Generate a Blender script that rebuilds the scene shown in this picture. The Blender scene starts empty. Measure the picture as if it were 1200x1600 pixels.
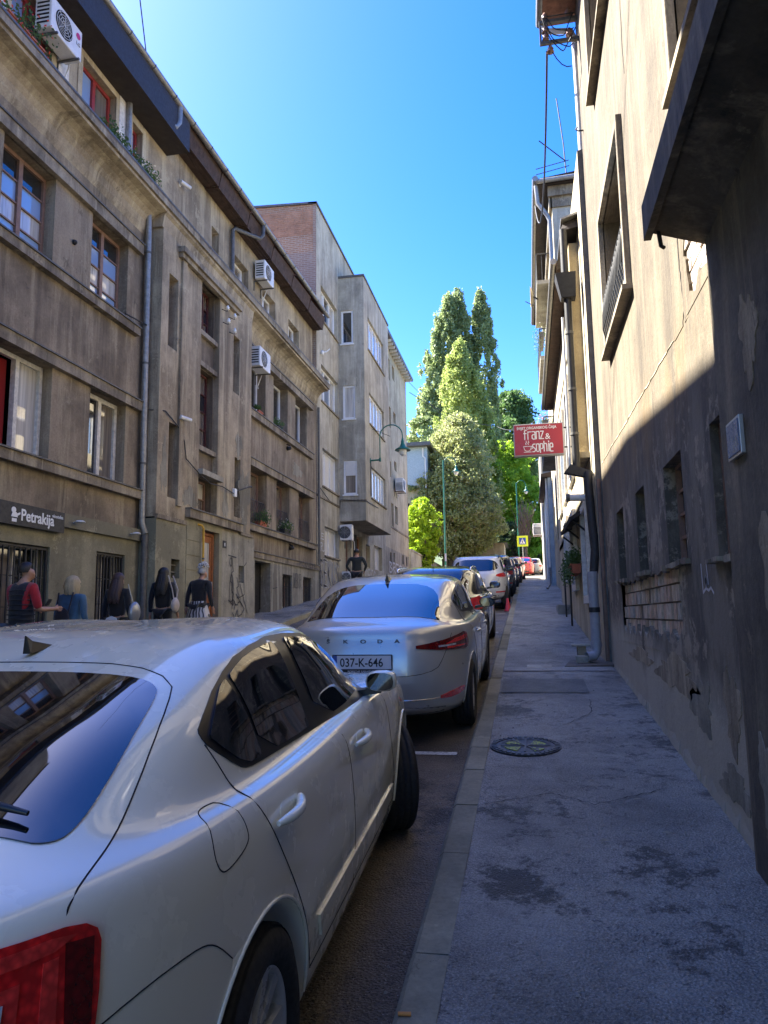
import bpy, bmesh, math, random
import numpy as np
from mathutils import Vector, Matrix
from mathutils.bvhtree import BVHTree
from mathutils.geometry import delaunay_2d_cdt
random.seed(7); rng = np.random.default_rng(7)
scn = bpy.context.scene
C = scn.collection
R = math.radians

# ---------------------------------------------------------------- camera
cam = bpy.data.cameras.new('camera'); cam_o = bpy.data.objects.new('camera', cam); C.objects.link(cam_o)
cam.sensor_fit = 'VERTICAL'; cam.sensor_height = 36; cam.sensor_width = 27; cam.lens = 26.0
cam.clip_start = 0.05; cam.clip_end = 3000
yaw, pit, rol = R(10.844), R(8.059), R(-0.9)
fw = Vector((-math.sin(yaw)*math.cos(pit), math.cos(yaw)*math.cos(pit), math.sin(pit)))
rt = Vector((math.cos(yaw), math.sin(yaw), 0)); up = rt.cross(fw)
r2 = rt*math.cos(rol)+up*math.sin(rol); u2 = -rt*math.sin(rol)+up*math.cos(rol)
M3 = Matrix((r2, u2, -fw)).transposed()
cam_o.matrix_world = Matrix.Translation((0, 0, 1.6)) @ M3.to_4x4()
scn.camera = cam_o

# ---------------------------------------------------------------- light
SUN_EL = 47.5; SUN_K = 0.30            # elevation, forward component
sd = Vector((-1, SUN_K, 0)).normalized()*math.cos(R(SUN_EL)) + Vector((0, 0, math.sin(R(SUN_EL))))
w = bpy.data.worlds.new('World'); scn.world = w; w.use_nodes = True
nt = w.node_tree; nt.nodes.clear()
sky = nt.nodes.new('ShaderNodeTexSky'); sky.sky_type = 'NISHITA'; sky.sun_disc = False
sky.sun_elevation = R(SUN_EL); sky.sun_rotation = math.atan2(sd.x, sd.y)
sky.altitude = 500; sky.air_density = 1.0; sky.dust_density = 1.0; sky.ozone_density = 1.6
bg = nt.nodes.new('ShaderNodeBackground'); bg.inputs[1].default_value = 0.090
wo = nt.nodes.new('ShaderNodeOutputWorld')
hs = nt.nodes.new('ShaderNodeHueSaturation'); hs.inputs['Saturation'].default_value = 1.48; hs.inputs['Hue'].default_value = .520
nt.links.new(sky.outputs[0], hs.inputs['Color']); nt.links.new(hs.outputs[0], bg.inputs[0]); nt.links.new(bg.outputs[0], wo.inputs[0])
sl = bpy.data.lights.new('sun', 'SUN'); sl.energy = 5.0; sl.angle = R(0.5); sl.color = (1, .95, .86)
so = bpy.data.objects.new('sun', sl); C.objects.link(so)
so.rotation_euler = sd.to_track_quat('Z', 'Y').to_euler()
scn.view_settings.view_transform = 'Standard'; scn.view_settings.look = 'None'
scn.view_settings.exposure = 2.66; scn.view_settings.gamma = 1
scn.view_settings.use_curve_mapping = False

# ---------------------------------------------------------------- tags
def tag(o, label=None, cat=None, group=None, kind=None):
    if label: o['label'] = label
    if cat: o['category'] = cat
    if group: o['group'] = group
    if kind: o['kind'] = kind
    return o
def thing(name, loc, label, cat, group=None, rz=0):
    o = bpy.data.objects.new(name, None); C.objects.link(o)
    o.location = loc; o.rotation_euler = (0, 0, rz); o.empty_display_size = .2
    return tag(o, label, cat, group)
def adopt(o, parent, keep=True):
    # mesh data written in world coordinates keeps its place under a moved parent
    o.parent = parent
    if keep:
        m = Matrix.Identity(4); p = parent
        ch = []
        while p is not None: ch.append(p); p = p.parent
        for p in reversed(ch):
            m = m @ p.matrix_parent_inverse @ Matrix.LocRotScale(p.location, p.rotation_euler, p.scale)
        o.matrix_parent_inverse = m.inverted()
def copy_tree(o, parent=None):
    c = o.copy(); C.objects.link(c)
    if parent is not None: c.parent = parent
    for ch in o.children: copy_tree(ch, c)
    return c

class MB:
    def __init__(s): s.v = []; s.f = []; s.m = []; s.sm = []
    def add(s, vs, fs, mi=0, smooth=False):
        n = len(s.v); s.v += [tuple(p) for p in vs]
        for f in fs: s.f.append(tuple(i+n for i in f)); s.m.append(mi); s.sm.append(smooth)
        return s
    def quad(s, a, b, c, d, mi=0): return s.add([a, b, c, d], [(0, 1, 2, 3)], mi)
    def hexa(s, p, mi=0):
        return s.add(p, [(0, 3, 2, 1), (4, 5, 6, 7), (0, 1, 5, 4), (1, 2, 6, 5), (2, 3, 7, 6), (3, 0, 4, 7)], mi)
    def box(s, x0, x1, y0, y1, z0, z1, mi=0):
        return s.hexa([(x0, y0, z0), (x1, y0, z0), (x1, y1, z0), (x0, y1, z0), (x0, y0, z1), (x1, y0, z1), (x1, y1, z1), (x0, y1, z1)], mi)
    def fbox(s, F, u0, u1, v0, v1, d0, d1, mi=0):
        return s.hexa([F(u0, v0, d0), F(u1, v0, d0), F(u1, v1, d0), F(u0, v1, d0), F(u0, v0, d1), F(u1, v0, d1), F(u1, v1, d1), F(u0, v1, d1)], mi)
    def tube(s, pts, r, n=8, mi=0, cap=True):
        pts = [Vector(p) for p in pts]; rs = r if isinstance(r, (list, tuple)) else [r]*len(pts)
        rings = []; a = None
        for i, p in enumerate(pts):
            d = (pts[min(i+1, len(pts)-1)]-pts[max(i-1, 0)])
            if d.length < 1e-9: d = Vector((0, 0, 1))
            d.normalize()
            if a is None:
                a = d.orthogonal().normalized()
            else:
                a = (a-d*a.dot(d))
                a = a.normalized() if a.length > 1e-6 else d.orthogonal().normalized()
            b = d.cross(a)
            rings.append([p+(a*math.cos(2*math.pi*k/n)+b*math.sin(2*math.pi*k/n))*rs[i] for k in range(n)])
        vs = [q for r_ in rings for q in r_]; fs = []
        for i in range(len(pts)-1):
            for k in range(n): fs.append((i*n+k, i*n+(k+1) % n, (i+1)*n+(k+1) % n, (i+1)*n+k))
        s.add(vs, fs, mi, True)
        if cap:
            s.add(rings[0], [tuple(range(n))], mi); s.add(rings[-1], [tuple(reversed(range(n)))], mi)
        return s
    def lathe(s, prof, c, axis='z', n=24, mi=0):
        c = Vector(c); vs = []; fs = []
        for r_, h in prof:
            for k in range(n):
                a = 2*math.pi*k/n; x, y = r_*math.cos(a), r_*math.sin(a)
                p = {'z': (x, y, h), 'x': (h, x, y), 'y': (y, h, x)}[axis]
                vs.append(c+Vector(p))
        for i in range(len(prof)-1):
            for k in range(n): fs.append((i*n+k, i*n+(k+1) % n, (i+1)*n+(k+1) % n, (i+1)*n+k))
        return s.add(vs, fs, mi, True)
    def prism(s, poly, fn, d0, d1, mi=0):
        n = len(poly)
        a = [fn(u, v, d0) for u, v in poly]; b = [fn(u, v, d1) for u, v in poly]
        s.add(a+b, [tuple(range(n)), tuple(range(2*n-1, n-1, -1))]+[(i, (i+1) % n, n+(i+1) % n, n+i) for i in range(n)], mi)
        return s
    def build(s, name, mats, parent=None, keep=True, bevel=0):
        me = bpy.data.meshes.new(name); me.from_pydata(s.v, [], s.f)
        if not isinstance(mats, (list, tuple)): mats = [mats]
        for m in mats: me.materials.append(m)
        if len(mats) > 1: me.polygons.foreach_set('material_index', s.m)
        me.polygons.foreach_set('use_smooth', s.sm)
        me.update()
        o = bpy.data.objects.new(name, me); C.objects.link(o)
        if bevel:
            b = o.modifiers.new('bevel', 'BEVEL'); b.width = bevel; b.segments = 2; b.limit_method = 'ANGLE'
        if parent is not None: adopt(o, parent, keep)
        return o
def FL(c): return lambda u, v, d=0: (c+d, u, v)      # facade facing +X, u = y
def FR(c): return lambda u, v, d=0: (c-d, u, v)      # facade facing -X
def FF(c): return lambda u, v, d=0: (u, c-d, v)      # facade facing -Y, u = x

# ---------------------------------------------------------------- materials
class NT:
    def __init__(s, name):
        s.mat = bpy.data.materials.new(name); s.mat.use_nodes = True
        s.t = s.mat.node_tree; s.b = s.t.nodes['Principled BSDF']
        s.tc = s.t.nodes.new('ShaderNodeTexCoord')
    def n(s, ty, **k):
        x = s.t.nodes.new(ty)
        for a, b in k.items(): setattr(x, a, b)
        return x
    def l(s, a, b): s.t.links.new(a, b)
    def map(s, scale=(1, 1, 1), rot=(0, 0, 0), src='Object'):
        m = s.n('ShaderNodeMapping'); m.inputs['Scale'].default_value = scale; m.inputs['Rotation'].default_value = rot
        s.l(s.tc.outputs[src], m.inputs[0]); return m.outputs[0]
    def noise(s, sc, det=4, vec=None, rough=.6, dist=0):
        x = s.n('ShaderNodeTexNoise'); x.inputs['Scale'].default_value = sc; x.inputs['Detail'].default_value = det
        x.inputs['Roughness'].default_value = rough; x.inputs['Distortion'].default_value = dist
        s.l(vec if vec is not None else s.tc.outputs['Object'], x.inputs['Vector']); return x.outputs['Fac']
    def ramp(s, f, a, b, lo=0., hi=1.):
        x = s.n('ShaderNodeMapRange'); x.inputs[1].default_value = a; x.inputs[2].default_value = b
        x.inputs[3].default_value = lo; x.inputs[4].default_value = hi; x.clamp = True
        s.l(f, x.inputs[0]); return x.outputs[0]
    def mix(s, f, a, b, mode='MIX'):
        x = s.n('ShaderNodeMix', data_type='RGBA', blend_type=mode)
        if isinstance(f, (int, float)): x.inputs[0].default_value = f
        else: s.l(f, x.inputs[0])
        for i, q in ((6, a), (7, b)):
            if isinstance(q, (tuple, list)): x.inputs[i].default_value = (*q[:3], 1)
            else: s.l(q, x.inputs[i])
        return x.outputs[2]
    def math(s, op, a, b=0.):
        x = s.n('ShaderNodeMath', operation=op)
        for i, q in ((0, a), (1, b)):
            if isinstance(q, (int, float)): x.inputs[i].default_value = q
            else: s.l(q, x.inputs[i])
        return x.outputs[0]
    def sep(s, src='Object'):
        x = s.n('ShaderNodeSeparateXYZ'); s.l(s.tc.outputs[src], x.inputs[0]); return x.outputs
    def bump(s, h, st=.3, dist=.01, prev=None):
        x = s.n('ShaderNodeBump'); x.inputs['Strength'].default_value = st; x.inputs['Distance'].default_value = dist
        s.l(h, x.inputs['Height'])
        if prev is not None: s.l(prev, x.inputs['Normal'])
        s.l(x.outputs[0], s.b.inputs['Normal']); return x.outputs[0]
    def col(s, c):
        if isinstance(c, (tuple, list)): s.b.inputs['Base Color'].default_value = (*c[:3], 1)
        else: s.l(c, s.b.inputs['Base Color'])
        return s
    def set(s, **k):
        for a, b in k.items():
            i = s.b.inputs[a.replace('_', ' ')]
            if hasattr(b, 'is_linked') or hasattr(b, 'links'): s.l(b, i)
            else: i.default_value = b
        return s
K_ALB = 1.2
def plaster(name, c1, c2, stain, amt=.7, light=None, bump=.5, streak=1., extra=None, K_ALB=1.3):
    m = NT(name)
    wm = lambda c: (c[0]*1.0, c[1]*1.0, c[2]*.90)
    c1 = wm(tuple(q*.86*K_ALB for q in c1)); c2 = wm(tuple(q*1.14*K_ALB for q in c2)); stain = wm(tuple(q*1.0 for q in stain)); light = wm(light) if light else None
    big = m.ramp(m.noise(.55, 6, rough=.7), .42, .58)
    col = m.mix(big, c1, c2)
    sv = m.map((2.2, 2.2, .16*streak))
    st = m.ramp(m.noise(1.0, 7, sv, .7, .2), .47, .66)
    mid = m.ramp(m.noise(2.3, 8, rough=.75), .42, .68)
    col = m.mix(m.math('MULTIPLY', st, amt), col, stain)
    col = m.mix(m.math('MULTIPLY', mid, amt*.45), col, stain)
    if light:
        lv = m.map((3.1, 3.1, .3*streak))
        lt = m.ramp(m.noise(1.3, 6, lv, .7, .5), .50, .68)
        col = m.mix(m.math('MULTIPLY', lt, .75), col, tuple(q*1.1*K_ALB for q in light))
    chip = m.ramp(m.noise(1.9, 12, rough=.82), .585, .60)
    col = m.mix(m.math('MULTIPLY', chip, .55), col, tuple(min(1, q*1.25) for q in (light or c2)))
    chip2 = m.ramp(m.noise(2.6, 12, m.map((1.3, 1.2, .8), (0, 0, 1)), .82), .60, .612)
    col = m.mix(m.math('MULTIPLY', chip2, .5), col, tuple(q*.7 for q in stain))
    fine = m.noise(38, 5, rough=.7)
    col = m.mix(m.ramp(fine, .3, .75, 0, .38), col, tuple(q*.45 for q in stain))
    if extra: col = extra(m, col)
    m.col(col); m.set(Roughness=.93)
    h = m.math('ADD', m.math('MULTIPLY', fine, .5), m.math('MULTIPLY', m.noise(7, 6, rough=.65), 1.))
    m.bump(h, bump, .012)
    return m.mat
def simple(name, c, rough=.6, metal=0, noise=.0, coat=0, bump=0, nsc=12, spec=.5):
    m = NT(name)
    if noise:
        f = m.ramp(m.noise(nsc, 6, rough=.7), .3, .72)
        m.col(m.mix(f, tuple(q*(1+noise*.5) for q in c), tuple(q*(1-noise) for q in c)))
        m.set(Roughness=m.ramp(m.noise(nsc*1.7, 4), .3, .7, max(rough-.12, .02), min(rough+.12, 1)))
    else: m.col(c); m.set(Roughness=rough)
    m.set(Metallic=metal, Coat_Weight=coat, Specular_IOR_Level=spec)
    if bump: m.bump(m.noise(nsc*3, 5), bump, .01)
    return m.mat
MT = {}
MT['brown'] = plaster('brown_plaster', (.165, .128, .094), (.225, .178, .134), (.070, .055, .042), .6, (.31, .26, .19))
MT['brown_dk'] = plaster('dark_brown_plaster', (.11, .086, .068), (.155, .122, .095), (.05, .04, .033), .6, (.22, .18, .13))
MT['tan'] = plaster('tan_streaked_plaster', (.25, .20, .145), (.33, .27, .20), (.095, .074, .056), .72, (.43, .37, .27), streak=.8)
MT['mould'] = plaster('moulding_plaster', (.17, .137, .108), (.25, .21, .165), (.06, .05, .042), .7, (.36, .31, .24), streak=2.)
MT['plinth'] = plaster('grey_green_plinth', (.19, .175, .125), (.235, .215, .155), (.12, .105, .078), .35, None, .3)
MT['plinth2'] = plaster('worn_concrete_plinth', (.20, .185, .16), (.27, .25, .215), (.10, .088, .075), .6, (.36, .34, .3))
MT['grey'] = plaster('grey_plaster', (.30, .275, .235), (.37, .34, .295), (.185, .165, .14), .6, (.44, .41, .36), .35)
MT['grey_dk'] = plaster('dirty_grey_plaster', (.22, .195, .165), (.3, .27, .23), (.11, .095, .08), .7, (.36, .33, .28), .4)
MT['beige'] = plaster('pale_tan_plaster', (.34, .29, .215), (.40, .345, .26), (.19, .15, .11), .55, (.48, .43, .33), .35)
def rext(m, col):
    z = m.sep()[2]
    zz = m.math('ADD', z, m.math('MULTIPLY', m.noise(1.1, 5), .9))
    # darker grey base coat below the crack, ochre run-off just under it
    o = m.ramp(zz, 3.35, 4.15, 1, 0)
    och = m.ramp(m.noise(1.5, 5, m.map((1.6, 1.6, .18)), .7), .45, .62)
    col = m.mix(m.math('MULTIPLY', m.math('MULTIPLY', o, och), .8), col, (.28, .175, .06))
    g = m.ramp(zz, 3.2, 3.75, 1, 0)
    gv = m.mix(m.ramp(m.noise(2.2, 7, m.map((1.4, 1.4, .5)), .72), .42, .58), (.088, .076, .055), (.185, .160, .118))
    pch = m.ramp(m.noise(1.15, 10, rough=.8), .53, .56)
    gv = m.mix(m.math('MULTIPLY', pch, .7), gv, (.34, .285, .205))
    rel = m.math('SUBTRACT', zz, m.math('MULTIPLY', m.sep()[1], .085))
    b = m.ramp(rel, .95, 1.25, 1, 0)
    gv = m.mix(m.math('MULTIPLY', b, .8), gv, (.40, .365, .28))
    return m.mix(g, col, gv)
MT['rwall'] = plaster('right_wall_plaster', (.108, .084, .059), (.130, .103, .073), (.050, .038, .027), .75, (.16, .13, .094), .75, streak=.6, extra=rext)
MT['rdark'] = plaster('dark_plaster', (.075, .062, .046), (.125, .105, .078), (.03, .026, .02), .6, (.24, .19, .135), .6)  # darker plaster for the near pilaster and balcony
MT['concrete'] = plaster('concrete', (.30, .28, .25), (.36, .34, .30), (.16, .145, .13), .5, None, .4)
MT['stone'] = plaster('kerb_stone', (.21, .19, .14), (.26, .235, .175), (.11, .10, .075), .4, None, .5)
MT['void'] = simple('dark_interior', (.012, .011, .01), .9)
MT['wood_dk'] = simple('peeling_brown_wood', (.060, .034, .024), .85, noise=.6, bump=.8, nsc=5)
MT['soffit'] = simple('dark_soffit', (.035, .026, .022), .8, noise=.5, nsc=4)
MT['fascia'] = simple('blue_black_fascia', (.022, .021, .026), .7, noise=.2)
MT['zinc'] = simple('zinc_gutter', (.30, .295, .28), .5, metal=.5, noise=.35)
MT['zinc_dk'] = simple('weathered_zinc', (.13, .125, .115), .6, metal=.3, noise=.4)
MT['iron'] = simple('dark_iron', (.025, .024, .024), .6, noise=.4)
MT['pvc'] = simple('white_pvc', (.75, .75, .73), .35, noise=.1)
MT['wwood'] = simple('old_white_wood', (.66, .63, .56), .6, noise=.35)
MT['redwood'] = simple('red_painted_wood', (.28, .03, .025), .45, noise=.3)
MT['brownwood'] = simple('brown_window_wood', (.24, .14, .095), .6, noise=.3)
MT['darkredwood'] = simple('dark_red_wood', (.085, .022, .02), .5, noise=.3)
MT['doorwood'] = simple('reddish_door_wood', (.30, .105, .035), .4, noise=.35)
MT['whitemetal'] = simple('white_painted_metal', (.68, .67, .64), .4, noise=.15)
MT['black'] = simple('black_plastic', (.018, .018, .02), .45, noise=.2)
MT['yellow'] = simple('yellow_gas_pipe', (.60, .34, .03), .5, noise=.3)
MT['greenmetal'] = simple('green_lamp_paint', (.01, .13, .085), .35, noise=.2)
MT['lampglass'] = simple('milky_lamp_glass', (.72, .72, .66), .25)
MT['tilered'] = simple('roof_tile', (.22, .10, .065), .85, noise=.5)
MT['terracotta'] = simple('terracotta', (.42, .12, .06), .8, noise=.3)
MT['white'] = simple('white_paint', (.8, .8, .78), .5)
MT['graff'] = simple('black_graffiti_paint', (.03, .03, .035), .6)
MT['graffw'] = simple('white_graffiti_paint', (.55, .55, .55), .6)
MT['alu'] = simple('bare_aluminium', (.5, .5, .5), .35, metal=.9)
def glassmat(name, c, rough=.03, cur=None):
    m = NT(name)
    if cur:   # net curtain folds close behind the pane
        v = m.map((9, 9, .3)); f = m.ramp(m.noise(2, 4, v, .6), .35, .65)
        m.col(m.mix(f, cur, tuple(q*.55 for q in cur)))
    else: m.col(c)
    m.set(Roughness=rough, Coat_Weight=1., Coat_Roughness=.01, Specular_IOR_Level=.8)
    m.bump(m.noise(1.3, 2), .08, .02)
    return m.mat
MT['glass'] = glassmat('window_glass', (.018, .02, .022))
MT['glass2'] = glassmat('window_glass_curtain', None, cur=(.66, .63, .57))
MT['glass3'] = glassmat('window_glass_dim_room', None, cur=(.20, .17, .14))
MT['glass4'] = glassmat('window_glass_painted_sky', (.24, .36, .58))  # blue base colour stands in for reflected sky
MT['blind'] = simple('white_roller_blind', (.62, .60, .55), .6, noise=.1)

# brick by brick helper: thin boxes over a mortar sheet, each an own object
def bricks(parent, F, u0, u1, v0, v1, bw, bh, mat, keepfn=None, proud=.012, jitter=.004, name='brick'):
    proto = None; rows = int((v1-v0)/bh); n = 0
    for r_ in range(rows):
        off = (bw/2 if r_ % 2 else 0)
        u = u0-off
        while u < u1-.01:
            a, b = max(u, u0), min(u+bw-.014, u1); u += bw
            if b-a < .03: continue
            vv = v0+r_*bh
            if keepfn and not keepfn((a+b)/2, vv+bh/2): continue
            d = proud+random.uniform(-jitter, jitter)
            MB().fbox(F, a, b, vv, vv+bh-.014, -.02, d).build(name, mat, parent); n += 1
    return n
def text(s, size, mat, parent, M, name='lettering', depth=.003, keep=True, bold=0, sx=1):
    cu = bpy.data.curves.new(name, 'FONT'); cu.body = s; cu.size = size; cu.extrude = depth; cu.offset = bold
    cu.resolution_u = 3
    t = bpy.data.objects.new(name, cu); C.objects.link(t)
    me = bpy.data.meshes.new_from_object(t.evaluated_get(bpy.context.evaluated_depsgraph_get()))
    bpy.data.objects.remove(t); me.name = name
    me.transform(M @ Matrix.Diagonal((sx, 1, 1, 1))); me.materials.clear(); me.materials.append(mat)
    o = bpy.data.objects.new(name, me); C.objects.link(o)
    if parent is not None: adopt(o, parent, keep)
    return o
def TM(kind, p):
    X, Y, Z = {'L': ((0, 1, 0), (0, 0, 1), (1, 0, 0)), 'F': ((1, 0, 0), (0, 0, 1), (0, -1, 0)), 'R': ((0, -1, 0), (0, 0, 1), (-1, 0, 0))}[kind]
    return Matrix.Translation(p) @ Matrix((X, Y, Z)).transposed().to_4x4()

# ---------------------------------------------------------------- ground
GY = [-30, 0, 12, 24, 36, 46, 56, 66, 80, 110, 160]; GZ = [-2.5, 0, 1.02, 2.0, 2.98, 3.78, 4.5, 4.95, 5.2, 5.35, 5.4]
def gz(y):                                     # pavement level on the right
    return float(np.interp(y, GY, GZ)) if y > 13 or y < -1 else .085*y
def gr(x, y):                                  # road level, slight crossfall up to the left
    return gz(y)-float(np.interp(y, (4, 7), (.055, .11)))-.10*max(0, min(1, (-3-x)/3))*max(0, min(1, (20-y)/6))+max(0, min(1, (-3-x)/4))*.06*min(1, max(0, (y-14)/12))*3
def glf(y): return gr(-7, y)+.10
def sheet(name, x0, x1, y0, y1, fz, mat, dx=1., dy=1., jit=0):
    m = MB(); xs = np.linspace(x0, x1, max(2, int(abs(x1-x0)/dx)+1)); ys = np.linspace(y0, y1, max(2, int((y1-y0)/dy)+1))
    vs = [(x, y, fz(x, y)+(random.uniform(-jit, jit) if jit else 0)) for y in ys for x in xs]; nx = len(xs)
    fs = [(j*nx+i, j*nx+i+1, (j+1)*nx+i+1, (j+1)*nx+i) for j in range(len(ys)-1) for i in range(nx-1)]
    m.add(vs, fs, 0, True); return tag(m.build(name, mat), kind='structure')
def asphalt(name, base, dark, worn, wet=.5, patch=.5):
    m = NT(name)
    vor = m.n('ShaderNodeTexVoronoi'); vor.inputs['Scale'].default_value = 75; m.l(m.tc.outputs['Object'], vor.inputs['Vector'])
    agg = m.noise(110, 3, rough=.8)
    col = m.mix(m.ramp(agg, .42, .60), dark, base)
    pits = m.ramp(m.noise(26, 6, rough=.8), .56, .62)
    pitm = m.ramp(m.noise(2.2, 5, rough=.7), .47, .56)
    col = m.mix(m.math('MULTIPLY', m.math('MULTIPLY', pits, pitm), .75), col, tuple(q*.3 for q in dark))
    col = m.mix(m.ramp(m.noise(1.4, 8, rough=.72, dist=.4), .40, .66, 0, .55), col, worn)
    st = m.ramp(m.noise(1.3, 14, rough=.86), .53, .565)
    st2 = m.ramp(m.noise(7, 12, rough=.88), .54, .58)
    damp = m.ramp(m.noise(.55, 5, rough=.6), .46, .60, 0, .5)
    s_ = m.math('MAXIMUM', m.math('MAXIMUM', m.math('MULTIPLY', st, patch), damp), m.math('MULTIPLY', st2, .7*patch))
    col = m.mix(s_, col, tuple(q*.35 for q in dark))
    chips = m.ramp(m.noise(120, 2), .665, .70)
    col = m.mix(m.math('MULTIPLY', chips, .8), col, (.55, .54, .52))
    m.col(col)
    m.set(Roughness=m.math('SUBTRACT', m.ramp(m.noise(2.5, 6, rough=.7), .3, .7, .42, .72), m.math('MULTIPLY', s_, .12)))
    h = m.math('ADD', m.math('MULTIPLY', vor.outputs['Distance'], 1.4), agg)
    b = m.bump(h, .9, .012); m.bump(m.noise(4, 6, rough=.7), .5, .03, b)
    return m.mat
MT['asphalt'] = asphalt('road_asphalt', (.22, .18, .135), (.085, .07, .055), (.26, .205, .14), patch=.95)
MT['paveasph'] = asphalt('pavement_asphalt', (.43, .40, .335), (.15, .141, .12), (.47, .44, .37), patch=.95)
sheet('ground', -160, 140, -40, 400, lambda x, y: gr(x, y)-.35+(max(0, y-160)*.02), simple('distant_ground', (.10, .10, .07), .9, noise=.4, nsc=.5), 12, 6)
def bend(y): return .00145*max(0, y-38)**2 if y < 80 else 2.56+(y-80)*.12
sheet('road', -6.0, 1.0, -12, 160, gr, MT['asphalt'], 1., .5)
sr_ = sheet('sidewalk_right', -.37, 1.6, -6, 90, lambda x, y: gz(y)+.004*math.sin(y*3+x*5), MT['paveasph'], .25, .25)
for v_ in sr_.data.vertices: v_.co.x += bend(v_.co.y)
sheet('sidewalk_left', -7.9, -6.12, -12, 70, lambda x, y: glf(y), MT['paveasph'], .9, .5)
def kerb(name, x0, x1, fz, y0, y1):
    k = thing(name, (x0, 0, 0), None, None); k['kind'] = 'structure'; y = y0
    while y < y1:
        L = random.choice((.62, .75, .8, .95, 1.0)) if y < 14 else (1.0 if y < 30 else 4.)
        a, b = y+.006, y+L-.006; e = random.uniform(-.004, .006); s_ = random.uniform(-.004, .004)
        c = .022
        z0, z1 = fz(a)+e, fz(b)+e; bd = bend if x0 > -2 else (lambda q: 0)
        poly = lambda z: [(x0+s_, z-.32), (x0+s_, z-c), (x0+s_+c, z), (x1, z), (x1, z-.32)]
        P = [(x+bd(a), a, z) for x, z in poly(z0)]+[(x+bd(b), b, z) for x, z in poly(z1)]
        MB().add(P, [(0, 1, 2, 3, 4), (9, 8, 7, 6, 5)]+[(i, (i+1) % 5, 5+(i+1) % 5, 5+i) for i in range(5)]).build('kerb_stone', MT['stone'], k)
        y += L
    MB().add([(x0+.01, y0, fz(y0)-.02), (x1, y0, fz(y0)-.02)], []).v
    return k
kerb('kerb_right', -.52, -.365, lambda y: gz(y)+.006, -4, 60)
kerb('kerb_left', -6.13, -5.97, lambda y: glf(y)+.004, 6, 50)
# bay markings across the parking lane
def mark(y, x0=-.95, x1=-.60, w=.10, name='bay_marking'):
    m = MB(); n = 4
    for i in range(n):
        a, b = x0+(x1-x0)*i/n, x0+(x1-x0)*(i+1)/n
        m.quad((a, y, gr(a, y)+.006), (b, y, gr(b, y)+.006), (b, y+w, gr(b, y+w)+.006), (a, y+w, gr(a, y+w)+.006))
    o = m.build(name, MT['linepaint']); return tag(o, kind='structure')
m_ = NT('worn_line_paint'); m_.col(m_.mix(m_.ramp(m_.noise(30, 6, rough=.8), .5, .62), (.55, .55, .52), (.09, .09, .085))); m_.set(Roughness=.8); MT['linepaint'] = m_.mat
sheet('repair_strip', -.355, 1.06, 10.1, 10.42, lambda x, y: gz(y)+.009, MT['concrete'] if False else asphalt('pale_repair_asphalt', (.50, .47, .40), (.22, .21, .18), (.52, .49, .42), patch=.5), .25, .16)
sheet('repair_patch', -.34, .62, 8.6, 9.5, lambda x, y: gz(y)+.008, asphalt('dark_repair_asphalt', (.22, .21, .18), (.09, .085, .075), (.25, .24, .20), patch=.4), .25, .2)
def surface_crack(pts, name='pavement_crack'):
    m = MB(); Q = []; rc = random.Random(int(pts[0][1]*100))
    for i in range(len(pts)-1):
        for k in range(12): t_ = k/12; Q.append((pts[i][0]+(pts[i+1][0]-pts[i][0])*t_+rc.uniform(-.012, .012), pts[i][1]+(pts[i+1][1]-pts[i][1])*t_+rc.uniform(-.008, .008)))
    for i in range(len(Q)-1):
        (a, b), (c, d) = Q[i], Q[i+1]; w_ = rc.uniform(.002, .005); L = math.hypot(c-a, d-b) or 1; nx, ny = -(d-b)/L*w_, (c-a)/L*w_
        m.quad((a+nx, b+ny, gz(b)+.0075), (c+nx, d+ny, gz(d)+.0075), (c-nx, d-ny, gz(d)+.0075), (a-nx, b-ny, gz(b)+.0075))
    return tag(m.build(name, MT['void']), kind='structure')
surface_crack([(-.33, 4.9), (.1, 5.15), (.35, 4.95), (.9, 5.35)]); surface_crack([(.3, 7.1), (.55, 7.6), (.6, 8.3)])
for yy in (6.38, 11.1, 15.9, 20.7): mark(yy, -2.6, -.64)
# ---------------------------------------------------------------- facade kit
def fwall(name, parent, F, u0, u1, v0, v1, holes, depth, mat, back=False):
    us = sorted({u0, u1, *[h[0] for h in holes], *[h[1] for h in holes]}); us = [u for u in us if u0 <= u <= u1]
    vs = sorted({v0, v1, *[h[2] for h in holes], *[h[3] for h in holes]}); vs = [v for v in vs if v0 <= v <= v1]
    m = MB()
    for i in range(len(us)-1):
        for j in range(len(vs)-1):
            cu, cv = (us[i]+us[i+1])/2, (vs[j]+vs[j+1])/2
            if any(h[0] < cu < h[1] and h[2] < cv < h[3] for h in holes): continue
            m.quad(F(us[i], vs[j]), F(us[i+1], vs[j]), F(us[i+1], vs[j+1]), F(us[i], vs[j+1]))
    for h in holes:
        a, b, c, d = h[:4]; dp = -(h[4] if len(h) > 4 else depth)
        m.quad(F(a, c), F(a, d), F(a, d, dp), F(a, c, dp)); m.quad(F(b, c), F(b, c, dp), F(b, d, dp), F(b, d))
        m.quad(F(a, c), F(a, c, dp), F(b, c, dp), F(b, c)); m.quad(F(a, d), F(b, d), F(b, d, dp), F(a, d, dp))
    return m.build(name, mat, parent)
GL = ['glass', 'glass2', 'glass', 'glass3', 'glass4']
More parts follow.
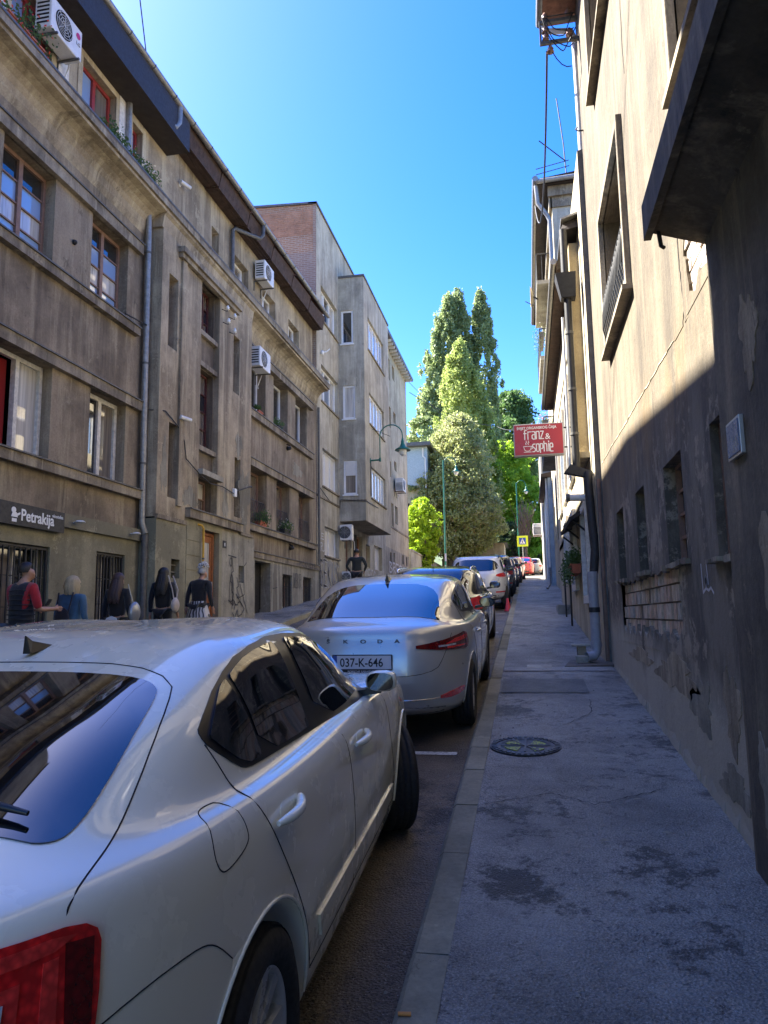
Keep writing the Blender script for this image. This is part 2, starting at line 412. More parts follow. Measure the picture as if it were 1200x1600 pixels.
def window(parent, F, u0, u1, v0, v1, depth, fmat='pvc', cols=2, rows=1, glass=None, fr=.06, mu=.05, label=None, colf=None, name='window', bars=None):
    """frame fills the hole at -depth; every light is a pane of its own"""
    m = MB(); d0, d1 = -depth-.07, -depth
    m.fbox(F, u0+.002, u0+fr, v0+.002, v1-.002, d0, d1); m.fbox(F, u1-fr, u1-.002, v0+.002, v1-.002, d0, d1)
    m.fbox(F, u0+fr, u1-fr, v0+.002, v0+fr, d0, d1); m.fbox(F, u0+fr, u1-fr, v1-fr, v1-.002, d0, d1)
    cx = colf or [i/cols for i in range(1, cols)]
    U = [u0+fr]+[u0+(u1-u0)*c for c in cx]+[u1-fr]
    for u in U[1:-1]: m.fbox(F, u-mu, u+mu, v0+fr, v1-fr, d0+.004, d1+.006)
    w_ = m.build(name, MT[fmat], parent, bevel=0)
    if label: w_['label'] = label
    V = [v0+fr+(v1-v0-2*fr)*i/rows for i in range(rows+1)]
    for i in range(len(U)-1):
        a = U[i]+(mu if i else 0); b = U[i+1]-(mu if i < len(U)-2 else 0)
        if rows > 1:
            for j in range(1, rows): m2 = MB().fbox(F, a, b, V[j]-.012, V[j]+.012, d0+.01, d1-.008).build('glazing_bar', MT[fmat], w_)
        for j in range(rows):
            g = glass[(i*rows+j) % len(glass)] if glass else random.choice(GL)
            MB().fbox(F, a, b, V[j]+(.012 if j else 0), V[j+1]-(.012 if j < rows-1 else 0), d0+.015, d0+.03).build('pane', MT[g], w_)
    if bars:
        for k in range(1, bars):
            u = u0+(u1-u0)*k/bars
            MB().fbox(F, u-.009, u+.009, v0, v1, -depth+.08, -depth+.098).build('bar', MT['iron'], w_)
    return w_
def band(name, parent, F, u0, u1, v0, v1, d, mat, lip=None):
    m = MB(); m.fbox(F, u0, u1, v0, v1, -.02, d)
    if lip: m.fbox(F, u0-.001, u1+.02, v1, v1+.025, -.02, d+.03, 1)
    return m.build(name, [mat, MT['zinc_dk']] if lip else mat, parent)
def grille(parent, F, u0, u1, v0, v1, d, n, mat, r=.01, rows=3):
    g = MB()
    g.fbox(F, u0, u1, v0, v0+.03, d, d+.03); g.fbox(F, u0, u1, v1-.03, v1, d, d+.03)
    g.fbox(F, u0, u0+.03, v0, v1, d, d+.03); g.fbox(F, u1-.03, u1, v0, v1, d, d+.03)
    o = g.build('window_grille', mat, parent)
    for k in range(1, n):
        u = u0+(u1-u0)*k/n; MB().fbox(F, u-r, u+r, v0+.03, v1-.03, d+.004, d+.024).build('bar', mat, o)
    for k in range(1, rows):
        v = v0+(v1-v0)*k/rows; MB().fbox(F, u0+.03, u1-.03, v-r*.8, v+r*.8, d-.008, d+.004).build('crossbar', mat, o)
    return o
def ac_unit(loc, kind, label, group='air conditioners on facades', s=1., W=.82, H=.56, D=.30):
    """kind L: back to a +X wall at loc; F: back to a -Y wall"""
    x, y, z = loc; F = {'L': FL(x), 'F': FF(y), 'R': FR(x)}[kind]; u = y if kind != 'F' else x
    t = thing('air_conditioner', loc, label, 'air conditioner', group)
    b = MB(); b.fbox(F, u, u+W, z, z+H, .08, .08+D); b.build('casing', MT['whitemetal'], t, bevel=.02)
    cu, cv = u+W*.40, z+H*.5; d = .08+D
    def ring(r_, dd): return [F(cu+r_*math.cos(a*math.pi/16), cv+r_*math.sin(a*math.pi/16), dd) for a in range(32)]
    f = MB(); f.add(ring(H*.40, d+.004), [tuple(range(32))]); fan = f.build('fan_opening', MT['void'], t)
    for rr in (.36, .28, .20, .12):
        MB().tube(ring(H*rr, d+.015)+[ring(H*rr, d+.015)[0]], .004, 4).build('guard_ring', MT['whitemetal'], fan)
    for k in range(4):
        a = k*math.pi/4
        MB().tube([F(cu-H*.4*math.cos(a), cv-H*.4*math.sin(a), d+.018), F(cu+H*.4*math.cos(a), cv+H*.4*math.sin(a), d+.018)], .004, 4).build('guard_spoke', MT['whitemetal'], fan)
    for k in range(6):
        v = z+.08+k*.07; MB().quad(F(u-.003, v, .12), F(u-.003, v, .08+D-.04), F(u-.003, v+.035, .08+D-.04), F(u-.003, v+.035, .12)).build('side_slot', MT['void'], t)
    for q in (u+.12, u+W-.12):
        MB().fbox(F, q-.015, q+.015, z-.035, z-.004, 0, .12+D).fbox(F, q-.015, q+.015, z-.3, z-.035, 0, .03).build('bracket', MT['zinc_dk'], t)
    MB().tube([F(u+W-.05, z+.05, .2), F(u+W+.03, z-.05, .12), F(u+W+.02, z-.3, .03), F(u+W+.0, z-.38, .05)], .014, 6).build('hose', MT['whitemetal'], t)
    return t
def leafball(m, c, r, n, sz, mi=0, squash=1.):
    for _ in range(n):
        d = Vector(rng.normal(size=3)).normalized()*r*random.random()**.5; d.z *= squash
        p = Vector(c)+d; a = Vector(rng.normal(size=3)).normalized(); b = a.orthogonal().normalized(); s_ = sz*random.uniform(.6, 1.2)
        m.add([p-a*s_, p+b*s_*.5, p+a*s_, p-b*s_*.5], [(0, 1, 2, 3)], mi)
def foliage(name, c, c2, tr=.35, hi=None, warm=None):
    m = NT(name); f = m.noise(1.3, 5, rough=.7)
    col = m.mix(m.ramp(f, .38, .62), c, c2)
    if hi: col = m.mix(m.ramp(m.noise(9, 2), .52, .62), col, hi)
    if warm: col = m.mix(m.ramp(m.noise(1.1, 3), .63, .7, 0, .8), col, warm)
    m.col(col); m.set(Roughness=.55, Specular_IOR_Level=.35)
    tl = m.n('ShaderNodeBsdfTranslucent'); m.l(col, tl.inputs[0])
    mx = m.n('ShaderNodeMixShader'); mx.inputs[0].default_value = tr
    m.l(m.b.outputs[0], mx.inputs[1]); m.l(tl.outputs[0], mx.inputs[2])
    m.l(mx.outputs[0], m.t.nodes['Material Output'].inputs[0]); return m.mat
MT['plant'] = foliage('potted_leaves', (.045, .10, .02), (.08, .15, .035))
MT['flower'] = simple('red_petals', (.55, .06, .02), .6)
MT['flowerw'] = simple('pale_petals', (.6, .58, .5), .6)
def planter(loc, kind, L, label, pot='terracotta', fl=None, n=260, r=.16, drop=0, group='potted plants on window sills'):
    x, y, z = loc; F = {'L': FL(x), 'F': FF(y), 'R': FR(x)}[kind]; u = x if kind == 'F' else y
    t = thing('window_box', loc, label, 'plant', group)
    p = MB(); q = lambda e, v: [F(u+e, v, .02+e), F(u+L-e, v, .02+e), F(u+L-e, v, .20-e), F(u+e, v, .20-e)]
    lo, hi = q(.02, z), q(0, z+.17); p.add(lo+hi, [(0, 1, 2, 3), (0, 1, 5, 4), (1, 2, 6, 5), (2, 3, 7, 6), (3, 0, 4, 7)])
    lo2, hi2 = q(.02, z+.15), q(.012, z+.17); p.add(lo2, [(0, 1, 2, 3)]); p.fbox(F, u-.01, u+L+.01, z+.15, z+.18, .195, .215)
    p.build('pot', MT[pot], t)
    lm = MB(); fm = MB()
    k = max(2, int(L/.14))
    for i in range(k):
        c = F(u+L*(i+.5)/k, z+.26+random.uniform(-.03, .08), .11+random.uniform(-.04, .05))
        leafball(lm, c, r, n//k, .035)
        if fl: leafball(fm, (c[0], c[1], c[2]+.05), r*1.05, 14, .028)
        if drop: leafball(lm, F(u+L*(i+.5)/k, z+.05, .24), r*.8, n//k//2, .03, squash=1.6)
    lm.build('leaves', MT['plant'], t)
    if fl: fm.build('flowers', MT[fl], t)
    return t
def downpipe(path, r, mat, label, cat='pipe', clips=(), name='downpipe', group=None):
    t = thing(name, path[-1], label, cat, group)
    MB().tube(path, r, 12).build('pipe', MT[mat], t)
    for p in clips:
        MB().tube([(p[0], p[1], p[2]-.02), (p[0], p[1], p[2]+.02)], r*1.18, 12).build('clip', MT['zinc_dk'], t)
    return t

# ================================================================ apartment block, left
A, S_ = -7.3, -6.95
FA, FS = FL(A), FL(S_)
B1 = thing('apartment_building', (A, 13, gr(-7, 13)), 'soot-brown plaster apartment block with long cornice, cafe sign and stair tower', 'building')
hA = []; WA = []
for k, (a, b) in enumerate([(-9.2, -7.9), (-5.6, -4.3), (-1.9, -.6), (1.8, 3.1), (5.2, 6.5), (7.0, 8.2), (8.87, 10.17), (11.22, 12.38)]):
    hA.append((a, b, 4.06, 5.62)); WA.append((a, b, 4.06, 5.62, 1))
for k, (a, b) in enumerate([(-9.2, -7.9), (-5.6, -4.3), (-1.9, -.6), (1.8, 3.1), (5.2, 6.5), (7.0, 8.2), (8.8, 10.03), (11.08, 12.28)]):
    hA.append((a, b, 7.22, 8.78)); WA.append((a, b, 7.22, 8.78, 2))
fwall('wall', B1, FA, -12, 12.96, 3.32, 9.5, hA, .18, MT['brown'])
for a, b, c, d, fl_ in WA:
    if fl_ == 1:
        if a > 8 and a < 9:   # the open window: one leaf folded in, red curtain
            w_ = MB(); w_.fbox(FA, a, a+.06, c, d, -.25, -.18); w_.fbox(FA, b-.07, b-.002, c, d, -.25, -.17); w_.fbox(FA, a+.06, b-.07, c, c+.07, -.25, -.18); w_.fbox(FA, a+.06, b-.07, d-.07, d, -.25, -.18)
            w_.fbox(FA, a+.66, a+.74, c+.07, d-.07, -.25, -.165)
            wo_ = w_.build('window', MT['wwood'], B1); wo_['label'] = 'open white window with red curtain'
            MB().fbox(FA, a+.74, b-.07, c+.07, d-.07, -.24, -.225).build('pane', MT['glass2'], wo_)
            MB().fbox(FA, a+.06, a+.66, c+.07, d-.07, -.62, -.60).build('pane', MT['void'], wo_)
            cm = MB(); n = 14
            for i in range(n):
                u = a+.40+i*.018; cm.quad(FA(u, c+.07, -.32-.025*(i % 2)), FA(u+.018, c+.07, -.32-.025*((i+1) % 2)), FA(u+.018, d-.07, -.32-.025*((i+1) % 2)), FA(u, d-.07, -.32-.025*(i % 2)))
            cm.build('curtain', simple('red_curtain', (.35, .02, .02), .8), wo_)
        else: window(B1, FA, a, b, c, d, .18, 'wwood', 2, 1, ['glass', 'glass3', 'glass2'], fr=.085, mu=.05)
    else:
        window(B1, FA, a, b, c, d, .18, 'brownwood', 2, 4, ['glass4', 'glass2', 'glass4', 'glass'], fr=.065, mu=.045)
for nm, z0, z1, d, u1 in (('lintel_band', 8.78, 8.98, .10, 12.68), ('sill_band', 7.07, 7.22, .12, 12.62), ('lintel_band', 5.62, 5.80, .10, 12.86), ('sill_band', 3.90, 4.06, .12, 12.9)):
    band(nm, B1, FA, -12, u1, z0, z1, d, MT['mould'], lip=True)
# ground floor
gA = [(9.15, 10.28, .9, 2.75), (11.55, 12.47, 1.0, 2.80), (5.5, 6.8, .6, 2.7), (1.5, 2.6, .1, 2.6), (-3, -1.5, -.1, 2.3)]
fwall('ground_floor_wall', B1, FL(A+.03), -12, 13.2, -1.5, 3.10, gA, .2, MT['plinth'])
band('fascia_band', B1, FL(A+.03), -12, 13.16, 3.10, 3.32, .06, MT['plinth'])
for a, b, c, d in gA:
    window(B1, FL(A+.03), a, b, c, d, .2, 'wwood', 2, 1, ['glass3', 'glass', 'glass2'], fr=.05, mu=.03)
    grille(B1, FL(A+.03), a+.01, b-.01, c+.01, d-.02, -.06, 9, MT['iron'], rows=4)
# stair tower projecting 0.35
hS = [(13.28, 13.68, 7.12, 8.67), (13.42, 13.80, 4.03, 5.56), (14.82, 15.82, 3.83, 9.30, .14), (16.68, 17.08, 7.18, 8.65), (16.84, 17.22, 4.08, 5.56)]
fwall('stair_tower_wall', B1, FS, 12.98, 17.92, 3.58, 9.9, hS, .3, MT['tan'])
MB().quad((A, 12.98, 3.58), (S_, 12.98, 3.58), (S_, 12.98, 9.9), (A, 12.98, 9.9)).build('stair_tower_return', MT['tan'], B1)
for a, b, c, d in [h[:4] for h in hS if h[1]-h[0] < .5]:
    window(B1, FS, a, b, c, d, .3, 'brownwood' if c > 6 else 'wwood', 1, 1, ['glass3'], fr=.03)
FS2 = FL(S_-.14)
fwall('stair_recess_wall', B1, FS2, 14.82, 15.82, 3.83, 9.30, [(14.86, 15.78, 8.12, 9.26, .2), (14.86, 15.78, 5.47, 7.25, .2), (14.86, 15.78, 3.9, 4.72, .2)], .2, MT['brown_dk'])
window(B1, FS2, 14.86, 15.78, 8.12, 9.26, .14, 'darkredwood', 3, 3, ['glass3', 'glass', 'glass3'], fr=.05, mu=.02)
window(B1, FS2, 14.86, 15.78, 5.47, 7.25, .14, 'darkredwood', 2, 4, ['glass', 'glass3', 'glass3'], fr=.05, mu=.03)
window(B1, FS2, 14.86, 15.78, 3.9, 4.72, .14, 'brownwood', 2, 2, ['glass3', 'glass2'], fr=.05, mu=.03)
for z0 in (8.0, 5.33, 7.27): MB().fbox(FS2, 14.825, 15.815, z0, z0+.11, -.05, .1).build('sill', MT['mould'], B1)
MB().fbox(FS, 14.78, 15.9, 4.74, 4.86, -.1, .12).build('sill', MT['concrete'], B1)
hd = MB(); hd.fbox(FS, 13.62, 16.86, 9.30, 9.42, -.01, .16); hd.fbox(FS, 13.66, 16.82, 9.2, 9.30, -.01, .10); hd.build('hood_moulding', MT['mould'], B1)
MB().fbox(FS, 13.78, 13.98, 3.9, 9.2, -.01, .05).build('pilaster', MT['tan'], B1)
# stair tower ground floor
fwall('entrance_wall', B1, FL(S_+.02), 12.97, 14.22, -.5, 3.55, [(13.62, 13.98, 2.43, 2.81)], .25, MT['plinth'])
fwall('entrance_wall', B1, FL(S_+.02), 14.22, 16.1, -.5, 3.72, [(15.02, 15.95, -.5, 3.56)], .2, MT['plinth'])
fwall('entrance_wall', B1, FL(S_+.02), 16.1, 18.15, -.5, 3.66, [(17.14, 17.46, 2.48, 2.90)], .25, MT['plinth2'])
MB().quad((A, 12.97, -.5), (S_+.02, 12.97, -.5), (S_+.02, 12.97, 3.55), (A, 12.97, 3.55)).build('entrance_wall', MT['plinth'], B1)
for u in (13.62, 17.14):
    MB().quad(FS(u, 2.4, -.22), FS(u+.4, 2.4, -.22), FS(u+.4, 3, -.22), FS(u, 3, -.22)).build('vent_back', MT['void'], B1)
    for k in range(2): MB().fbox(FS, u, u+.36, 2.55+k*.14, 2.57+k*.14, -.1, -.07).build('vent_slat', MT['plinth2'], B1)
band('string_course', B1, FS, 12.97, 14.22, 3.55, 3.63, .05, MT['mould'])
band('string_course', B1, FS, 14.22, 17.16, 3.72, 3.9, .12, MT['mould'], lip=True)
band('string_course', B1, FS, 17.16, 18.0, 3.66, 3.73, .06, MT['mould'])
for k in range(7): # blockwork joints beside the door
    MB().fbox(FL(S_+.02), 14.25, 14.98, 1.4+k*.31, 1.69+k*.31, -.01, .012).build('facing_block', MT['plinth'], B1)
dr = MB(); FD = FL(S_-.13)
dr.fbox(FD, 15.03, 15.11, 1.2, 3.55, -.05, .02); dr.fbox(FD, 15.86, 15.94, 1.2, 3.55, -.05, .02); dr.fbox(FD, 15.11, 15.86, 3.47, 3.55, -.05, .02)
dr.fbox(FD, 15.11, 15.22, 1.2, 3.46, -.04, 0); dr.fbox(FD, 15.75, 15.86, 1.2, 3.46, -.04, 0); dr.fbox(FD, 15.22, 15.75, 1.2, 2.15, -.04, -.01); dr.fbox(FD, 15.22, 15.75, 2.15, 2.27, -.04, 0); dr.fbox(FD, 15.22, 15.75, 3.32, 3.46, -.04, 0)
dro = dr.build('door', MT['doorwood'], B1, bevel=.004)
MB().fbox(FD, 15.22, 15.75, 2.27, 3.32, -.03, -.015).build('pane', MT['glass2'], dro)
MB().fbox(FD, 15.3, 15.67, 1.45, 2.05, -.01, .006).build('panel', MT['doorwood'], dro)
MB().tube([FD(15.80, 2.2, .05), FD(15.80, 2.45, .05)], .012, 8).build('handle', MT['alu'], dro)
# right part, set back again
hC = [(18.5, 19.95, 7.3, 8.86), (20.65, 22.0, 7.3, 8.86), (22.8, 24.1, 7.3, 8.86), (18.66, 20.1, 4.12, 5.72), (20.95, 22.2, 4.12, 5.72), (23.15, 24.4, 4.12, 5.72)]
fwall('wall', B1, FA, 17.92, 25.22, 3.30, 9.5, hC, .26, MT['brown'])
for i, (a, b, c, d) in enumerate(hC):
    window(B1, FA, a, b, c, d, .26, 'pvc' if c > 6 else 'brownwood', 2, 1, ['glass2', 'glass', 'glass3'] if c > 6 else ['glass', 'glass3'], fr=.07, mu=.045)
for (a, b, c, d) in hC[:3]: MB().fbox(FA, a+.2, b, c+.01, c+.04, -.33, .02).build('window_sill', MT['pvc'], B1)
band('lintel_band', B1, FA, 18.1, 24.5, 8.86, 9.06, .14, MT['mould'], lip=True); band('sill_band', B1, FA, 18.1, 24.55, 7.1, 7.28, .12, MT['mould'], lip=True)
band('lintel_band', B1, FA, 18.1, 24.7, 5.72, 5.92, .12, MT['mould'], lip=True); band('sill_band', B1, FA, 18.1, 24.9, 3.95, 4.11, .14, MT['mould'], lip=True)
band('string_course', B1, FA, 18.1, 25.3, 3.24, 3.4, .12, MT['mould'], lip=True)
hP = [(19.0, 20.25, -.5, 3.17), (21.3, 22.25, 1.86, 2.92), (23.4, 24.35, 2.02, 2.94)]
fwall('basement_wall', B1, FL(A+.08), 17.9, 25.3, -.5, 3.24, hP, .3, MT['plinth2'])
MB().fbox(FL(A-.25), 19.0, 20.25, .8, 3.17, -.04, 0).build('door', MT['iron'], B1)
for a, b, c, d in hP[1:]:
    w_ = window(B1, FL(A+.08), a, b, c, d, .24, 'brownwood', 2, 1, ['glass3', 'glass'], fr=.05, mu=.03); grille(w_, FL(A+.08), a+.01, b-.01, c+.01, d-.01, -.08, 6, MT['iron'])
# cornice with cove, running over all three parts
def sweep(name, prof, y0, y1, mat, parent, dz=lambda y: 0, segs=1, smooth=True):
    m = MB(); ys = np.linspace(y0, y1, segs+1); n = len(prof)
    vs = [(x, y, z+dz(y)) for y in ys for x, z in prof]
    m.add(vs, [(i*n+k, i*n+k+1, (i+1)*n+k+1, (i+1)*n+k) for i in range(segs) for k in range(n-1)], 0, smooth)
    m.add([vs[k] for k in range(n)], [tuple(range(n))]); m.add([vs[segs*n+k] for k in range(n)], [tuple(reversed(range(n)))])
    return m.build(name, mat, parent)
cp = [(A, 9.3), (A+.05, 9.42)]+[(A+.05+.36*(1-math.cos(a)), 9.45+.34*math.sin(a)) for a in np.linspace(0, math.pi/2, 6)]+[(A+.45, 9.80), (A+.45, 9.86)]
c_ = MB(); P = cp+[(A-.4, 9.86), (A-.4, 9.3)]
cor = sweep('cornice', P, -12, 12.92, MT['tan'], B1, smooth=False)
sweep('cornice', P, 17.95, 25.3, MT['tan'], B1, smooth=False)
sweep('cornice', [(S_, 9.5), (S_+.04, 9.75), (A+.45, 9.80), (A+.45, 9.86), (A-.4, 9.86), (A-.4, 9.5)], 12.93, 17.94, MT['tan'], B1, smooth=False)
sweep('cornice_edge', [(A-.4, 9.863), (A+.50, 9.863), (A+.50, 10.03), (A+.44, 10.07), (A-.4, 10.16)], -12, 25.36, MT['mould'], B1, smooth=False)
sweep('cornice_flashing', [(A+.515, 10.0), (A+.515, 10.045), (A+.43, 10.09), (A-.3, 10.18), (A-.3, 10.15), (A+.43, 10.06), (A+.49, 10.0)], -12, 25.36, MT['zinc_dk'], B1, smooth=False)
# attic storey (set back a touch)
AT = A-.12; FT = FL(AT)
hT = [(8.9, 9.9, 10.3, 11.55), (10.75, 11.85, 10.3, 11.62), (12.45, 12.85, 10.85, 11.55), (16.3, 16.75, 10.4, 11.42), (17.65, 18.8, 10.2, 11.4), (19.95, 21.1, 10.2, 11.42), (22.4, 23.55, 10.2, 11.45), (5.6, 6.7, 10.3, 11.5), (2, 3.1, 10.3, 11.5)]
fwall('attic_wall', B1, FT, -12, 25.2, 10.1, 12.6, hT, .2, MT['tan'])
for a, b, c, d in hT:
    red = a < 13
    window(B1, FT, a, b, c, d, .12 if red else .2, 'redwood' if red else ('pvc' if a > 17 else 'wwood'), 1 if b-a < .6 else 2, 1, ['glass4', 'glass3', 'glass'], fr=.07, mu=.045, label='red painted attic window' if red else None)
for a, b, c, d in hT[:3]:
    m = MB(); m.fbox(FT, a-.13, a, c-.1, d+.12, -.01, .02); m.fbox(FT, b, b+.13, c-.1, d+.12, -.01, .02); m.fbox(FT, a, b, d, d+.12, -.01, .02); m.build('window_surround', MT['beige'], B1)
MB().fbox(FT, 11.95, 12.36, 10.15, 11.75, -.01, .03).build('white_panel', MT['wwood'], B1)
MB().fbox(FT, 8.3, 8.78, 10.15, 11.7, -.01, .03).build('white_panel', MT['wwood'], B1)
MB().fbox(FT, 9.9+.14, 10.35, 10.15, 11.6, -.01, .03).build('white_panel', MT['wwood'], B1)
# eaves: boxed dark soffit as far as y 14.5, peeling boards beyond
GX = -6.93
gutz = lambda y: float(np.interp(y, [-12, 6, 10.4, 25.5], [11.75, 11.98, 12.47, 12.72]))  # eave lowered out of view near the camera, to slope its cast shadow
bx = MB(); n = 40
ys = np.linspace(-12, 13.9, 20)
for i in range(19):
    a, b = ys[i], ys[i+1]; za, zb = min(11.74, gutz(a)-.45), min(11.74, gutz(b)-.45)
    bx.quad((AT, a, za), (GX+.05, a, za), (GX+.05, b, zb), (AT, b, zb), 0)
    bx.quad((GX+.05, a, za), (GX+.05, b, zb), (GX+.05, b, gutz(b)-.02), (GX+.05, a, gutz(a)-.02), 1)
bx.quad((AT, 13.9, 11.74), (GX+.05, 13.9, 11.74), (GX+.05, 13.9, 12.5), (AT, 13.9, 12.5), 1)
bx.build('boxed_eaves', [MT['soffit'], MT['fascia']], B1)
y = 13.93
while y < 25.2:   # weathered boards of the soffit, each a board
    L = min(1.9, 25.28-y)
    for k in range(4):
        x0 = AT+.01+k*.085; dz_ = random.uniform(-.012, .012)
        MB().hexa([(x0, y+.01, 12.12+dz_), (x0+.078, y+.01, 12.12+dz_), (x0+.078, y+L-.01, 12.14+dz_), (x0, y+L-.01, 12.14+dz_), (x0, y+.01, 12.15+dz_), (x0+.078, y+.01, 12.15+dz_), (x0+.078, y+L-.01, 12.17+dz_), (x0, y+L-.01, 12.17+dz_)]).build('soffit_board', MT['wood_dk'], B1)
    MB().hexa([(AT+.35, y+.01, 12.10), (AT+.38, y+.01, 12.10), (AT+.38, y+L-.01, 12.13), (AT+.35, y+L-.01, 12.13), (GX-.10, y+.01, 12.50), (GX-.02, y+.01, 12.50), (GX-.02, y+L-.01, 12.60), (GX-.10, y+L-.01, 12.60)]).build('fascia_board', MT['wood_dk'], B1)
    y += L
gm = MB()
ys = [-12, 6, 8, 10.4, 14, 18, 22, 25.45]
gp = [(GX+.075*math.cos(a), .0+.075*math.sin(a)) for a in np.linspace(-math.pi, 0, 7)]
gp = gp+[(x*.0+GX+.062*math.cos(a), .062*math.sin(a)) for a in np.linspace(0, -math.pi, 7) for x in (0,)]
vs = [(x+.06, y, gutz(y)+z) for y in ys for x, z in gp]; n = len(gp)
gm.add(vs, [(i*n+k, i*n+(k+1) % n, (i+1)*n+(k+1) % n, (i+1)*n+k) for i in range(len(ys)-1) for k in range(n)], 0, True)
gm.add(vs[-n:], [tuple(range(n))])
gut = gm.build('gutter', MT['zinc'], B1)
for k in range(18):
    y = 9.5+k*.9; MB().tube([(GX+.06+.08*math.cos(a), y, gutz(y)+.08*math.sin(a)) for a in np.linspace(-math.pi, 0, 7)], .012, 5).build('bracket', MT['zinc_dk'], gut)
rf = MB()
for i in range(len(ys)-1):
    a, b = ys[i], ys[i+1]; rf.quad((GX+.02, a, gutz(a)+.03), (GX+.02, b, gutz(b)+.03), (-12.8, b, 15.2), (-12.8, a, 14.9))
    rf.quad((-12.8, a, 14.9), (-12.8, b, 15.2), (-18.5, b, 12.5), (-18.5, a, 12.3))
rf.quad((-18.5, -12, -2), (-18.5, 25.2, -2), (-18.5, 25.2, 12.5), (-18.5, -12, 12.5))
rf.add([(A, -12, -3), (-18.5, -12, -3), (-18.5, -12, 12.4), (-12.8, -12, 14.9), (A, -12, 12)], [(0, 1, 2, 3, 4)])
rf.build('roof', MT['tilered'], B1)
# back boards so that no light passes through window reveals
MB().quad((A-.75, -12, 0), (A-.75, 25.2, 0), (A-.75, 25.2, 12.5), (A-.75, -12, 12.5)).build('light_stop_board', MT['void'], B1)

downpipe([(A+.11, 12.80, 9.75), (A+.11, 12.83, 9.4), (A+.11, 12.86, 6), (A+.11, 12.9, 3.45), (A+.16, 12.95, 3.25)], .06, 'zinc', 'grey zinc downpipe in the corner beside the stair tower, upper length', clips=[(A+.11, 12.83, 8.9), (A+.11, 12.86, 6.6), (A+.11, 12.88, 4.6)])
downpipe([(A+.17, 12.92, 3.22), (A+.17, 12.92, 1.0)], .065, 'zinc_dk', 'lower rusty length of downpipe between two barred cafe windows and tower', clips=[(A+.17, 12.92, 2.8), (A+.17, 12.92, 1.9)])
downpipe([(GX+.06, 13.4, gutz(13.4)-.07), (GX+.06, 13.38, 12.1), (GX+.02, 13.3, 11.93), (AT+.1, 12.3, 11.9), (AT+.08, 12.2, 11.8), (AT+.08, 12.22, 10.2)], .06, 'zinc', 'bent grey pipe dropping from the gutter beside the small red attic window')
downpipe([(GX+.06, 18.5, gutz(18.5)-.07), (GX+.06, 18.48, 12.25), (GX, 18.4, 12.1), (AT+.1, 17.55, 12.0), (AT+.08, 17.45, 11.9), (AT+.08, 17.47, 10.2)], .055, 'zinc_dk', 'bent dark pipe dropping from the gutter beside a white attic window')
gp_ = downpipe([(S_+.10, 14.92, 1.2), (S_+.10, 14.92, 3.55), (S_+.08, 14.88, 3.62), (S_-.0, 14.8, 3.64)], .024, 'yellow', 'yellow gas pipe running up beside the brown entrance door', clips=[(S_+.10, 14.92, 1.7), (S_+.10, 14.92, 2.9)])
# café sign
cs = thing('cafe_sign', (A+.1, 9.8, 3.1), 'dark sign board lettered Petrakija with white chef figure', 'sign')
MB().fbox(FL(A+.09), 8.5, 10.48, 2.99, 3.31, 0, .035).build('board', MT['iron'], cs)
text('Petrakija', .24, MT['white'], cs, TM('L', (A+.128, 9.44, 3.07)), bold=.004, sx=.92)
text('vinoteka', .08, MT['white'], cs, TM('L', (A+.128, 10.16, 3.20)))
em = MB(); e0 = FL(A+.128); cu_, cv_ = 9.28, 3.2
em.prism([(cu_+.05*math.cos(a), cv_+.045*math.sin(a)) for a in np.linspace(0, 2*math.pi, 12, endpoint=False)], e0, 0, .004)
em.prism([(cu_-.02, cv_-.03), (cu_+.06, cv_-.03), (cu_+.09, cv_-.10), (cu_-.05, cv_-.10)], e0, 0, .005)
em.prism([(cu_+.06, cv_-.05), (cu_+.14, cv_-.02), (cu_+.14, cv_-.05), (cu_+.07, cv_-.085)], e0, 0, .006)
em.prism([(cu_-.03, cv_-.12), (cu_+.07, cv_-.12), (cu_+.07, cv_-.17), (cu_-.03, cv_-.17)], e0, 0, .004)
em.build('emblem', MT['white'], cs)
for yy in (10.78, 12.55):
    t = thing('wall_lamp', (A+.09, yy, 3.2), 'small white shell spotlight on fascia beside cafe sign' if yy < 11 else 'small white shell spotlight at fascia end by the downpipe', 'lamp', 'fascia spotlights')
    F = FL(A+.09)
    MB().lathe([(.0, .03), (.05, .025), (.09, 0), (.08, -.01), (0, -.005)], (A+.2, yy, 3.2), 'z', 14).build('shade', MT['whitemetal'], t)
    MB().tube([(A+.09, yy, 3.2), (A+.2, yy, 3.2)], .012, 6).build('arm', MT['whitemetal'], t)
hn = thing('house_number', (S_+.04, 16.2, 3.3), 'small dark house number plate right of the entrance door', 'sign')
MB().fbox(FL(S_+.02), 16.14, 16.34, 3.25, 3.42, 0, .012).build('plate', MT['iron'], hn); text('8', .12, MT['white'], hn, TM('L', (S_+.036, 16.2, 3.29)))
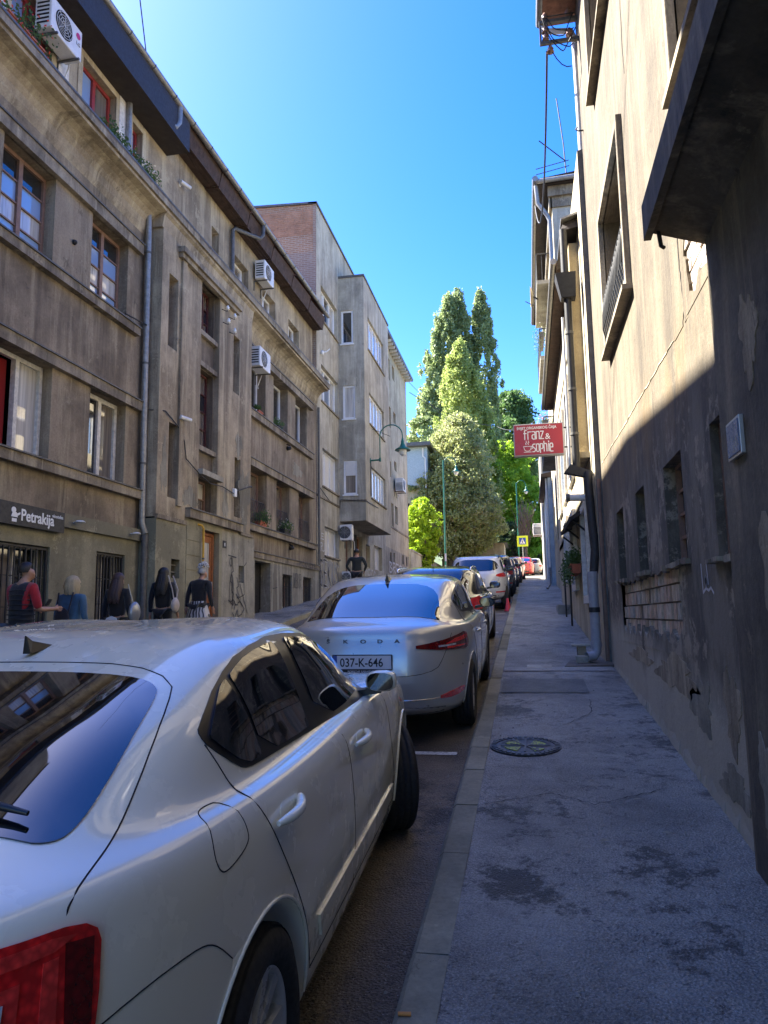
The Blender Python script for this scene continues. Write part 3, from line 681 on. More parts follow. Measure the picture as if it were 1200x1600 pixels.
# camera heads, junction box, cables, insulators on the tower
def cctv(p, label):
    t = thing('security_camera', p, label, 'camera')
    MB().lathe([(0, -.02), (.05, -.02), (.05, .0), (.02, .01), (.0, .01)], p, 'x', 12).build('mount', MT['whitemetal'], t)
    MB().tube([(p[0], p[1], p[2]), (p[0]+.08, p[1]+.03, p[2]+.0)], .014, 6).build('arm', MT['whitemetal'], t)
    MB().tube([(p[0]+.06, p[1]-.08, p[2]+.03), (p[0]+.16, p[1]+.2, p[2]+.02)], .045, 10).build('housing', MT['whitemetal'], t)
    MB().tube([(p[0]+.158, p[1]+.195, p[2]+.02), (p[0]+.163, p[1]+.21, p[2]+.019)], .034, 10).build('lens', MT['black'], t)
cctv((S_, 13.86, 5.72), 'white security camera on the stair tower above the cable')
cctv((AT, 14.55, 11.45), 'white security camera under the dark eaves')
def cable(pts, r, label, mat='iron', n=8, sag=0, name='cable'):
    P = []
    for i in range(len(pts)-1):
        a, b = Vector(pts[i]), Vector(pts[i+1])
        for k in range(n):
            t_ = k/n; p = a.lerp(b, t_); p.z -= sag*4*t_*(1-t_); P.append(p)
    P.append(Vector(pts[-1]))
    return tag(MB().tube(P, r, 5).build(name, MT[mat]), label, 'cable')
cable([(A+.18, 12.9, 5.68), (S_+.03, 13.2, 5.72), (S_+.03, 13.75, 5.55), (S_+.03, 14.05, 5.3), (S_+.03, 14.15, 4.95), (S_+.07, 14.75, 4.72), (S_+.1, 15.2, 4.6), (S_+.1, 15.9, 4.65), (S_+.03, 16.8, 4.62)], .013, 'black cable looping across the stair tower to a junction box', n=4)
cable([(S_+.04, 16.86, 4.7), (S_+.04, 17.9, 5.0), (A+.03, 18.5, 4.9)], .012, 'thin cable from the junction box round the tower edge')
jb = MB(); jb.fbox(FS, 16.72, 16.86, 4.55, 4.75, 0, .07); tag(jb.build('junction_box', MT['pvc'], bevel=.01), 'white junction box on the stair tower', 'box')
def insulator(m, p, s=1.):
    m.lathe([(0, -.07*s), (.018*s, -.07*s), (.03*s, -.05*s), (.05*s, -.045*s), (.03*s, -.02*s), (.045*s, 0), (.03*s, .02*s), (.022*s, .05*s), (0, .06*s)], p, 'z', 10)
ins = thing('insulator_hooks', (S_, 16.2, 8.9), 'cluster of white insulators on bent hooks on the stair tower', 'insulator')
for (yy, zz) in ((16.05, 9.02), (16.5, 9.0), (16.12, 8.72), (16.5, 8.62)):
    MB().tube([(S_, yy-.12, zz-.02), (S_+.08, yy-.1, zz-.06), (S_+.1, yy-.02, zz-.05), (S_+.1, yy, zz+.02)], .01, 5).build('hook', MT['iron'], ins)
    m = MB(); insulator(m, (S_+.1, yy, zz+.06)); m.build('insulator', MT['white'], ins)
cable([(A+.12, 12.05, 7.3), (A+.14, 12.9, 7.38)], .015, 'short rod from sill end to the downpipe', n=2)
lt = MB(); lt.lathe([(0, 0), (.05, .02), (.03, .06), (0, .08)], (A, 10.55, 7.95), 'x', 10); tag(lt.build('wall_hook', MT['iron']), 'small iron hook fixed on the pier between second floor windows', 'hook')
lt = MB(); lt.lathe([(0, 0), (.07, .02), (.05, .14), (0, .16)], (A, 21.9, 6.92), 'x', 10); lt.tube([(A, 21.9, 7.05), (A+.12, 21.9, 7.0)], .02); tag(lt.build('wall_bracket', MT['iron']), 'rusty bracket under the second floor sill band', 'bracket')
lt = MB(); lt.lathe([(0, 0), (.07, .02), (.05, .14), (0, .16)], (A, 22.2, 3.78), 'x', 10); lt.tube([(A, 22.2, 3.9), (A+.12, 22.2, 3.84)], .02); tag(lt.build('wall_bracket', MT['iron']), 'rusty bracket under the first floor sill band', 'bracket')
ac_unit((AT, 9.35, 10.95), 'L', 'white air conditioner with logo beside the flowered attic window', s=1)
ac_unit((AT, 19.1, 11.3), 'L', 'white air conditioner above the second white attic window', W=.8)
ac_unit((A, 18.35, 8.42), 'L', 'white air conditioner over the first window of the set-back part', W=.85, D=.34)
lg = MB(); lg.prism([(.055*math.cos(a), .055*math.sin(a)) for a in np.linspace(0, 2*math.pi, 16, endpoint=False)], lambda u, v, d: (AT+.385+d, 9.35+.70+u, 10.95+.40+v), 0, .004)
for o in C.objects:
    if o.name == 'air_conditioner': lgp = o
lg.build('logo', simple('magenta_logo', (.5, .02, .12), .5), lgp)
text('LG', .09, simple('grey_logo', (.25, .25, .26), .5), lgp, TM('L', (AT+.387, 9.35+.65, 10.95+.23)))
# plants
planter((A+.15, 8.3, 10.12), 'L', .85, 'red flowering plant in the top left attic window', 'terracotta', 'flower', 500, .3)
planter((A+.12, 10.9, 10.1), 'L', .9, 'green herb box below the red attic window', 'zinc_dk', None, 420, .2, 1)
planter((A+.12, 11.85, 10.1), 'L', .9, 'trailing pale flowered plant box beside the bent gutter pipe', 'zinc_dk', 'flowerw', 380, .18, 1)
planter((A-.1, 19.35, 4.12), 'L', .55, 'spiky green plant in red clay pot in the barred first floor window', 'terracotta', None, 420, .26)
planter((A-.05, 21.3, 4.12), 'L', .6, 'white flowering plant in dark pot on the middle first floor sill', 'iron', 'flowerw', 350, .2)
planter((A-.2, 21.1, 7.31), 'L', .4, 'small green plant in the middle white window of the second floor', 'iron', None, 300, .17)
planter((A-.2, 19.4, 7.31), 'L', .35, 'small brown planted pot on the sill below the air conditioner', 'terracotta', None, 160, .08)
for i, (a, b, c, d) in enumerate(hC[3:]):   # bellied balcony bars in front of the first floor windows
    m = MB()
    for k in range(9):
        u = a+.1+(b-a-.2)*k/8; m.tube([FA(u, c+.02, -.06), FA(u, c+.15, .06), FA(u, c+.35, .06), FA(u, c+.75, -.06)], .008, 4)
    m.tube([FA(a+.02, c+.75, -.06), FA(b-.02, c+.75, -.06)], .01, 4); m.build('window_guard', MT['iron'], B1)

# graffiti as painted strokes
def strokes(name, fn, paths, r, mat, label, d=.012):
    m = MB()
    for p in paths:
        for i in range(len(p)-1):
            (a, b), (c, e) = p[i], p[i+1]; L = math.hypot(c-a, e-b) or 1; nx, ny = -(e-b)/L*r, (c-a)/L*r
            ex, ey = (c-a)/L*r*.6, (e-b)/L*r*.6
            m.quad(fn(a+nx-ex, b+ny-ey, d), fn(a-nx-ex, b-ny-ey, d), fn(c-nx+ex, e-ny+ey, d), fn(c+nx+ex, e+ny+ey, d))
    return tag(m.build(name, mat), label, 'graffiti')
def loop(cx, cy, rx, ry, a0=0, a1=6.28, n=14): return [(cx+rx*math.cos(a0+(a1-a0)*i/n), cy+ry*math.sin(a0+(a1-a0)*i/n)) for i in range(n+1)]
FG = FL(S_+.02)
def wob(x0, y0, x1, y1, n=9, a=.06): return [(x0+(x1-x0)*i/n+random.uniform(-a, a), y0+(y1-y0)*i/n+random.uniform(-a, a)) for i in range(n+1)]
strokes('graffiti', FG, [loop(16.62, 2.95, .07, .1), [(16.45, 3.1), (16.95, 3.08)], wob(16.72, 3.05, 16.75, 1.9), wob(16.6, 2.6, 16.9, 1.8), loop(16.68, 2.3, .12, .35), [(17.0, 2.6), (17.12, 2.4), (17.0, 2.35), (17.15, 2.15), (17.02, 2.1)], [(17.1, 2.1), (17.5, 2.2), (17.45, 2.9), (17.62, 3.0)], [(16.95, 2.2), (17.5, 1.85), (17.3, 1.7)], [(17.2, 2.45), (17.7, 1.75)], [(16.75, 1.75), (16.9, 1.62), (17.05, 1.82), (17.1, 1.66), (17.35, 1.72)], wob(16.55, 2.0, 17.3, 1.95, 12, .08)], .012, MT['graff'], 'tangled black graffiti tag right of the entrance door')
strokes('graffiti', FL(A+.08), [[(20.45, 2.9), (20.42, 2.45)], [(20.42, 2.45), (20.8, 2.5)], [(20.7, 2.75), (20.68, 2.3)], ], .014, MT['graff'], 'small black angular tag on the basement wall')
tx = []
def lt_(ch, x, y, h, w):
    G = {'M': [[(0, 0), (0, 1), (.5, .4), (1, 1), (1, 0)]], 'C': [[(1, .9), (.5, 1), (0, .6), (0, .3), (.5, 0), (1, .1)]], 'N': [[(0, 0), (0, 1), (1, 0), (1, 1)]], 'E': [[(1, 1), (0, 1), (0, 0), (1, 0)], [(0, .5), (.8, .5)]], 'S': [[(1, .9), (.4, 1), (0, .75), (1, .3), (.6, 0), (0, .1)]], 'K': [[(0, 0), (0, 1)], [(1, 1), (0, .5), (1, 0)]], 'R': [[(0, 0), (0, 1), (.8, 1), (.9, .65), (0, .5), (1, 0)]], 'B': [[(0, 0), (0, 1), (.8, .9), (.3, .52), (1, .3), (.6, 0), (0, 0)]], 'U': [[(0, 1), (0, .2), (.5, 0), (1, .2), (1, 1)]], 'L': [[(0, 1), (0, 0), (1, 0)]], 'W': [[(0, 1), (.3, 0), (.5, .7), (.75, 0), (1, 1)]]}
    return [[(x+a*w, y+b*h) for a, b in p] for p in G[ch]]
def word(s, x, y, h, w, gap): return [q for i, ch in enumerate(s) for q in lt_(ch, x+i*(w+gap), y, h, w)]
strokes('graffiti', FL(A+.2), word('MCKNEWEL', 22.6, 3.26, .13, .2, .07), .014, MT['graff'], 'black scrawl along the ledge above basement windows', d=.015)
strokes('graffiti', FL(A+.08), word('WEKR', 22.35, 2.55, .45, .16, .05), .012, MT['graff'], 'thin dark tag between the two basement windows')
# unseen block added above the near eave to shade the right-hand pilaster
SHB = thing('shade_block', (A, 0, gr(-7, 0)), 'unseen box added over the brown block to shade the near pilaster', 'building')
MB().box(-13, GX-.02, -12, 6.5, 12.05, 14.9).build('shade_block_side', MT['tan'], SHB); MB().box(-13.2, GX+.1, -12, 6.52, 14.9, 15.05).build('roof', MT['zinc_dk'], SHB)
# ================================================================ grey modernist block with brick gable and bay
def brickmat(name, c1, c2, mortar, bw=.25, bh=.075, rot=(R(90), 0, 0), stain=.5):
    m = NT(name); b = m.n('ShaderNodeTexBrick'); b.inputs['Color1'].default_value = (*c1, 1); b.inputs['Color2'].default_value = (*c2, 1); b.inputs['Mortar'].default_value = (*mortar, 1)
    b.inputs['Scale'].default_value = 1; b.inputs['Mortar Size'].default_value = .011; b.inputs['Brick Width'].default_value = bw; b.inputs['Row Height'].default_value = bh; b.inputs['Bias'].default_value = -.1
    m.l(m.map((1, 1, 1), rot), b.inputs['Vector'])
    c = m.mix(m.ramp(m.noise(.8, 7, rough=.7), .45, .65, 0, stain), b.outputs['Color'], tuple(q*.5 for q in c1))
    c = m.mix(m.ramp(m.noise(1.7, 6, rough=.75), .55, .68, 0, .6), c, mortar)
    m.col(c); m.set(Roughness=.9); m.bump(b.outputs['Fac'], -.6, .02); return m.mat
MT['gable'] = brickmat('gable_brick', (.36, .205, .12), (.27, .15, .09), (.40, .33, .25))
MT['brick_l'] = simple('pale_dusty_brick', (.34, .25, .20), .9, noise=.45, bump=.6, nsc=9)
MT['brick_s'] = simple('sooty_brick', (.50, .40, .29), .92, noise=.45, bump=.7, nsc=9)
MT['brick_s2'] = simple('greyish_brick', (.42, .36, .28), .92, noise=.4, bump=.7, nsc=9); MT['brick_s3'] = simple('ruddy_brick', (.46, .32, .22), .92, noise=.4, bump=.7, nsc=9)
MT['mortar'] = simple('dark_mortar', (.14, .12, .095), .95, noise=.4, bump=.5)
B3 = thing('apartment_building', (A, 25.3, gr(-7, 25.3)), 'pale grey building with exposed brick gable and jutting corner bay', 'building')
Y0 = 25.32; Y1 = 36.
h3 = [(25.95, 28.45, 12.9, 14.25), (25.95, 28.5, 9.68, 11.1), (26.1, 28.45, 6.45, 7.9), (26.35, 28.45, 3.88, 4.98), (29.55, 30.5, 3.2, 5.0), (30.9, 32.75, 2.6, 5.2), (33.5, 34.4, 3.9, 4.95), (35.4, 37.4, 3.9, 5.1)]
fwall('wall', B3, FA, Y0, 38.5, -1, 15.2, h3, .16, MT['grey'])
MB().quad(FA(Y0, 15.2), FA(31.6, 15.2), FA(31.6, 17.2), FA(Y0, 17.2)).build('wall', MT['grey'], B3)
for k, (a, b, c, d) in enumerate(h3[:4]):
    n = 3
    if k < 2: window(B3, FA, a, b, c, d, .14, 'pvc', n, 1, ['glass2', 'glass', 'glass2'], fr=.08, mu=.06)
    else:
        w_ = window(B3, FA, a, b, c, d, .14, 'pvc', 3 if k == 2 else 2, 1, ['blind'], fr=.07, mu=.03, label='window with closed white shutters')
    MB().fbox(FA, a-.05, b+.05, c-.06, c, -.02, .06).build('sill', MT['mould'], B3)
window(B3, FA, 29.55, 30.5, 3.2, 5.0, .16, 'brownwood', 1, 2, ['glass3', 'glass'], fr=.08)
window(B3, FA, 30.9, 32.75, 2.6, 5.2, .16, 'doorwood', 2, 2, ['glass3'], fr=.1, label='brown glazed entrance door', name='door')
window(B3, FA, 33.5, 34.4, 3.9, 4.95, .16, 'brownwood', 1, 1, ['glass3'], fr=.06)
window(B3, FA, 35.4, 37.4, 3.9, 5.1, .16, 'wwood', 2, 1, ['blind'], fr=.06)
gb = MB(); gF = FF(Y0)
gb.quad(gF(-18, 5), gF(A, 5), gF(A, 15.3), gF(-18, 15.3), 1); gb.quad(gF(-18, 15.3), gF(A-.12, 15.3), gF(A-.12, 17.2), gF(-18, 17.75), 0)
gb.quad(gF(A-.12, 15.3, .01), gF(A, 15.3, .01), gF(A, 17.2, .01), gF(A-.12, 17.2, .01), 1)
gb.build('brick_gable', [MT['gable'], brickmat('dirty_gable_brick', (.30, .20, .14), (.25, .165, .12), (.33, .29, .24), stain=.3)], B3)
# nearest courses of the gable, brick by brick where they show
def gkeep(u, v): return True
nb = bricks(B3, gF, -9.9, -7.35, 16.02, 17.05, .27, .078, MT['gable_b'] if 'gable_b' in MT else simple('gable_single_brick', (.36, .20, .12), .9, noise=.4, nsc=3), gkeep, proud=.006)
cpg = MB(); cpg.hexa([(-18, Y0-.06, 17.75), (A+.04, Y0-.06, 17.2), (A+.04, Y0+.3, 17.2), (-18, Y0+.3, 17.75), (-18, Y0-.06, 17.83), (A+.04, Y0-.06, 17.28), (A+.04, Y0+.3, 17.28), (-18, Y0+.3, 17.83)])
cpg.build('coping', MT['zinc_dk'], B3)
MB().fbox(FA, Y0-.06, 31.66, 17.2, 17.28, -.3, .05).build('coping', MT['zinc_dk'], B3)
MB().quad((A, 31.6, 17.2), (-18, 31.6, 17.2), (-18, 31.6, -1), (A, 31.6, -1)).quad((A, 25.32, 17.21), (A, 31.6, 17.21), (-18, 31.6, 17.5), (-18, 25.32, 17.76)).quad((A, 31.6, 15.2), (A, 38.5, 15.2), (-18, 38.5, 15.2), (-18, 31.6, 15.2)).build('roof', MT['zinc_dk'], B3)
BX = -6.22; by0, by1, bz0, bz1 = 28.64, 34.2, 5.44, 15.74
FB, FBn = FL(BX), FF(by0)
hb = [(29.45, 32.95, 12.85, 14.3), (29.55, 32.8, 9.65, 11.0), (29.75, 32.95, 6.52, 7.85)]
fwall('bay_wall', B3, FB, by0, by1, bz0, bz1, hb, .12, MT['grey'])
hn_ = [(-7.19, -6.68, 12.85, 14.3), (-7.14, -6.62, 9.64, 11.05), (-7.13, -6.57, 6.5, 7.9)]
fwall('bay_wall', B3, FBn, A, BX, bz0, bz1, hn_, .1, MT['grey'])
for k, (a, b, c, d) in enumerate(hb):
    w_ = window(B3, FB, a, b, c, d, .1, 'pvc', 5, 1, ['glass4', 'glass2', 'glass4', 'glass2', 'glass4'], fr=.08, mu=.06); MB().fbox(FB, a-.05, b+.05, c-.06, c, -.02, .06).build('sill', MT['mould'], B3)
for k, (a, b, c, d) in enumerate(hn_):
    w_ = window(B3, FBn, a, b, c, d, .05, 'pvc', 1, 1, [['glass', 'glass2', 'glass3'][k]], fr=.075); MB().fbox(FBn, a-.04, b+.04, c-.06, c, -.02, .05).build('sill', MT['pvc'], B3)
MB().fbox(FBn, -7.06, -6.64, 7.28, 7.84, -.06, -.03).build('roller_blind', MT['blind'], B3)
MB().box(A, BX, by0, by1, bz0-.02, bz0, 0).build('bay_underside', MT['grey_dk'], B3)
MB().box(A, BX+.04, by0-.04, by1, bz1, bz1+.09, 0).build('bay_coping', MT['zinc_dk'], B3)
MB().quad((BX, by1, bz0), (A, by1, bz0), (A, by1, bz1), (BX, by1, bz1)).build('bay_wall', MT['grey'], B3)
band('string_course', B3, FBn, A, BX+.03, 6.22, 6.28, .03, MT['mould']); band('string_course', B3, FA, Y0, 28.6, 5.95, 6.02, .04, MT['mould'])
ac_unit((-7.22, 28.66, 4.62), 'F', 'white air conditioner tucked under the grey bay', W=.5, H=.62, D=.3)
ac_unit((-7.22, 28.9, 2.95), 'F', 'small white air conditioner low on the wall by the walking man', W=.45, H=.45, D=.25)
strokes('graffiti', FA, word('LE', 25.5, 4.45, .2, .3, .08)+word('BRU', 25.5, 4.0, .3, .22, .06), .02, MT['graffw'], 'white scribble beside the shuttered ground floor window', d=.01)
P = []
for i, ch in enumerate('SEKUS'):
    for q in lt_(ch, 25.65+i*.58, 2.75, .95, .36): P += [[(a-.05, b+.02) for a, b in q], [(a+.06, b-.02) for a, b in q]]
strokes('graffiti', FA, P, .018, MT['graff'], 'large outlined bubble letter graffiti on grey wall base', d=.01)
strokes('graffiti', FA, P, .05, MT['graffw'], 'pale fill of the large bubble letter graffiti', d=.004)
strokes('graffiti', FA, word('SWEC', 33.2, 2.9, .9, .5, .12)+word('NEB', 33.4, 3.3, .5, .4, .12), .03, MT['graffw'], 'pale graffiti band left of the far shutters', d=.01)
downpipe([(A+.08, Y0-.02, 9.2), (A+.08, Y0+.05, 2.3)], .045, 'zinc_dk', 'thin dark downpipe on the seam between brown and grey buildings')
sc_ = MB(); sc_.tube([(A, 25.9, 11.5), (A+.22, 25.95, 11.55), (A+.3, 26.1, 11.7)], .02, 6); sc_.lathe([(0, 0), (.08, .03), (.09, .1), (0, .12)], (A, 25.9, 11.5), 'x', 10); tag(sc_.build('wall_insulator', MT['white']), 'white insulator bracket on the grey wall near the cornice', 'insulator')
cable([(A+.03, 25.4, 6.35), (A+.04, 27, 5.98), (A+.04, 28.5, 6.0), (A+.05, 28.6, 6.3), (BX+.03, 28.6, 6.2), (BX+.03, 31, 6.25)], .014, 'black cable sagging across the grey facade below the blinds', n=4)

# ================================================================ tall tan building behind the bay
B4 = thing('apartment_building', (A, 40, gr(-7, 40)), 'tan weathered building with deep eaves beyond the grey bay', 'building')
h4 = [(39.95, 40.7, 15.1, 16.35), (41.45, 42.2, 15.5, 16.35), (39.95, 40.8, 12.3, 13.5), (41.6, 42.4, 12.9, 13.55), (39.7, 40.55, 9.4, 10.3), (41.6, 42.4, 10.05, 10.6), (40.4, 41.15, 6.6, 7.95), (41.6, 42.5, 6.9, 7.95), (39.7, 40.1, 4.55, 5.1), (40.75, 41.25, 4.6, 5.15), (43.7, 44.25, 4.7, 5.25), (42.1, 42.8, 3.3, 4.35), (45.1, 45.6, 4.7, 5.25)]
fwall('wall', B4, FL(A-.02), 38.5, 46.35, 5.32, 16.95, h4[:8], .22, MT['beige'])
fwall('wall', B4, FL(A-.0), 38.5, 46.35, -1, 5.32, h4[8:], .22, MT['grey_dk'])
for a, b, c, d in h4: window(B4, FL(A), a, b, c, d, .2, 'brownwood' if c > 5.3 else 'iron', 1, 1, ['glass3', 'glass'], fr=.07)
band('string_course', B4, FL(A-.02), 38.5, 46.4, 6.5, 6.6, .04, MT['mould'])
F6 = FF(46.35)
MB().quad((A, 46.35, -1), (A, 46.35, 17), (-18, 46.35, 17), (-18, 46.35, -1)).quad((A, 38.5, 15), (A, 38.5, 17), (-18, 38.5, 17), (-18, 38.5, 15)).build('wall', MT['beige'], B4)
m = MB(); m.hexa([(A-.1, 36.3, 16.95), (A+.42, 36.3, 16.95), (A+.42, 46.75, 16.95), (A-.1, 46.75, 16.95), (-18, 36.3, 20), (A+.45, 36.3, 17.12), (A+.45, 46.8, 17.12), (-18, 46.8, 20)]); m.build('roof', MT['zinc_dk'], B4)
for k in range(14): MB().box(A, A+.40, 38.9+k*.56, 39.0+k*.56, 16.8, 16.95).build('rafter_end', MT['wwood'], B4)
MB().quad((A, 38.49, 15), (A+.0, 38.49, 17), (-18, 38.49, 17), (-18, 38.49, 15)).build('wall', MT['beige'], B4)
ac_unit((A, 41.3, 8.75), 'L', 'air conditioner hanging on the tan building', W=.95, H=.75, D=.45)
strokes('graffiti', FL(A), word('BRESK', 39.4, 4.0, .55, .8, .2), .05, MT['graffw'], 'white graffiti along the base of the tan building', d=.02)

# ================================================================ far end
BF = thing('office_building', (-12, 60, gr(-8, 60)), 'flat-roofed pale building with perforated parapet peeking behind trees', 'building')
F60 = FF(60.)
m = MB(); m.box(-16, -8.35, 60, 68, 3, 12.35); m.build('wall', MT['beige'], BF)
MB().fbox(F60, -9.5, -7.75, 12.35, 15.6, -6, .02).build('glazed_storey', simple('pale_blue_glazing', (.36, .44, .47), .25, noise=.2), BF)
MB().fbox(F60, -16, -7.4, 15.6, 15.9, -7, .7).build('roof', MT['zinc_dk'], BF)
for i in range(5):
    for j in range(3): MB().fbox(F60, -9.55+i*.35, -9.33+i*.35, 9.9+j*.38, 10.12+j*.38, 0, .015).build('screen_opening', MT['void'], BF)
MB().tube([(-8.1, 59.9, 15.5), (-8.1, 59.9, 14.8), (-7.9, 59.9, 14.6), (-7.9, 59.9, 9)], .07, 8).build('downpipe', MT['whitemetal'], BF)
BG = thing('small_house', (-3.4, 70, gr(-3, 70)), 'low tan garden building with dark tall shutters below trees', 'building')
MB().box(-7.0, -1.9, 66, 72, 3.6, 7.9).build('wall', MT['beige'], BG)
for k in range(5): MB().box(-6.0+k*.42, -5.65+k*.42, 65.93, 66, 4.9, 7.2).build('shutter', MT['brown_dk'], BG)
MB().box(-3.1, -2.5, 65.93, 66, 6.0, 6.9).build('window', MT['glass3'], BG)
MB().hexa([(-7.3, 65.6, 7.9), (-1.6, 65.6, 7.9), (-1.6, 72.4, 7.9), (-7.3, 72.4, 7.9), (-6.6, 67.5, 8.0), (-2.3, 67.5, 8.0), (-2.3, 70.5, 8.0), (-6.6, 70.5, 8.0)]).build('roof', MT['zinc_dk'], BG)
BW = thing('white_house', (-1.5, 78, gr(-1, 78)), 'bright white house glimpsed between trunks at the street end', 'building')
MB().box(-3.6, .1, 79, 86, 4, 10).build('wall', MT['white'], BW)
for i in range(3):
    for j in range(2): MB().box(-3.3+i*1.1, -2.7+i*1.1, 78.94, 79, 5.8+j*2.2, 7.0+j*2.2).build('window', MT['glass'], BW)
MB().box(-3.9, .4, 78.7, 86.2, 10, 10.3).build('roof', MT['tilered'], BW)
BY = thing('yellow_house', (3, 95, gr(1, 95)), 'low yellow house closing the view above the white car', 'building')
MB().box(.3, 9, 92, 100, 4, 9.4).build('wall', plaster('yellow_plaster', (.55, .40, .16), (.6, .44, .2), (.4, .28, .12), .4), BY)
for i in range(4): MB().box(.9+i*1.5, 1.6+i*1.5, 91.95, 92, 7.2, 8.6).build('window', MT['glass3'], BY)
MB().hexa([(0, 91.6, 9.4), (9.4, 91.6, 9.4), (9.4, 100.4, 9.4), (0, 100.4, 9.4), (1, 95, 11), (8.4, 95, 11), (8.4, 97, 11), (1, 97, 11)]).build('roof', MT['tilered'], BY)
gw = thing('garden_wall', (-7.3, 52, gr(-7, 52)), 'grey stuccoed garden wall under the yellow-green tree', 'wall')
MB().box(-7.5, -7.2, 46.6, 64, 3, 5.75).build('wall', MT['concrete'], gw); MB().box(-7.55, -7.15, 46.6, 64, 5.75, 5.85).build('coping', MT['concrete'], gw)
gw = thing('garden_wall', (-5, 64, gr(-5, 64)), 'pale wall with posts behind the lamp post', 'wall')
MB().box(-7.2, -2.0, 64, 64.3, 4, 6.5).build('wall', MT['concrete'], gw)
for k in range(6): MB().box(-7.1+k*.95, -6.95+k*.95, 63.93, 64, 4.4, 6.9).build('post', MT['concrete'], gw)

# ================================================================ right-hand building
RX = 1.1; FRt = FR(RX)
BR = thing('corner_building', (RX, 8, gz(8)), 'tan streaked plaster building with exposed brick patches along the pavement', 'building')
lw = [(8.68, 9.32, 1.98, 2.80, .10), (7.12, 7.68, 1.98, 2.78, .10), (5.42, 6.12, 1.96, 2.74, .10), (4.26, 4.58, 1.90, 2.70, .06)]
uw = [(7.08, 8.95, 4.80, 6.38), (2.9, 4.62, 5.02, 6.7), (6.9, 9.0, 8.25, 9.9), (2.8, 4.6, 8.3, 9.9), (-1.5, .4, 5.0, 6.7)]
p2 = [(4.13, 4.98, 3.52, 4.30)]
p1 = [(5.74, 9.2, 1.28, 1.955)]
class Hole: pass
fwall('wall', BR, FRt, -6, 10.78, -1.2, 10.9, lw+uw+p1+p2, .26, MT['rwall'])
# masonry behind the fallen plaster, laid brick by brick
def ragged(u0, u1, v0, v1, seed, e=.12):
    rr = random.Random(seed); n = 26; P = []
    def j(k): return e*(.5+.5*math.sin(k*1.7+seed))*rr.uniform(.2, 1)
    return None
MB().quad(FRt(5.74, 1.2, -.045), FRt(9.2, 1.2, -.045), FRt(9.2, 2.0, -.045), FRt(5.74, 2.0, -.045)).build('mortar_bed', MT['mortar'], BR)
rb = random.Random(3)
u = 5.76
cols_ = []
while u < 9.18: cols_.append(u); u += .135
for r_ in range(5):
    for k, u in enumerate(cols_):
        z0 = 1.255+r_*.142; a = u+rb.uniform(-.01, .01); d = rb.uniform(-.04, -.012)
        if rb.random() < .04: continue
        MB().fbox(FRt, a, a+.104+rb.uniform(-.008, .006), z0+.005, z0+.131, -.045, d).build('brick', rb.choice([MT['brick_s'], MT['brick_s2'], MT['brick_s3']]), BR)
MB().quad(FRt(4.13, 3.5, -.05), FRt(4.98, 3.5, -.05), FRt(4.98, 4.3, -.05), FRt(4.13, 4.3, -.05)).build('mortar_bed', MT['brick_s'], BR)
for r_ in range(9):
    for k in range(4):
        z0 = 3.52+r_*.086; a = 4.13+k*.255-(.12 if r_ % 2 else 0); b = min(a+.24, 4.98); a = max(a, 4.13)
        if b-a > .04: MB().fbox(FRt, a, b, z0+.006, z0+.078, -.05, rb.uniform(-.022, -.006)).build('brick', simple('whitish_brick', (.52, .44, .36), .9, noise=.4, bump=.5, nsc=8) if (r_, k) == (0, 0) else bpy.data.materials['whitish_brick'], BR)
# ragged plaster lips round the patches and along the foot
def lip(pts, wdt, d, seed, name='plaster_edge', mat='rwall', inward=None):
    rr = random.Random(seed); P = []
    for i in range(len(pts)-1):
        (a, b), (c, e) = pts[i], pts[i+1]; n = max(2, int(math.hypot(c-a, e-b)/.045))
        for k in range(n):
            t_ = k/n; P.append((a+(c-a)*t_, b+(e-b)*t_))
    P.append(pts[-1]); m = MB(); N = len(P); w1 = .5
    for i in range(N-1):
        ws = []
        for q in (i, i+1):
            rr2 = random.Random(seed*1000+q); ws.append(wdt*(.35+.65*abs(math.sin(q*.37+seed))*rr2.uniform(.5, 1)))
        (a, b), (c, e) = P[i], P[i+1]; L = math.hypot(c-a, e-b) or 1; nx, ny = -(e-b)/L, (c-a)/L
        d0 = d
        m.hexa([FRt(a, b, -.05), FRt(c, e, -.05), FRt(c+nx*ws[1], e+ny*ws[1], -.05), FRt(a+nx*ws[0], b+ny*ws[0], -.05),
                FRt(a, b, d0), FRt(c, e, d0), FRt(c+nx*ws[1], e+ny*ws[1], d0-.004), FRt(a+nx*ws[0], b+ny*ws[0], d0-.004)])
    return m.build(name, MT[mat], BR)
lip([(5.73, 1.275), (9.21, 1.275)], .22, .004, 1); lip([(9.2, 1.97), (9.2, 1.27)], .3, .005, 2); lip([(9.21, 1.965), (5.73, 1.965)], .06, .006, 3); lip([(5.74, 1.27), (5.74, 1.97)], .16, .005, 4)
lip([(4.12, 3.52), (4.98, 3.52)], .16, .004, 5); lip([(4.98, 3.5), (4.98, 4.3)], .22, .005, 6)
sk = MB(); rr = random.Random(9)   # broken plinth render along the pavement
y = 3.0
hts = []
while y < 10.7:
    s_ = rr.uniform(.06, .14); hts.append((y, rr.uniform(.0, .06) if y < 8 else rr.uniform(.0, .03))); y += s_
for i in range(len(hts)-1):
    (a, ha), (b, hb_) = hts[i], hts[i+1]; d = rr.uniform(.008, .03)
    sk.hexa([FRt(a, gz(a)-.1, 0), FRt(b, gz(b)-.1, 0), FRt(b, gz(b)+hb_+.05, 0), FRt(a, gz(a)+ha+.05, 0), FRt(a, gz(a)-.1, d), FRt(b, gz(b)-.1, d), FRt(b, gz(b)+hb_, d*.4), FRt(a, gz(a)+ha, d*.4)])
sk.build('plinth_render', MT['rwall'], BR)
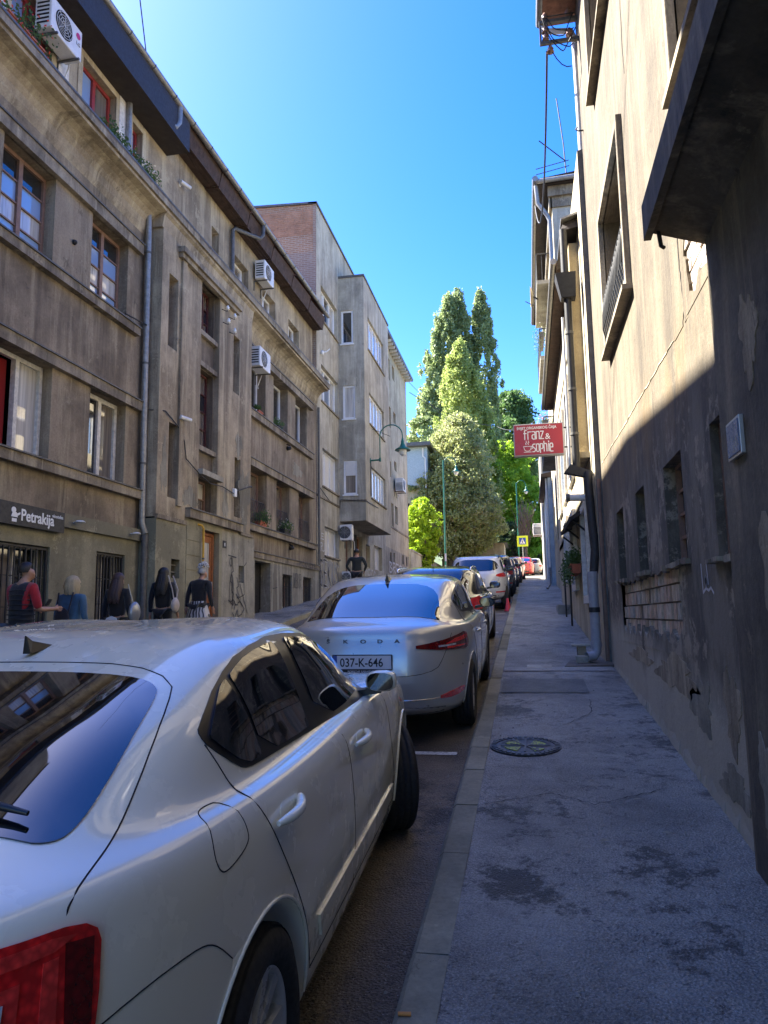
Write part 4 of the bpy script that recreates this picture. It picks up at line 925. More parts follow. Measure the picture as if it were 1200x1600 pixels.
for k, (a, b, c, d, dp_) in enumerate(lw):
    if k in (2,):
        window(BR, FRt, a, b, c, d, .09, 'brownwood', 1, 4, ['void'], fr=.03, label='small window with reddish glazing bars')
    else: window(BR, FRt, a, b, c, d, .09 if k < 3 else .05, 'iron' if k < 3 else 'brownwood', 1, 1, ['void' if k < 3 else 'brick_s'], fr=.03)
rr = random.Random(4)
for (a, b, c, d, dp_) in lw:
    sl_ = MB()
    y = a-.08
    while y < b+.05:
        e = y+rr.uniform(.07, .13); sl_.fbox(FRt, y, e, c-.03+rr.uniform(-.012, .01), c+.004, -.1, rr.uniform(.03, .07)); y = e
    sl_.build('broken_sill', MT['mould'], BR)
for (a, b, c, d), hid in zip(uw, (0, 0, 0, 0, 0)):
    window(BR, FRt, a, b, c, d, .2, 'wwood', 2, 1, ['glass4', 'glass3'], fr=.06, mu=.045)
    for (q0, q1, z0, z1) in ((a-.075, a, c-.10, d+.10), (b, b+.075, c-.10, d+.10), (a, b, c-.10, c), (a, b, d, d+.10)):
        MB().fbox(FRt, q0, q1, z0, z1, -.02, .06).build('surround', MT['mould'], BR, bevel=.008)
    MB().fbox(FRt, a-.10, b+.10, c-.15, c-.101, -.01, .10).build('sill', MT['mould'], BR)
a, b, c, d = uw[0]; rl = MB().tube([FRt(a+.02, c+.55, .05), FRt(b-.02, c+.55, .05)], .012, 6).build('window_rail', MT['iron'], BR)
for k in range(16):
    u = a+.06+(b-a-.12)*k/15; MB().tube([FRt(u, c+.02, .04), FRt(u+.03, c+.2, .07), FRt(u-.03, c+.36, .07), FRt(u, c+.55, .05)], .009, 5).build('baluster', MT['iron'], rl)
rp = MB()
for k in range(15):
    u = a+.12+(b-a-.24)*k/14; rp.tube([FRt(u+.05*math.cos(q), c+.28+.09*math.sin(q), .06) for q in np.linspace(0, 6.28, 9)], .007, 4)
rp.build('scrollwork', MT['iron'], rl)
# irregular lenses of bared undercoat and repair mortar
def ragged_patch(F, cu, cv, ru, rv, seed, mat, parent, name='plaster_patch', d=.004):
    rr_ = random.Random(seed); n = 46; P = []; k1, k2, k3 = (rr_.uniform(0, 6) for _ in range(3))
    for i in range(n):
        a = 2*math.pi*i/n; q = 1+.22*math.sin(3*a+k1)+.13*math.sin(7*a+k2)+.08*math.sin(13*a+k3)+rr_.uniform(-.05, .05)
        P.append((cu+ru*q*math.cos(a), cv+rv*q*math.sin(a)))
    vs, es, fs, *_ = delaunay_2d_cdt([Vector(p) for p in P], [(i, (i+1) % n) for i in range(n)], [list(range(n))], 1, 1e-6)
    m = MB(); m.add([F(v.x, v.y, d) for v in vs]+[F(v.x, v.y, -.01) for v in vs], list(fs)); N = len(vs)
    for i in range(n): m.f.append((i, (i+1) % n, N+(i+1) % n, N+i)); m.m.append(0); m.sm.append(False)
    return m.build(name, mat, parent)
MT['bare1'] = plaster('bared_undercoat', (.19, .155, .11), (.28, .23, .165), (.10, .08, .06), .7, (.42, .36, .27), .9)
MT['bare2'] = plaster('grey_repair_mortar', (.17, .155, .125), (.24, .22, .18), (.09, .082, .07), .5, (.33, .31, .27), .8)
for cu, cv, ru, rv, sd_, mt_ in ((6.2, 1.12, .75, .13, 11, 'bare1'), (8.0, 1.17, .7, .07, 12, 'bare1'), (5.35, .98, .30, .16, 13, 'bare2'), (4.55, 1.05, .16, .22, 15, 'bare1'), (4.62, .62, .3, .10, 17, 'bare2')):
    ragged_patch(FRt, cu, cv, ru, rv, sd_, MT[mt_], BR)
# crack running down the wall
ck = []; y, z = 4.6, 3.30
pts = [(5.36, 3.52), (5.9, 3.545), (6.5, 3.555), (7.2, 3.59), (8.1, 3.60), (9.2, 3.65), (10.75, 3.69)]
ck = []
for i in range(len(pts)-1):
    for k in range(8): t_ = k/8; ck.append((pts[i][0]+(pts[i+1][0]-pts[i][0])*t_, pts[i][1]+(pts[i+1][1]-pts[i][1])*t_+rr.uniform(-.006, .006)))
m = MB()
for i in range(len(ck)-1):
    (a, b), (c, d) = ck[i], ck[i+1]; w_ = .003+.004*rr.random(); m.hexa([FRt(a, b-w_, -.01), FRt(c, d-w_, -.01), FRt(c, d+w_, -.01), FRt(a, b+w_, -.01), FRt(a, b-w_, .006), FRt(c, d-w_, .006), FRt(c, d+w_, .003), FRt(a, b+w_, .003)])
m.build('plaster_seam', MT['beige'], BR)
vc = [(4.98, 4.25)]; z = 4.3; y = 4.99
for P in ([(5.0, 4.3), (5.02, 3.9), (4.97, 3.62), (5.05, 3.5), (5.36, 3.50)], [(6.6, 9.2), (6.55, 8.4), (6.62, 7.6), (6.68, 6.9), (6.66, 6.6)]):
    Q = []; m = MB()
    for i in range(len(P)-1):
        for k in range(7): t_ = k/7; Q.append((P[i][0]+(P[i+1][0]-P[i][0])*t_+rr.uniform(-.012, .012), P[i][1]+(P[i+1][1]-P[i][1])*t_))
    for i in range(len(Q)-1):
        (a, b), (c, d) = Q[i], Q[i+1]; m.hexa([FRt(a-.006, b, -.01), FRt(a+.006, b, -.01), FRt(c+.006, d, -.01), FRt(c-.006, d, -.01), FRt(a-.005, b, .004), FRt(a+.005, b, .004), FRt(c+.005, d, .004), FRt(c-.005, d, .004)])
    m.build('crack', MT['void'], BR)
# projecting pilaster and balcony close to the viewer
fwall('pilaster', BR, FR(RX-.06), -6, 4.10, -1.2, 3.62, [(2.0, 3.1, .2, 2.5)], .2, MT['rdark'])
MB().quad((RX-.06, 4.10, -1), (RX, 4.10, -1), (RX, 4.10, 3.62), (RX-.06, 4.10, 3.62)).build('pilaster_side', MT['rdark'], BR)
MB().fbox(FR(RX-.2), 2.0, 3.1, .2, 2.5, -.24, -.16).build('door', MT['iron'], BR)
bal = MB(); bal.hexa([(RX-.34, -3, 3.72), (RX, -3, 3.60), (RX, 4.13, 3.60), (RX-.34, 4.13, 3.72), (RX-.34, -3, 3.86), (RX, -3, 4.5), (RX, 4.13, 4.5), (RX-.34, 4.13, 3.86)])
bal.build('balcony_slab', MT['rdark'], BR)
MB().box(RX-.37, RX-.33, -3, 4.16, 3.69, 3.90).build('balcony_edge', MT['rdark'], BR)
MB().tube([(RX-.30, 4.10, 3.72), (RX-.29, 4.10, 3.62), (RX-.28, 4.08, 3.6)], .012, 6).build('drip_hook', MT['iron'], BR)
for cu, cv, ru, rv, sd_, mt_ in ((3.35, 1.75, .20, .42, 21, 'bare1'), (3.75, .8, .14, .22, 22, 'bare2'), (3.5, 2.85, .12, .2, 23, 'bare1')): ragged_patch(FR(RX-.06), cu, cv, ru, rv, sd_, MT[mt_], BR)
for cu, cv, ru, rv, sd_, F_ in ((17.5, 4.6, .34, .75, 31, FS), (17.1, 5.9, .2, .3, 32, FS), (14.4, 4.15, .35, .2, 33, FS), (16.3, 4.3, .16, .35, 34, FS), (13.25, 4.6, .12, .5, 35, FS), (23.0, 6.4, .5, .2, 36, FA), (19.5, 2.55, .0001, .0001, 37, FA)): ragged_patch(F_, cu, cv, ru, rv, sd_, MT['bare2'], B1) if ru > .01 else None
pq = thing('blue_plaque', (RX-.08, 3.8, 2.45), 'small blue enamel plaque in silver frame on the near pilaster', 'sign')
FP = FR(RX-.06)
MB().fbox(FP, 3.68, 3.91, 2.34, 2.53, .0, .022).build('frame', MT['alu'], pq, bevel=.003); MB().fbox(FP, 3.695, 3.895, 2.355, 2.515, .02, .026).build('plate', simple('faded_blue_enamel', (.10, .15, .27), .3, noise=.4, nsc=20), pq)
for u in (3.70, 3.89):
    for v in (2.36, 2.51): MB().lathe([(0, .03), (.006, .028), (.007, .02)], FP(u, v, 0), 'x', 8).build('screw', MT['alu'], pq)
strokes('graffiti', FRt, [[(5.04, 1.90), (5.03, 1.72)], [(4.90, 1.90), (4.88, 1.77)], [(4.90, 1.90), (4.82, 1.91)], [(5.03, 1.72), (4.95, 1.745), (4.88, 1.73), (4.82, 1.745), (4.76, 1.71)]]+[loop(4.94, 1.79, .03, .03)], .009, MT['graffw'], 'white chalk-like tag on the dark right wall', d=.004)
# far end of the corner building, eaves, gutter, drain
MB().quad((RX, 10.78, -1), (9, 10.78, -1), (9, 10.78, 11), (RX, 10.78, 11)).build('end_wall', MT['rwall'], BR)
MB().hexa([(RX-.5, -6, 10.9), (9, -6, 10.9), (9, 10.95, 10.9), (RX-.5, 10.95, 10.9), (RX-.5, -6, 11.05), (9, -6, 14), (9, 10.95, 14), (RX-.5, 10.95, 11.05)]).build('roof', MT['tilered'], BR)
g_ = MB(); g_.tube([(RX-.52, -6, 10.98), (RX-.52, 10.98, 10.98)], .075, 12); g_.build('gutter', MT['zinc'], BR)
MB().quad((RX+.6, -6, -1), (RX+.6, 10.7, -1), (RX+.6, 10.7, 10.9), (RX+.6, -6, 10.9)).build('light_stop_board', MT['void'], BR)  # unseen board added behind the windows to stop light
dp = thing('downpipe', (RX, 10.8, 9), 'white thin downpipe down the far edge of the tan building', 'pipe')
MB().tube([(RX-.5, 10.86, 10.9), (RX-.5, 10.86, 10.75), (RX-.06, 10.86, 10.68), (RX-.02, 10.86, 10.55), (RX+.0, 10.86, 7.2), (RX+.06, 10.87, 7.0)], .045, 12).build('pipe', MT['whitemetal'], dp)
bk = thing('electric_bracket', (RX, 10.4, 10.3), 'steel cable bracket with brown insulators high on the right building', 'bracket')
for z in (10.52, 10.17): MB().box(RX-.57, RX, 10.42, 10.47, z, z+.05).build('arm', MT['zinc_dk'], bk)
MB().box(RX-.57, RX-.54, 10.43, 10.46, 10.22, 10.52).build('strut', MT['zinc_dk'], bk)
MT['ins'] = simple('brown_porcelain', (.22, .13, .10), .2, noise=.2)
for x, z in ((RX-.48, 10.64), (RX-.13, 10.66), (RX-.48, 10.42), (RX-.48, 10.3), (RX-.13, 10.32), (RX-.42, 10.08)):
    m = MB(); insulator(m, (x, 10.44, z), 1.15); m.build('insulator', MT['ins'], bk)
for k in range(5):
    P = [(RX-.5+.45*t_+.03*math.sin(9*t_+k), 10.40, 10.6-.16*k*t_*(1-t_)*3-.25*(k % 3)*t_) for t_ in np.linspace(0, 1, 10)]
    MB().tube(P, .008, 4).build('loose_wire', MT['iron'], bk)
cable([(RX-.47, 10.44, 10.05), (.78, 23.6, 15.1)], .018, 'thick twisted black cable falling from the bracket past the eaves', n=14, sag=1.5)
cable([(RX-.40, 10.44, 10.05), (.98, 10.44, 9.75)], .008, 'loose cable end below the bracket', n=4, sag=.1)
hk = MB(); hk.tube([(RX, 10.5, 8.72), (RX-.08, 10.5, 8.72), (RX-.11, 10.5, 8.75), (RX-.08, 10.5, 8.79)], .012, 6); tag(hk.build('wall_hook', MT['iron']), 'small hook on the edge of the tan building against the sky', 'hook')

# ================================================================ narrow house with brown oriel
B2r = thing('row_house', (1.2, 15, gz(15)), 'narrow tan row house with brown oriel and low eaves', 'building')
XR = 1.02; FR2 = FR(XR)
h2 = [(12.6, 13.9, 4.4, 6.3), (15.0, 16.2, 4.4, 6.3), (17.6, 18.8, 4.4, 6.3), (20.3, 21.4, 4.4, 6.3), (12.3, 13.3, 1.9, 3.3), (15.4, 16.6, 2.2, 3.6), (18.0, 19.2, 2.5, 3.8)]
fwall('wall', B2r, FR2, 10.8, 23.4, -.5, 8.6, h2, .18, MT['beige'])
for i, (a, b, c, d) in enumerate(h2):
    window(B2r, FR2, a, b, c, d, .16, 'wwood', 2, 1, fr=.06)
    for q0, q1, z0, z1 in ((a-.1, a, c-.1, d+.1), (b, b+.1, c-.1, d+.1), (a, b, d, d+.12), (a-.15, b+.15, c-.13, c)): MB().fbox(FR2, q0, q1, z0, z1, -.01, .07).build('surround', MT['wwood'], B2r)
orl = MB(); orl.box(.87, 1.22, 11.55, 12.45, 4.05, 7.5); orl.build('oriel', plaster('oriel_plaster', (.30, .235, .155), (.35, .28, .185), (.20, .15, .1), .5), B2r, bevel=.01)
MB().box(.80, 1.3, 11.45, 12.6, 3.96, 4.05).build('oriel_base', MT['mould'], B2r)
MB().hexa([(.74, 11.35, 7.62), (1.35, 11.35, 7.72), (1.35, 12.7, 7.72), (.74, 12.7, 7.62), (.80, 11.45, 7.80), (1.35, 11.45, 7.98), (1.35, 12.7, 7.98), (.80, 12.7, 7.80)]).build('oriel_roof', MT['soffit'], B2r)
MB().hexa([(.76, 11.33, 7.80), (1.35, 11.33, 7.97), (1.35, 12.7, 7.97), (.76, 12.7, 7.80), (.76, 11.33, 7.83), (1.35, 11.33, 8.01), (1.35, 12.7, 8.01), (.76, 12.7, 7.83)]).build('oriel_flashing', MT['zinc'], B2r)
MB().hexa([(.77, 13.4, 7.98), (1.22, 13.4, 7.98), (1.22, 23.3, 7.98), (.77, 23.3, 7.98), (.75, 13.4, 8.1), (3, 13.4, 9.2), (3, 23.3, 9.2), (.75, 23.3, 8.1)]).build('eaves', MT['wood_dk'], B2r)
MB().tube([(.72, 13.3, 8.07), (.72, 23.4, 8.07)], .06, 10).build('gutter', MT['zinc'], B2r)
MB().quad((XR, 10.79, -1), (8, 10.79, -1), (8, 10.79, 8.6), (XR, 10.79, 8.6)).quad((XR, 10.8, 8.6), (XR, 23.4, 8.6), (8, 23.4, 10), (8, 10.8, 10)).build('roof', MT['zinc_dk'], B2r)
MB().quad((XR+.5, 10.8, -1), (XR+.5, 23.4, -1), (XR+.5, 23.4, 8.5), (XR+.5, 10.8, 8.5)).build('light_stop_board', MT['void'], B2r)  # added board behind the row house wall, keeps light from leaking
for (z0, z1, y0, y1) in ((3.45, 3.62, 13.5, 23.3), (6.85, 6.98, 12.6, 23.3)): MB().box(1.04, XR, y0, y1, z0, z1).build('string_course', MT['wwood'], B2r)
t = thing('downpipe', (.78, 11.35, 4), 'fat black rectangular downpipe with hopper beside the oriel', 'pipe')
MB().hexa([(.70, 11.2, 6.45), (.92, 11.2, 6.45), (.92, 11.4, 6.45), (.70, 11.4, 6.45), (.62, 11.12, 6.82), (.93, 11.12, 6.82), (.93, 11.42, 6.82), (.62, 11.42, 6.82)]).build('hopper', MT['iron'], t)
MB().tube([(.78, 11.3, 7.6), (.78, 11.3, 6.8)], .06, 10).build('pipe', MT['iron'], t); MB().tube([(.80, 11.3, 6.5), (.80, 11.3, 3.75)], .058, 12).build('pipe', MT['iron'], t)
for z in (5.9, 5.0, 4.3): MB().tube([(.80, 11.3, z-.02), (.80, 11.3, z+.02)], .068, 12).build('clip', MT['zinc_dk'], t)
t = thing('downpipe', (.72, 11.3, 4), 'slim pale pipe left of the fat black downpipe', 'pipe')
MB().tube([(.715, 11.4, 6.2), (.715, 11.4, 3.6)], .02, 10).build('pipe', MT['pvc'], t)
t = thing('downpipe', (.93, 10.9, 3.5), 'black box-section drain elbow above the grey pipe', 'pipe')
MB().hexa([(.60, 11.0, 3.66), (.92, 11.0, 3.58), (.92, 11.15, 3.58), (.60, 11.15, 3.66), (.70, 11.0, 3.78), (1.0, 11.0, 3.66), (1.0, 11.15, 3.66), (.70, 11.15, 3.78)]).build('elbow', MT['iron'], t)
MB().tube([(.95, 11.0, 3.64), (.93, 10.97, 3.5), (.95, 10.95, 2.9), (.97, 10.92, 2.5), (.93, 10.9, 2.15)], .062, 12).build('pipe', MT['iron'], t)
MT['gpvc'] = simple('grey_pvc_pipe', (.33, .33, .35), .4, noise=.2)
t = thing('drainpipe', (.90, 10.75, 1.0), 'grey plastic drainpipe with elbow at the foot of the tan building', 'pipe')
MB().tube([(.90, 10.75, 2.18), (.90, 10.75, 1.12)], .068, 20).build('pipe', MT['gpvc'], t)
for z in (2.12, 1.65, 1.18): MB().tube([(.90, 10.75, z-.035), (.90, 10.75, z+.035)], .076, 20).build('socket', MT['gpvc'] if z != 1.65 else MT['iron'], t)
MB().tube([(.90, 10.75, 1.16), (.90, 10.74, 1.08), (.86, 10.72, 1.02), (.76, 10.68, 1.01)], .066, 18, cap=False).build('elbow', MT['gpvc'], t)
t = thing('vent_pipe', (.7, 11.2, 3.1), 'short pale horizontal pipe stub sticking out over the pavement', 'pipe')
MB().tube([(.98, 11.2, 3.30), (.66, 11.2, 3.31)], .052, 14).build('pipe', MT['pvc'], t); MB().tube([(.67, 11.2, 3.31), (.62, 11.2, 3.31)], .06, 14).build('cap', MT['zinc_dk'], t)
t = thing('downpipe', (1.05, 10.83, 1.4), 'rusty conduit running down the corner next to the grey drainpipe', 'pipe')
MB().tube([(1.06, 10.8, 3.5), (1.05, 10.8, .95)], .03, 8).build('pipe', MT['brownwood'], t)
t = thing('concrete_block', (.7, 10.75, .95), 'low concrete drain block with slab below the grey pipe', 'block')
MB().box(.62, .80, 10.70, 10.9, .85, 1.02).build('block', MT['concrete'], t, bevel=.01); MB().box(.58, .84, 10.95, 11.25, 1.14, 1.17).build('slab', MT['concrete'], t, bevel=.005); MB().box(.66, .78, 11.0, 11.2, .9, 1.14).build('block', MT['mould'], t)
MB().hexa([(.45, 10.45, .885), (1.09, 10.45, .885), (1.09, 10.95, .93), (.55, 10.95, .93), (.45, 10.45, .905), (1.09, 10.45, .92), (1.09, 10.95, .955), (.55, 10.95, .955)]).build('drain_slab', MT['asphalt'], t)
# window box with ivy, canopy etc.
planter((XR-.0, 14.2, 2.35), 'R', 1.3, 'trailing ivy window box on the tan row house', 'terracotta', None, 900, .2, 1)
cn = thing('awning', (1, 14, 3.3), 'small brown shed awning over a row house door', 'awning')
MB().hexa([(.78, 13.1, 3.2), (1.22, 13.1, 3.45), (1.22, 16.6, 3.55), (.78, 16.6, 3.3), (.76, 13.1, 3.26), (1.22, 13.1, 3.52), (1.22, 16.6, 3.62), (.76, 16.6, 3.36)]).build('roof', MT['soffit'], cn)
for y in (13.3, 14.8, 16.3): MB().tube([(.8, y, 3.24), (1.2, y, 2.9)], .02, 6).build('brace', MT['iron'], cn)
for k, y in enumerate((16.0, 18.2)):
    t = thing('railing_post', (.82, y, gz(y)), ['slim black post standing by the ivy box', 'slim black post nearer the stone step'][k], 'post')
    MB().tube([(.88, y, gz(y)), (.88, y, gz(y)+1.15)], .02, 8).build('post', MT['iron'], t); MB().lathe([(0, 0), (.035, .02), (0, .06)], (.88, y, gz(y)+1.14), 'z', 8).build('knob', MT['iron'], t)
t = thing('stone_step', (.9, 19.5, gz(19.5)), 'pale stone step before a row house door', 'step')
MB().box(.72, 1.2, 19.0, 20.2, gz(19)-.1, gz(20.2)+.14).build('step', MT['concrete'], t, bevel=.015)
# hanging box sign
sg = thing('shop_sign', (.3, 13, 4.9), 'red illuminated box sign with white cafe lettering over the pavement', 'sign')
sy, sx0, sx1, sz0, sz1 = 13.0, -.135, .735, 4.36, 4.935
MB().box(sx0, sx1, sy, sy+.14, sz0, sz1).build('housing', simple('grey_sign_edge', (.36, .35, .33), .4), sg, bevel=.006)
MB().box(sx0+.02, sx1-.02, sy-.006, sy, sz0+.02, sz1-.02).build('face', simple('red_sign_face', (.36, .022, .028), .35, noise=.12, nsc=4), sg)
text('SVIJET ORGANSKOG ČAJA', .066, MT['white'], sg, TM('F', (-.075, sy-.009, 4.836)), bold=.0015, sx=.88)
def sstroke(ps, r=.011):
    m = MB()
    for p in ps:
        for i in range(len(p)-1):
            (a, b), (c, e) = p[i], p[i+1]; L = math.hypot(c-a, e-b) or 1; nx, ny = -(e-b)/L*r, (c-a)/L*r; ex, ey = (c-a)/L*r*.8, (e-b)/L*r*.8
            d = .009+.0004*(i % 5); F = FF(sy)
            m.quad(F(a+nx-ex, b+ny-ey, d), F(a-nx-ex, b-ny-ey, d), F(c-nx+ex, e-ny+ey, d), F(c+nx+ex, e+ny+ey, d))
    return m
def G(ch, x, y, h, w):    # narrow monoline letters like the sign's
    U = {'f': [[(.9, 1.25), (.5, 1.25), (.3, 1.1), (.3, 0)], [(0, .8), (.8, .8)]], 'r': [[(0, 0), (0, 1)], [(0, .8), (.3, 1), (.9, 1)]], 'a': [[(0, 1), (.7, 1), (.9, .85), (.9, 0), (.3, 0), (0, .15), (0, .45), (.3, .6), (.9, .6)]],
         'n': [[(0, 0), (0, 1), (.7, 1), (.9, .85), (.9, 0)]], 'z': [[(0, 1), (.9, 1), (0, 0), (.9, 0)]], 's': [[(.9, 1), (.3, 1), (0, .85), (0, .7), (.9, .35), (.9, .15), (.6, 0), (0, 0)]],
         'o': [[(.2, 0), (.7, 0), (.9, .15), (.9, .85), (.7, 1), (.2, 1), (0, .85), (0, .15), (.2, 0)]], 'p': [[(0, -.15), (0, 1), (.7, 1), (.9, .85), (.9, .5), (.7, .35), (0, .35)]], 'h': [[(0, 0), (0, 1.3)], [(0, .85), (.2, 1), (.7, 1), (.9, .85), (.9, 0)]],
         'i': [[(.3, 0), (.3, 1)], [(.3, 1.2), (.3, 1.3)]], 'e': [[(0, .5), (.9, .5), (.9, .85), (.7, 1), (.2, 1), (0, .85), (0, .15), (.2, -.05), (.9, -.05)]]}
    return [[(x+a*w, y+b*h) for a, b in p] for p in U[ch]]
ps = []; x = .045
for ch in 'franz': ps += G(ch, x, 4.655, .135, .058); x += .072
x = .19
for ch in 'sophie': ps += G(ch, x, 4.43, .135, .052); x += .036 if ch == 'i' else .066
sstroke(ps, .0085).build('lettering', MT['white'], sg)
text('&', .15, MT['white'], sg, TM('F', (.41, sy-.009, 4.645)))
cup = [[(.035, 4.53), (.17, 4.53), (.155, 4.47), (.125, 4.445), (.08, 4.445), (.05, 4.47), (.035, 4.53)], [(.165, 4.52), (.19, 4.52), (.19, 4.49), (.155, 4.475)], [(.04, 4.428), (.165, 4.428)], [(.08, 4.56), (.07, 4.585), (.09, 4.60), (.08, 4.63)], [(.12, 4.56), (.11, 4.585), (.13, 4.60), (.12, 4.63)]]
sstroke(cup, .005).build('cup_emblem', MT['white'], sg)
for z in (4.5, 4.85): MB().tube([(.735, sy+.07, z), (XR, sy+.07, z)], .015, 6).build('bracket', MT['iron'], sg)

# ================================================================ tall house with balconies, then blue and grey houses
B3r = thing('tall_house', (1.3, 28, gz(28)), 'tall grey house with bracketed eaves rising behind the row house', 'building')
X3 = 1.32; F3 = FR(X3); F3n = FF(23.5)
h3r = [(25.0+k*2.6, 26.2+k*2.6, z, z+1.7) for k in range(4) for z in (4.6, 8.0, 11.2)]
fwall('wall', B3r, F3, 23.5, 35.2, -.5, 15.4, h3r, .2, MT['beige'])
for a, b, c, d in h3r: window(B3r, F3, a, b, c, d, .16, 'wwood', 2, 1, fr=.07)
MB().quad(F3n(X3, 0), F3n(9, 0), F3n(9, 15.4), F3n(X3, 15.4)).build('gable_wall', MT['grey'], B3r)
MB().fbox(F3n, X3-.05, 9, 14.9, 15.25, -.01, .06).build('frieze', MT['mould'], B3r); MB().fbox(F3n, X3-.12, 9, 15.25, 15.6, -.01, .16).build('cornice', MT['mould'], B3r)
MB().box(X3-.1, X3, 23.44, 35.2, 14.9, 15.25).build('frieze', MT['mould'], B3r)
MB().hexa([(.86, 23.2, 15.6), (9, 23.2, 15.6), (9, 35.4, 15.6), (.86, 35.4, 15.6), (.82, 23.1, 15.75), (9, 23.1, 16.6), (9, 35.4, 16.6), (.82, 35.4, 15.75)]).build('roof', MT['soffit'], B3r)
MB().tube([(.80, 23.0, 15.72), (.80, 35.4, 15.72)], .10, 10).tube([(.82, 23.1, 15.66), (9, 23.1, 15.9)], .08, 8).build('gutter', MT['zinc'], B3r)
MB().tube([(.82, 23.25, 15.6), (.86, 23.3, 15.0), (1.14, 23.35, 14.6), (1.22, 23.38, 14.4), (1.22, 23.38, 8.6)], .07, 10).build('downpipe', MT['zinc'], B3r)
for k, z in enumerate((7.4, 10.6, 13.4)):
    y0 = 25.6; m = MB().box(.78, X3, y0, y0+4.2, z-.14, z).build('balcony_slab', MT['concrete'], B3r)
    rr_ = MB(); rr_.tube([(.80, y0+.03, z+1), (.80, y0+4.17, z+1)], .02, 6); rr_.tube([(.80, y0+.03, z+1), (X3, y0+.03, z+1)], .02, 6); ro = rr_.build('railing', MT['iron'], B3r)
    for q in range(22): MB().tube([(.80, y0+.03+q*.197, z), (.80, y0+.03+q*.197, z+1)], .01, 4).build('baluster', MT['iron'], ro)
    for q in range(3): MB().tube([(.80+q*.18, y0+.03, z), (.80+q*.18, y0+.03, z+1)], .01, 4).build('baluster', MT['iron'], ro)
MB().quad((X3+.5, 23.5, -1), (X3+.5, 35, -1), (X3+.5, 35, 15.4), (X3+.5, 23.5, 15.4)).build('light_stop_board', MT['void'], B3r)  # added board behind the tall house wall, blocks stray light
for k, (y, z, l) in enumerate(((25.7, 11.35, 'flowering balcony box with yellow blooms below the dish'), (25.9, 8.2, 'red flowered balcony box on the lower balcony'))):
    planter((.99, y, z), 'R', 1.6, l, 'zinc_dk', 'flower' if k else 'flowerw', 400, .28, 1, group='balcony plants')
ds = thing('satellite_dish', (.7, 24.9, 12.0), 'beige satellite dish on the side of the tall house', 'dish')
MB().lathe([(0, .0), (.16, -.02), (.30, -.06), (.38, -.11)], (.66, 26.5, 13.2), 'x', 24).build('dish', MT['beige'], ds); MB().tube([(.66, 26.5, 12.85), (.36, 26.4, 13.0)], .015, 6).build('feed_arm', MT['iron'], ds); MB().tube([(.66, 26.5, 13.2), (.82, 26.55, 13.1)], .03, 6).build('mount', MT['iron'], ds)
an = thing('tv_antenna', (1.9, 23.6, 16.4), 'thin television antenna on the roof of the tall house', 'antenna')
MB().tube([(1.85, 23.6, 15.9), (1.8, 23.6, 17.2), (1.65, 23.6, 18.9)], .02, 5).build('mast', MT['iron'], an); MB().tube([(1.82, 23.6, 16.6), (1.0, 23.4, 17.3)], .02, 5).build('boom', MT['iron'], an)
for z in (16.15, 16.35): MB().tube([(.85, 23.5, z), (1.95, 23.6, z+.25)], .014, 4).build('element', MT['iron'], an)
def rowhouse(X0, y0, y1, h, mat, label, name='row_house', eave=.35):
    t = thing(name, (X0, (y0+y1)/2, gz(y0)), label, 'building'); F = FR(X0); hs = []
    n = int((y1-y0)/2.3)
    for k in range(n):
        for z in np.arange(gz(y0)+1.2, h-1.6, 2.9): hs.append((y0+.6+k*2.3, y0+1.7+k*2.3, float(z), float(z)+1.5))
    fwall('wall', t, F, y0, y1, -.5, h, hs, .15, mat)
    for a, b, c, d in hs: window(t, F, a, b, c, d, .12, 'wwood', 2, 1, fr=.07)
    MB().quad((X0, y0, -.5), (9, y0, -.5), (9, y0, h), (X0, y0, h)).build('wall', mat, t)
    MB().hexa([(X0-eave, y0-.1, h), (9, y0-.1, h), (9, y1, h), (X0-eave, y1, h), (X0-eave, y0-.1, h+.15), (9, y0-.1, h+1.8), (9, y1, h+1.8), (X0-eave, y1, h+.15)]).build('roof', MT['soffit'], t)
    MB().tube([(X0-.06, y0+.3, h), (X0-.06, y0+.3, gz(y0))], .06, 8).build('downpipe', MT['whitemetal'], t)
    return t
rowhouse(1.14, 35.2, 43.5, 8.0, plaster('blue_plaster', (.34, .42, .52), (.4, .47, .56), (.25, .3, .36), .3), 'low pale blue house far up the pavement', eave=.3)
rowhouse(1.12, 43.6, 52, 12.5, MT['grey'], 'grey house at the far end of the right side row')
rowhouse(2.1, 52.2, 68, 11, MT['beige'], 'tan house beyond the grey one at the crest')
ac_unit((1.05, 45.0, 6.3), 'R', 'air conditioner sticking out far up the right side', W=.9, H=.7, D=.5)
MB_ = MB(); MB_.tube([(.93, 31.5, gz(31.5)+.9), (.92, 31.4, gz(31.4)+.25), (.8, 31.2, gz(31.2)+.06)], .06, 10); tag(MB_.build('drain_spout', MT['zinc']), 'bent drain spout at the pavement edge far up the street', 'pipe')
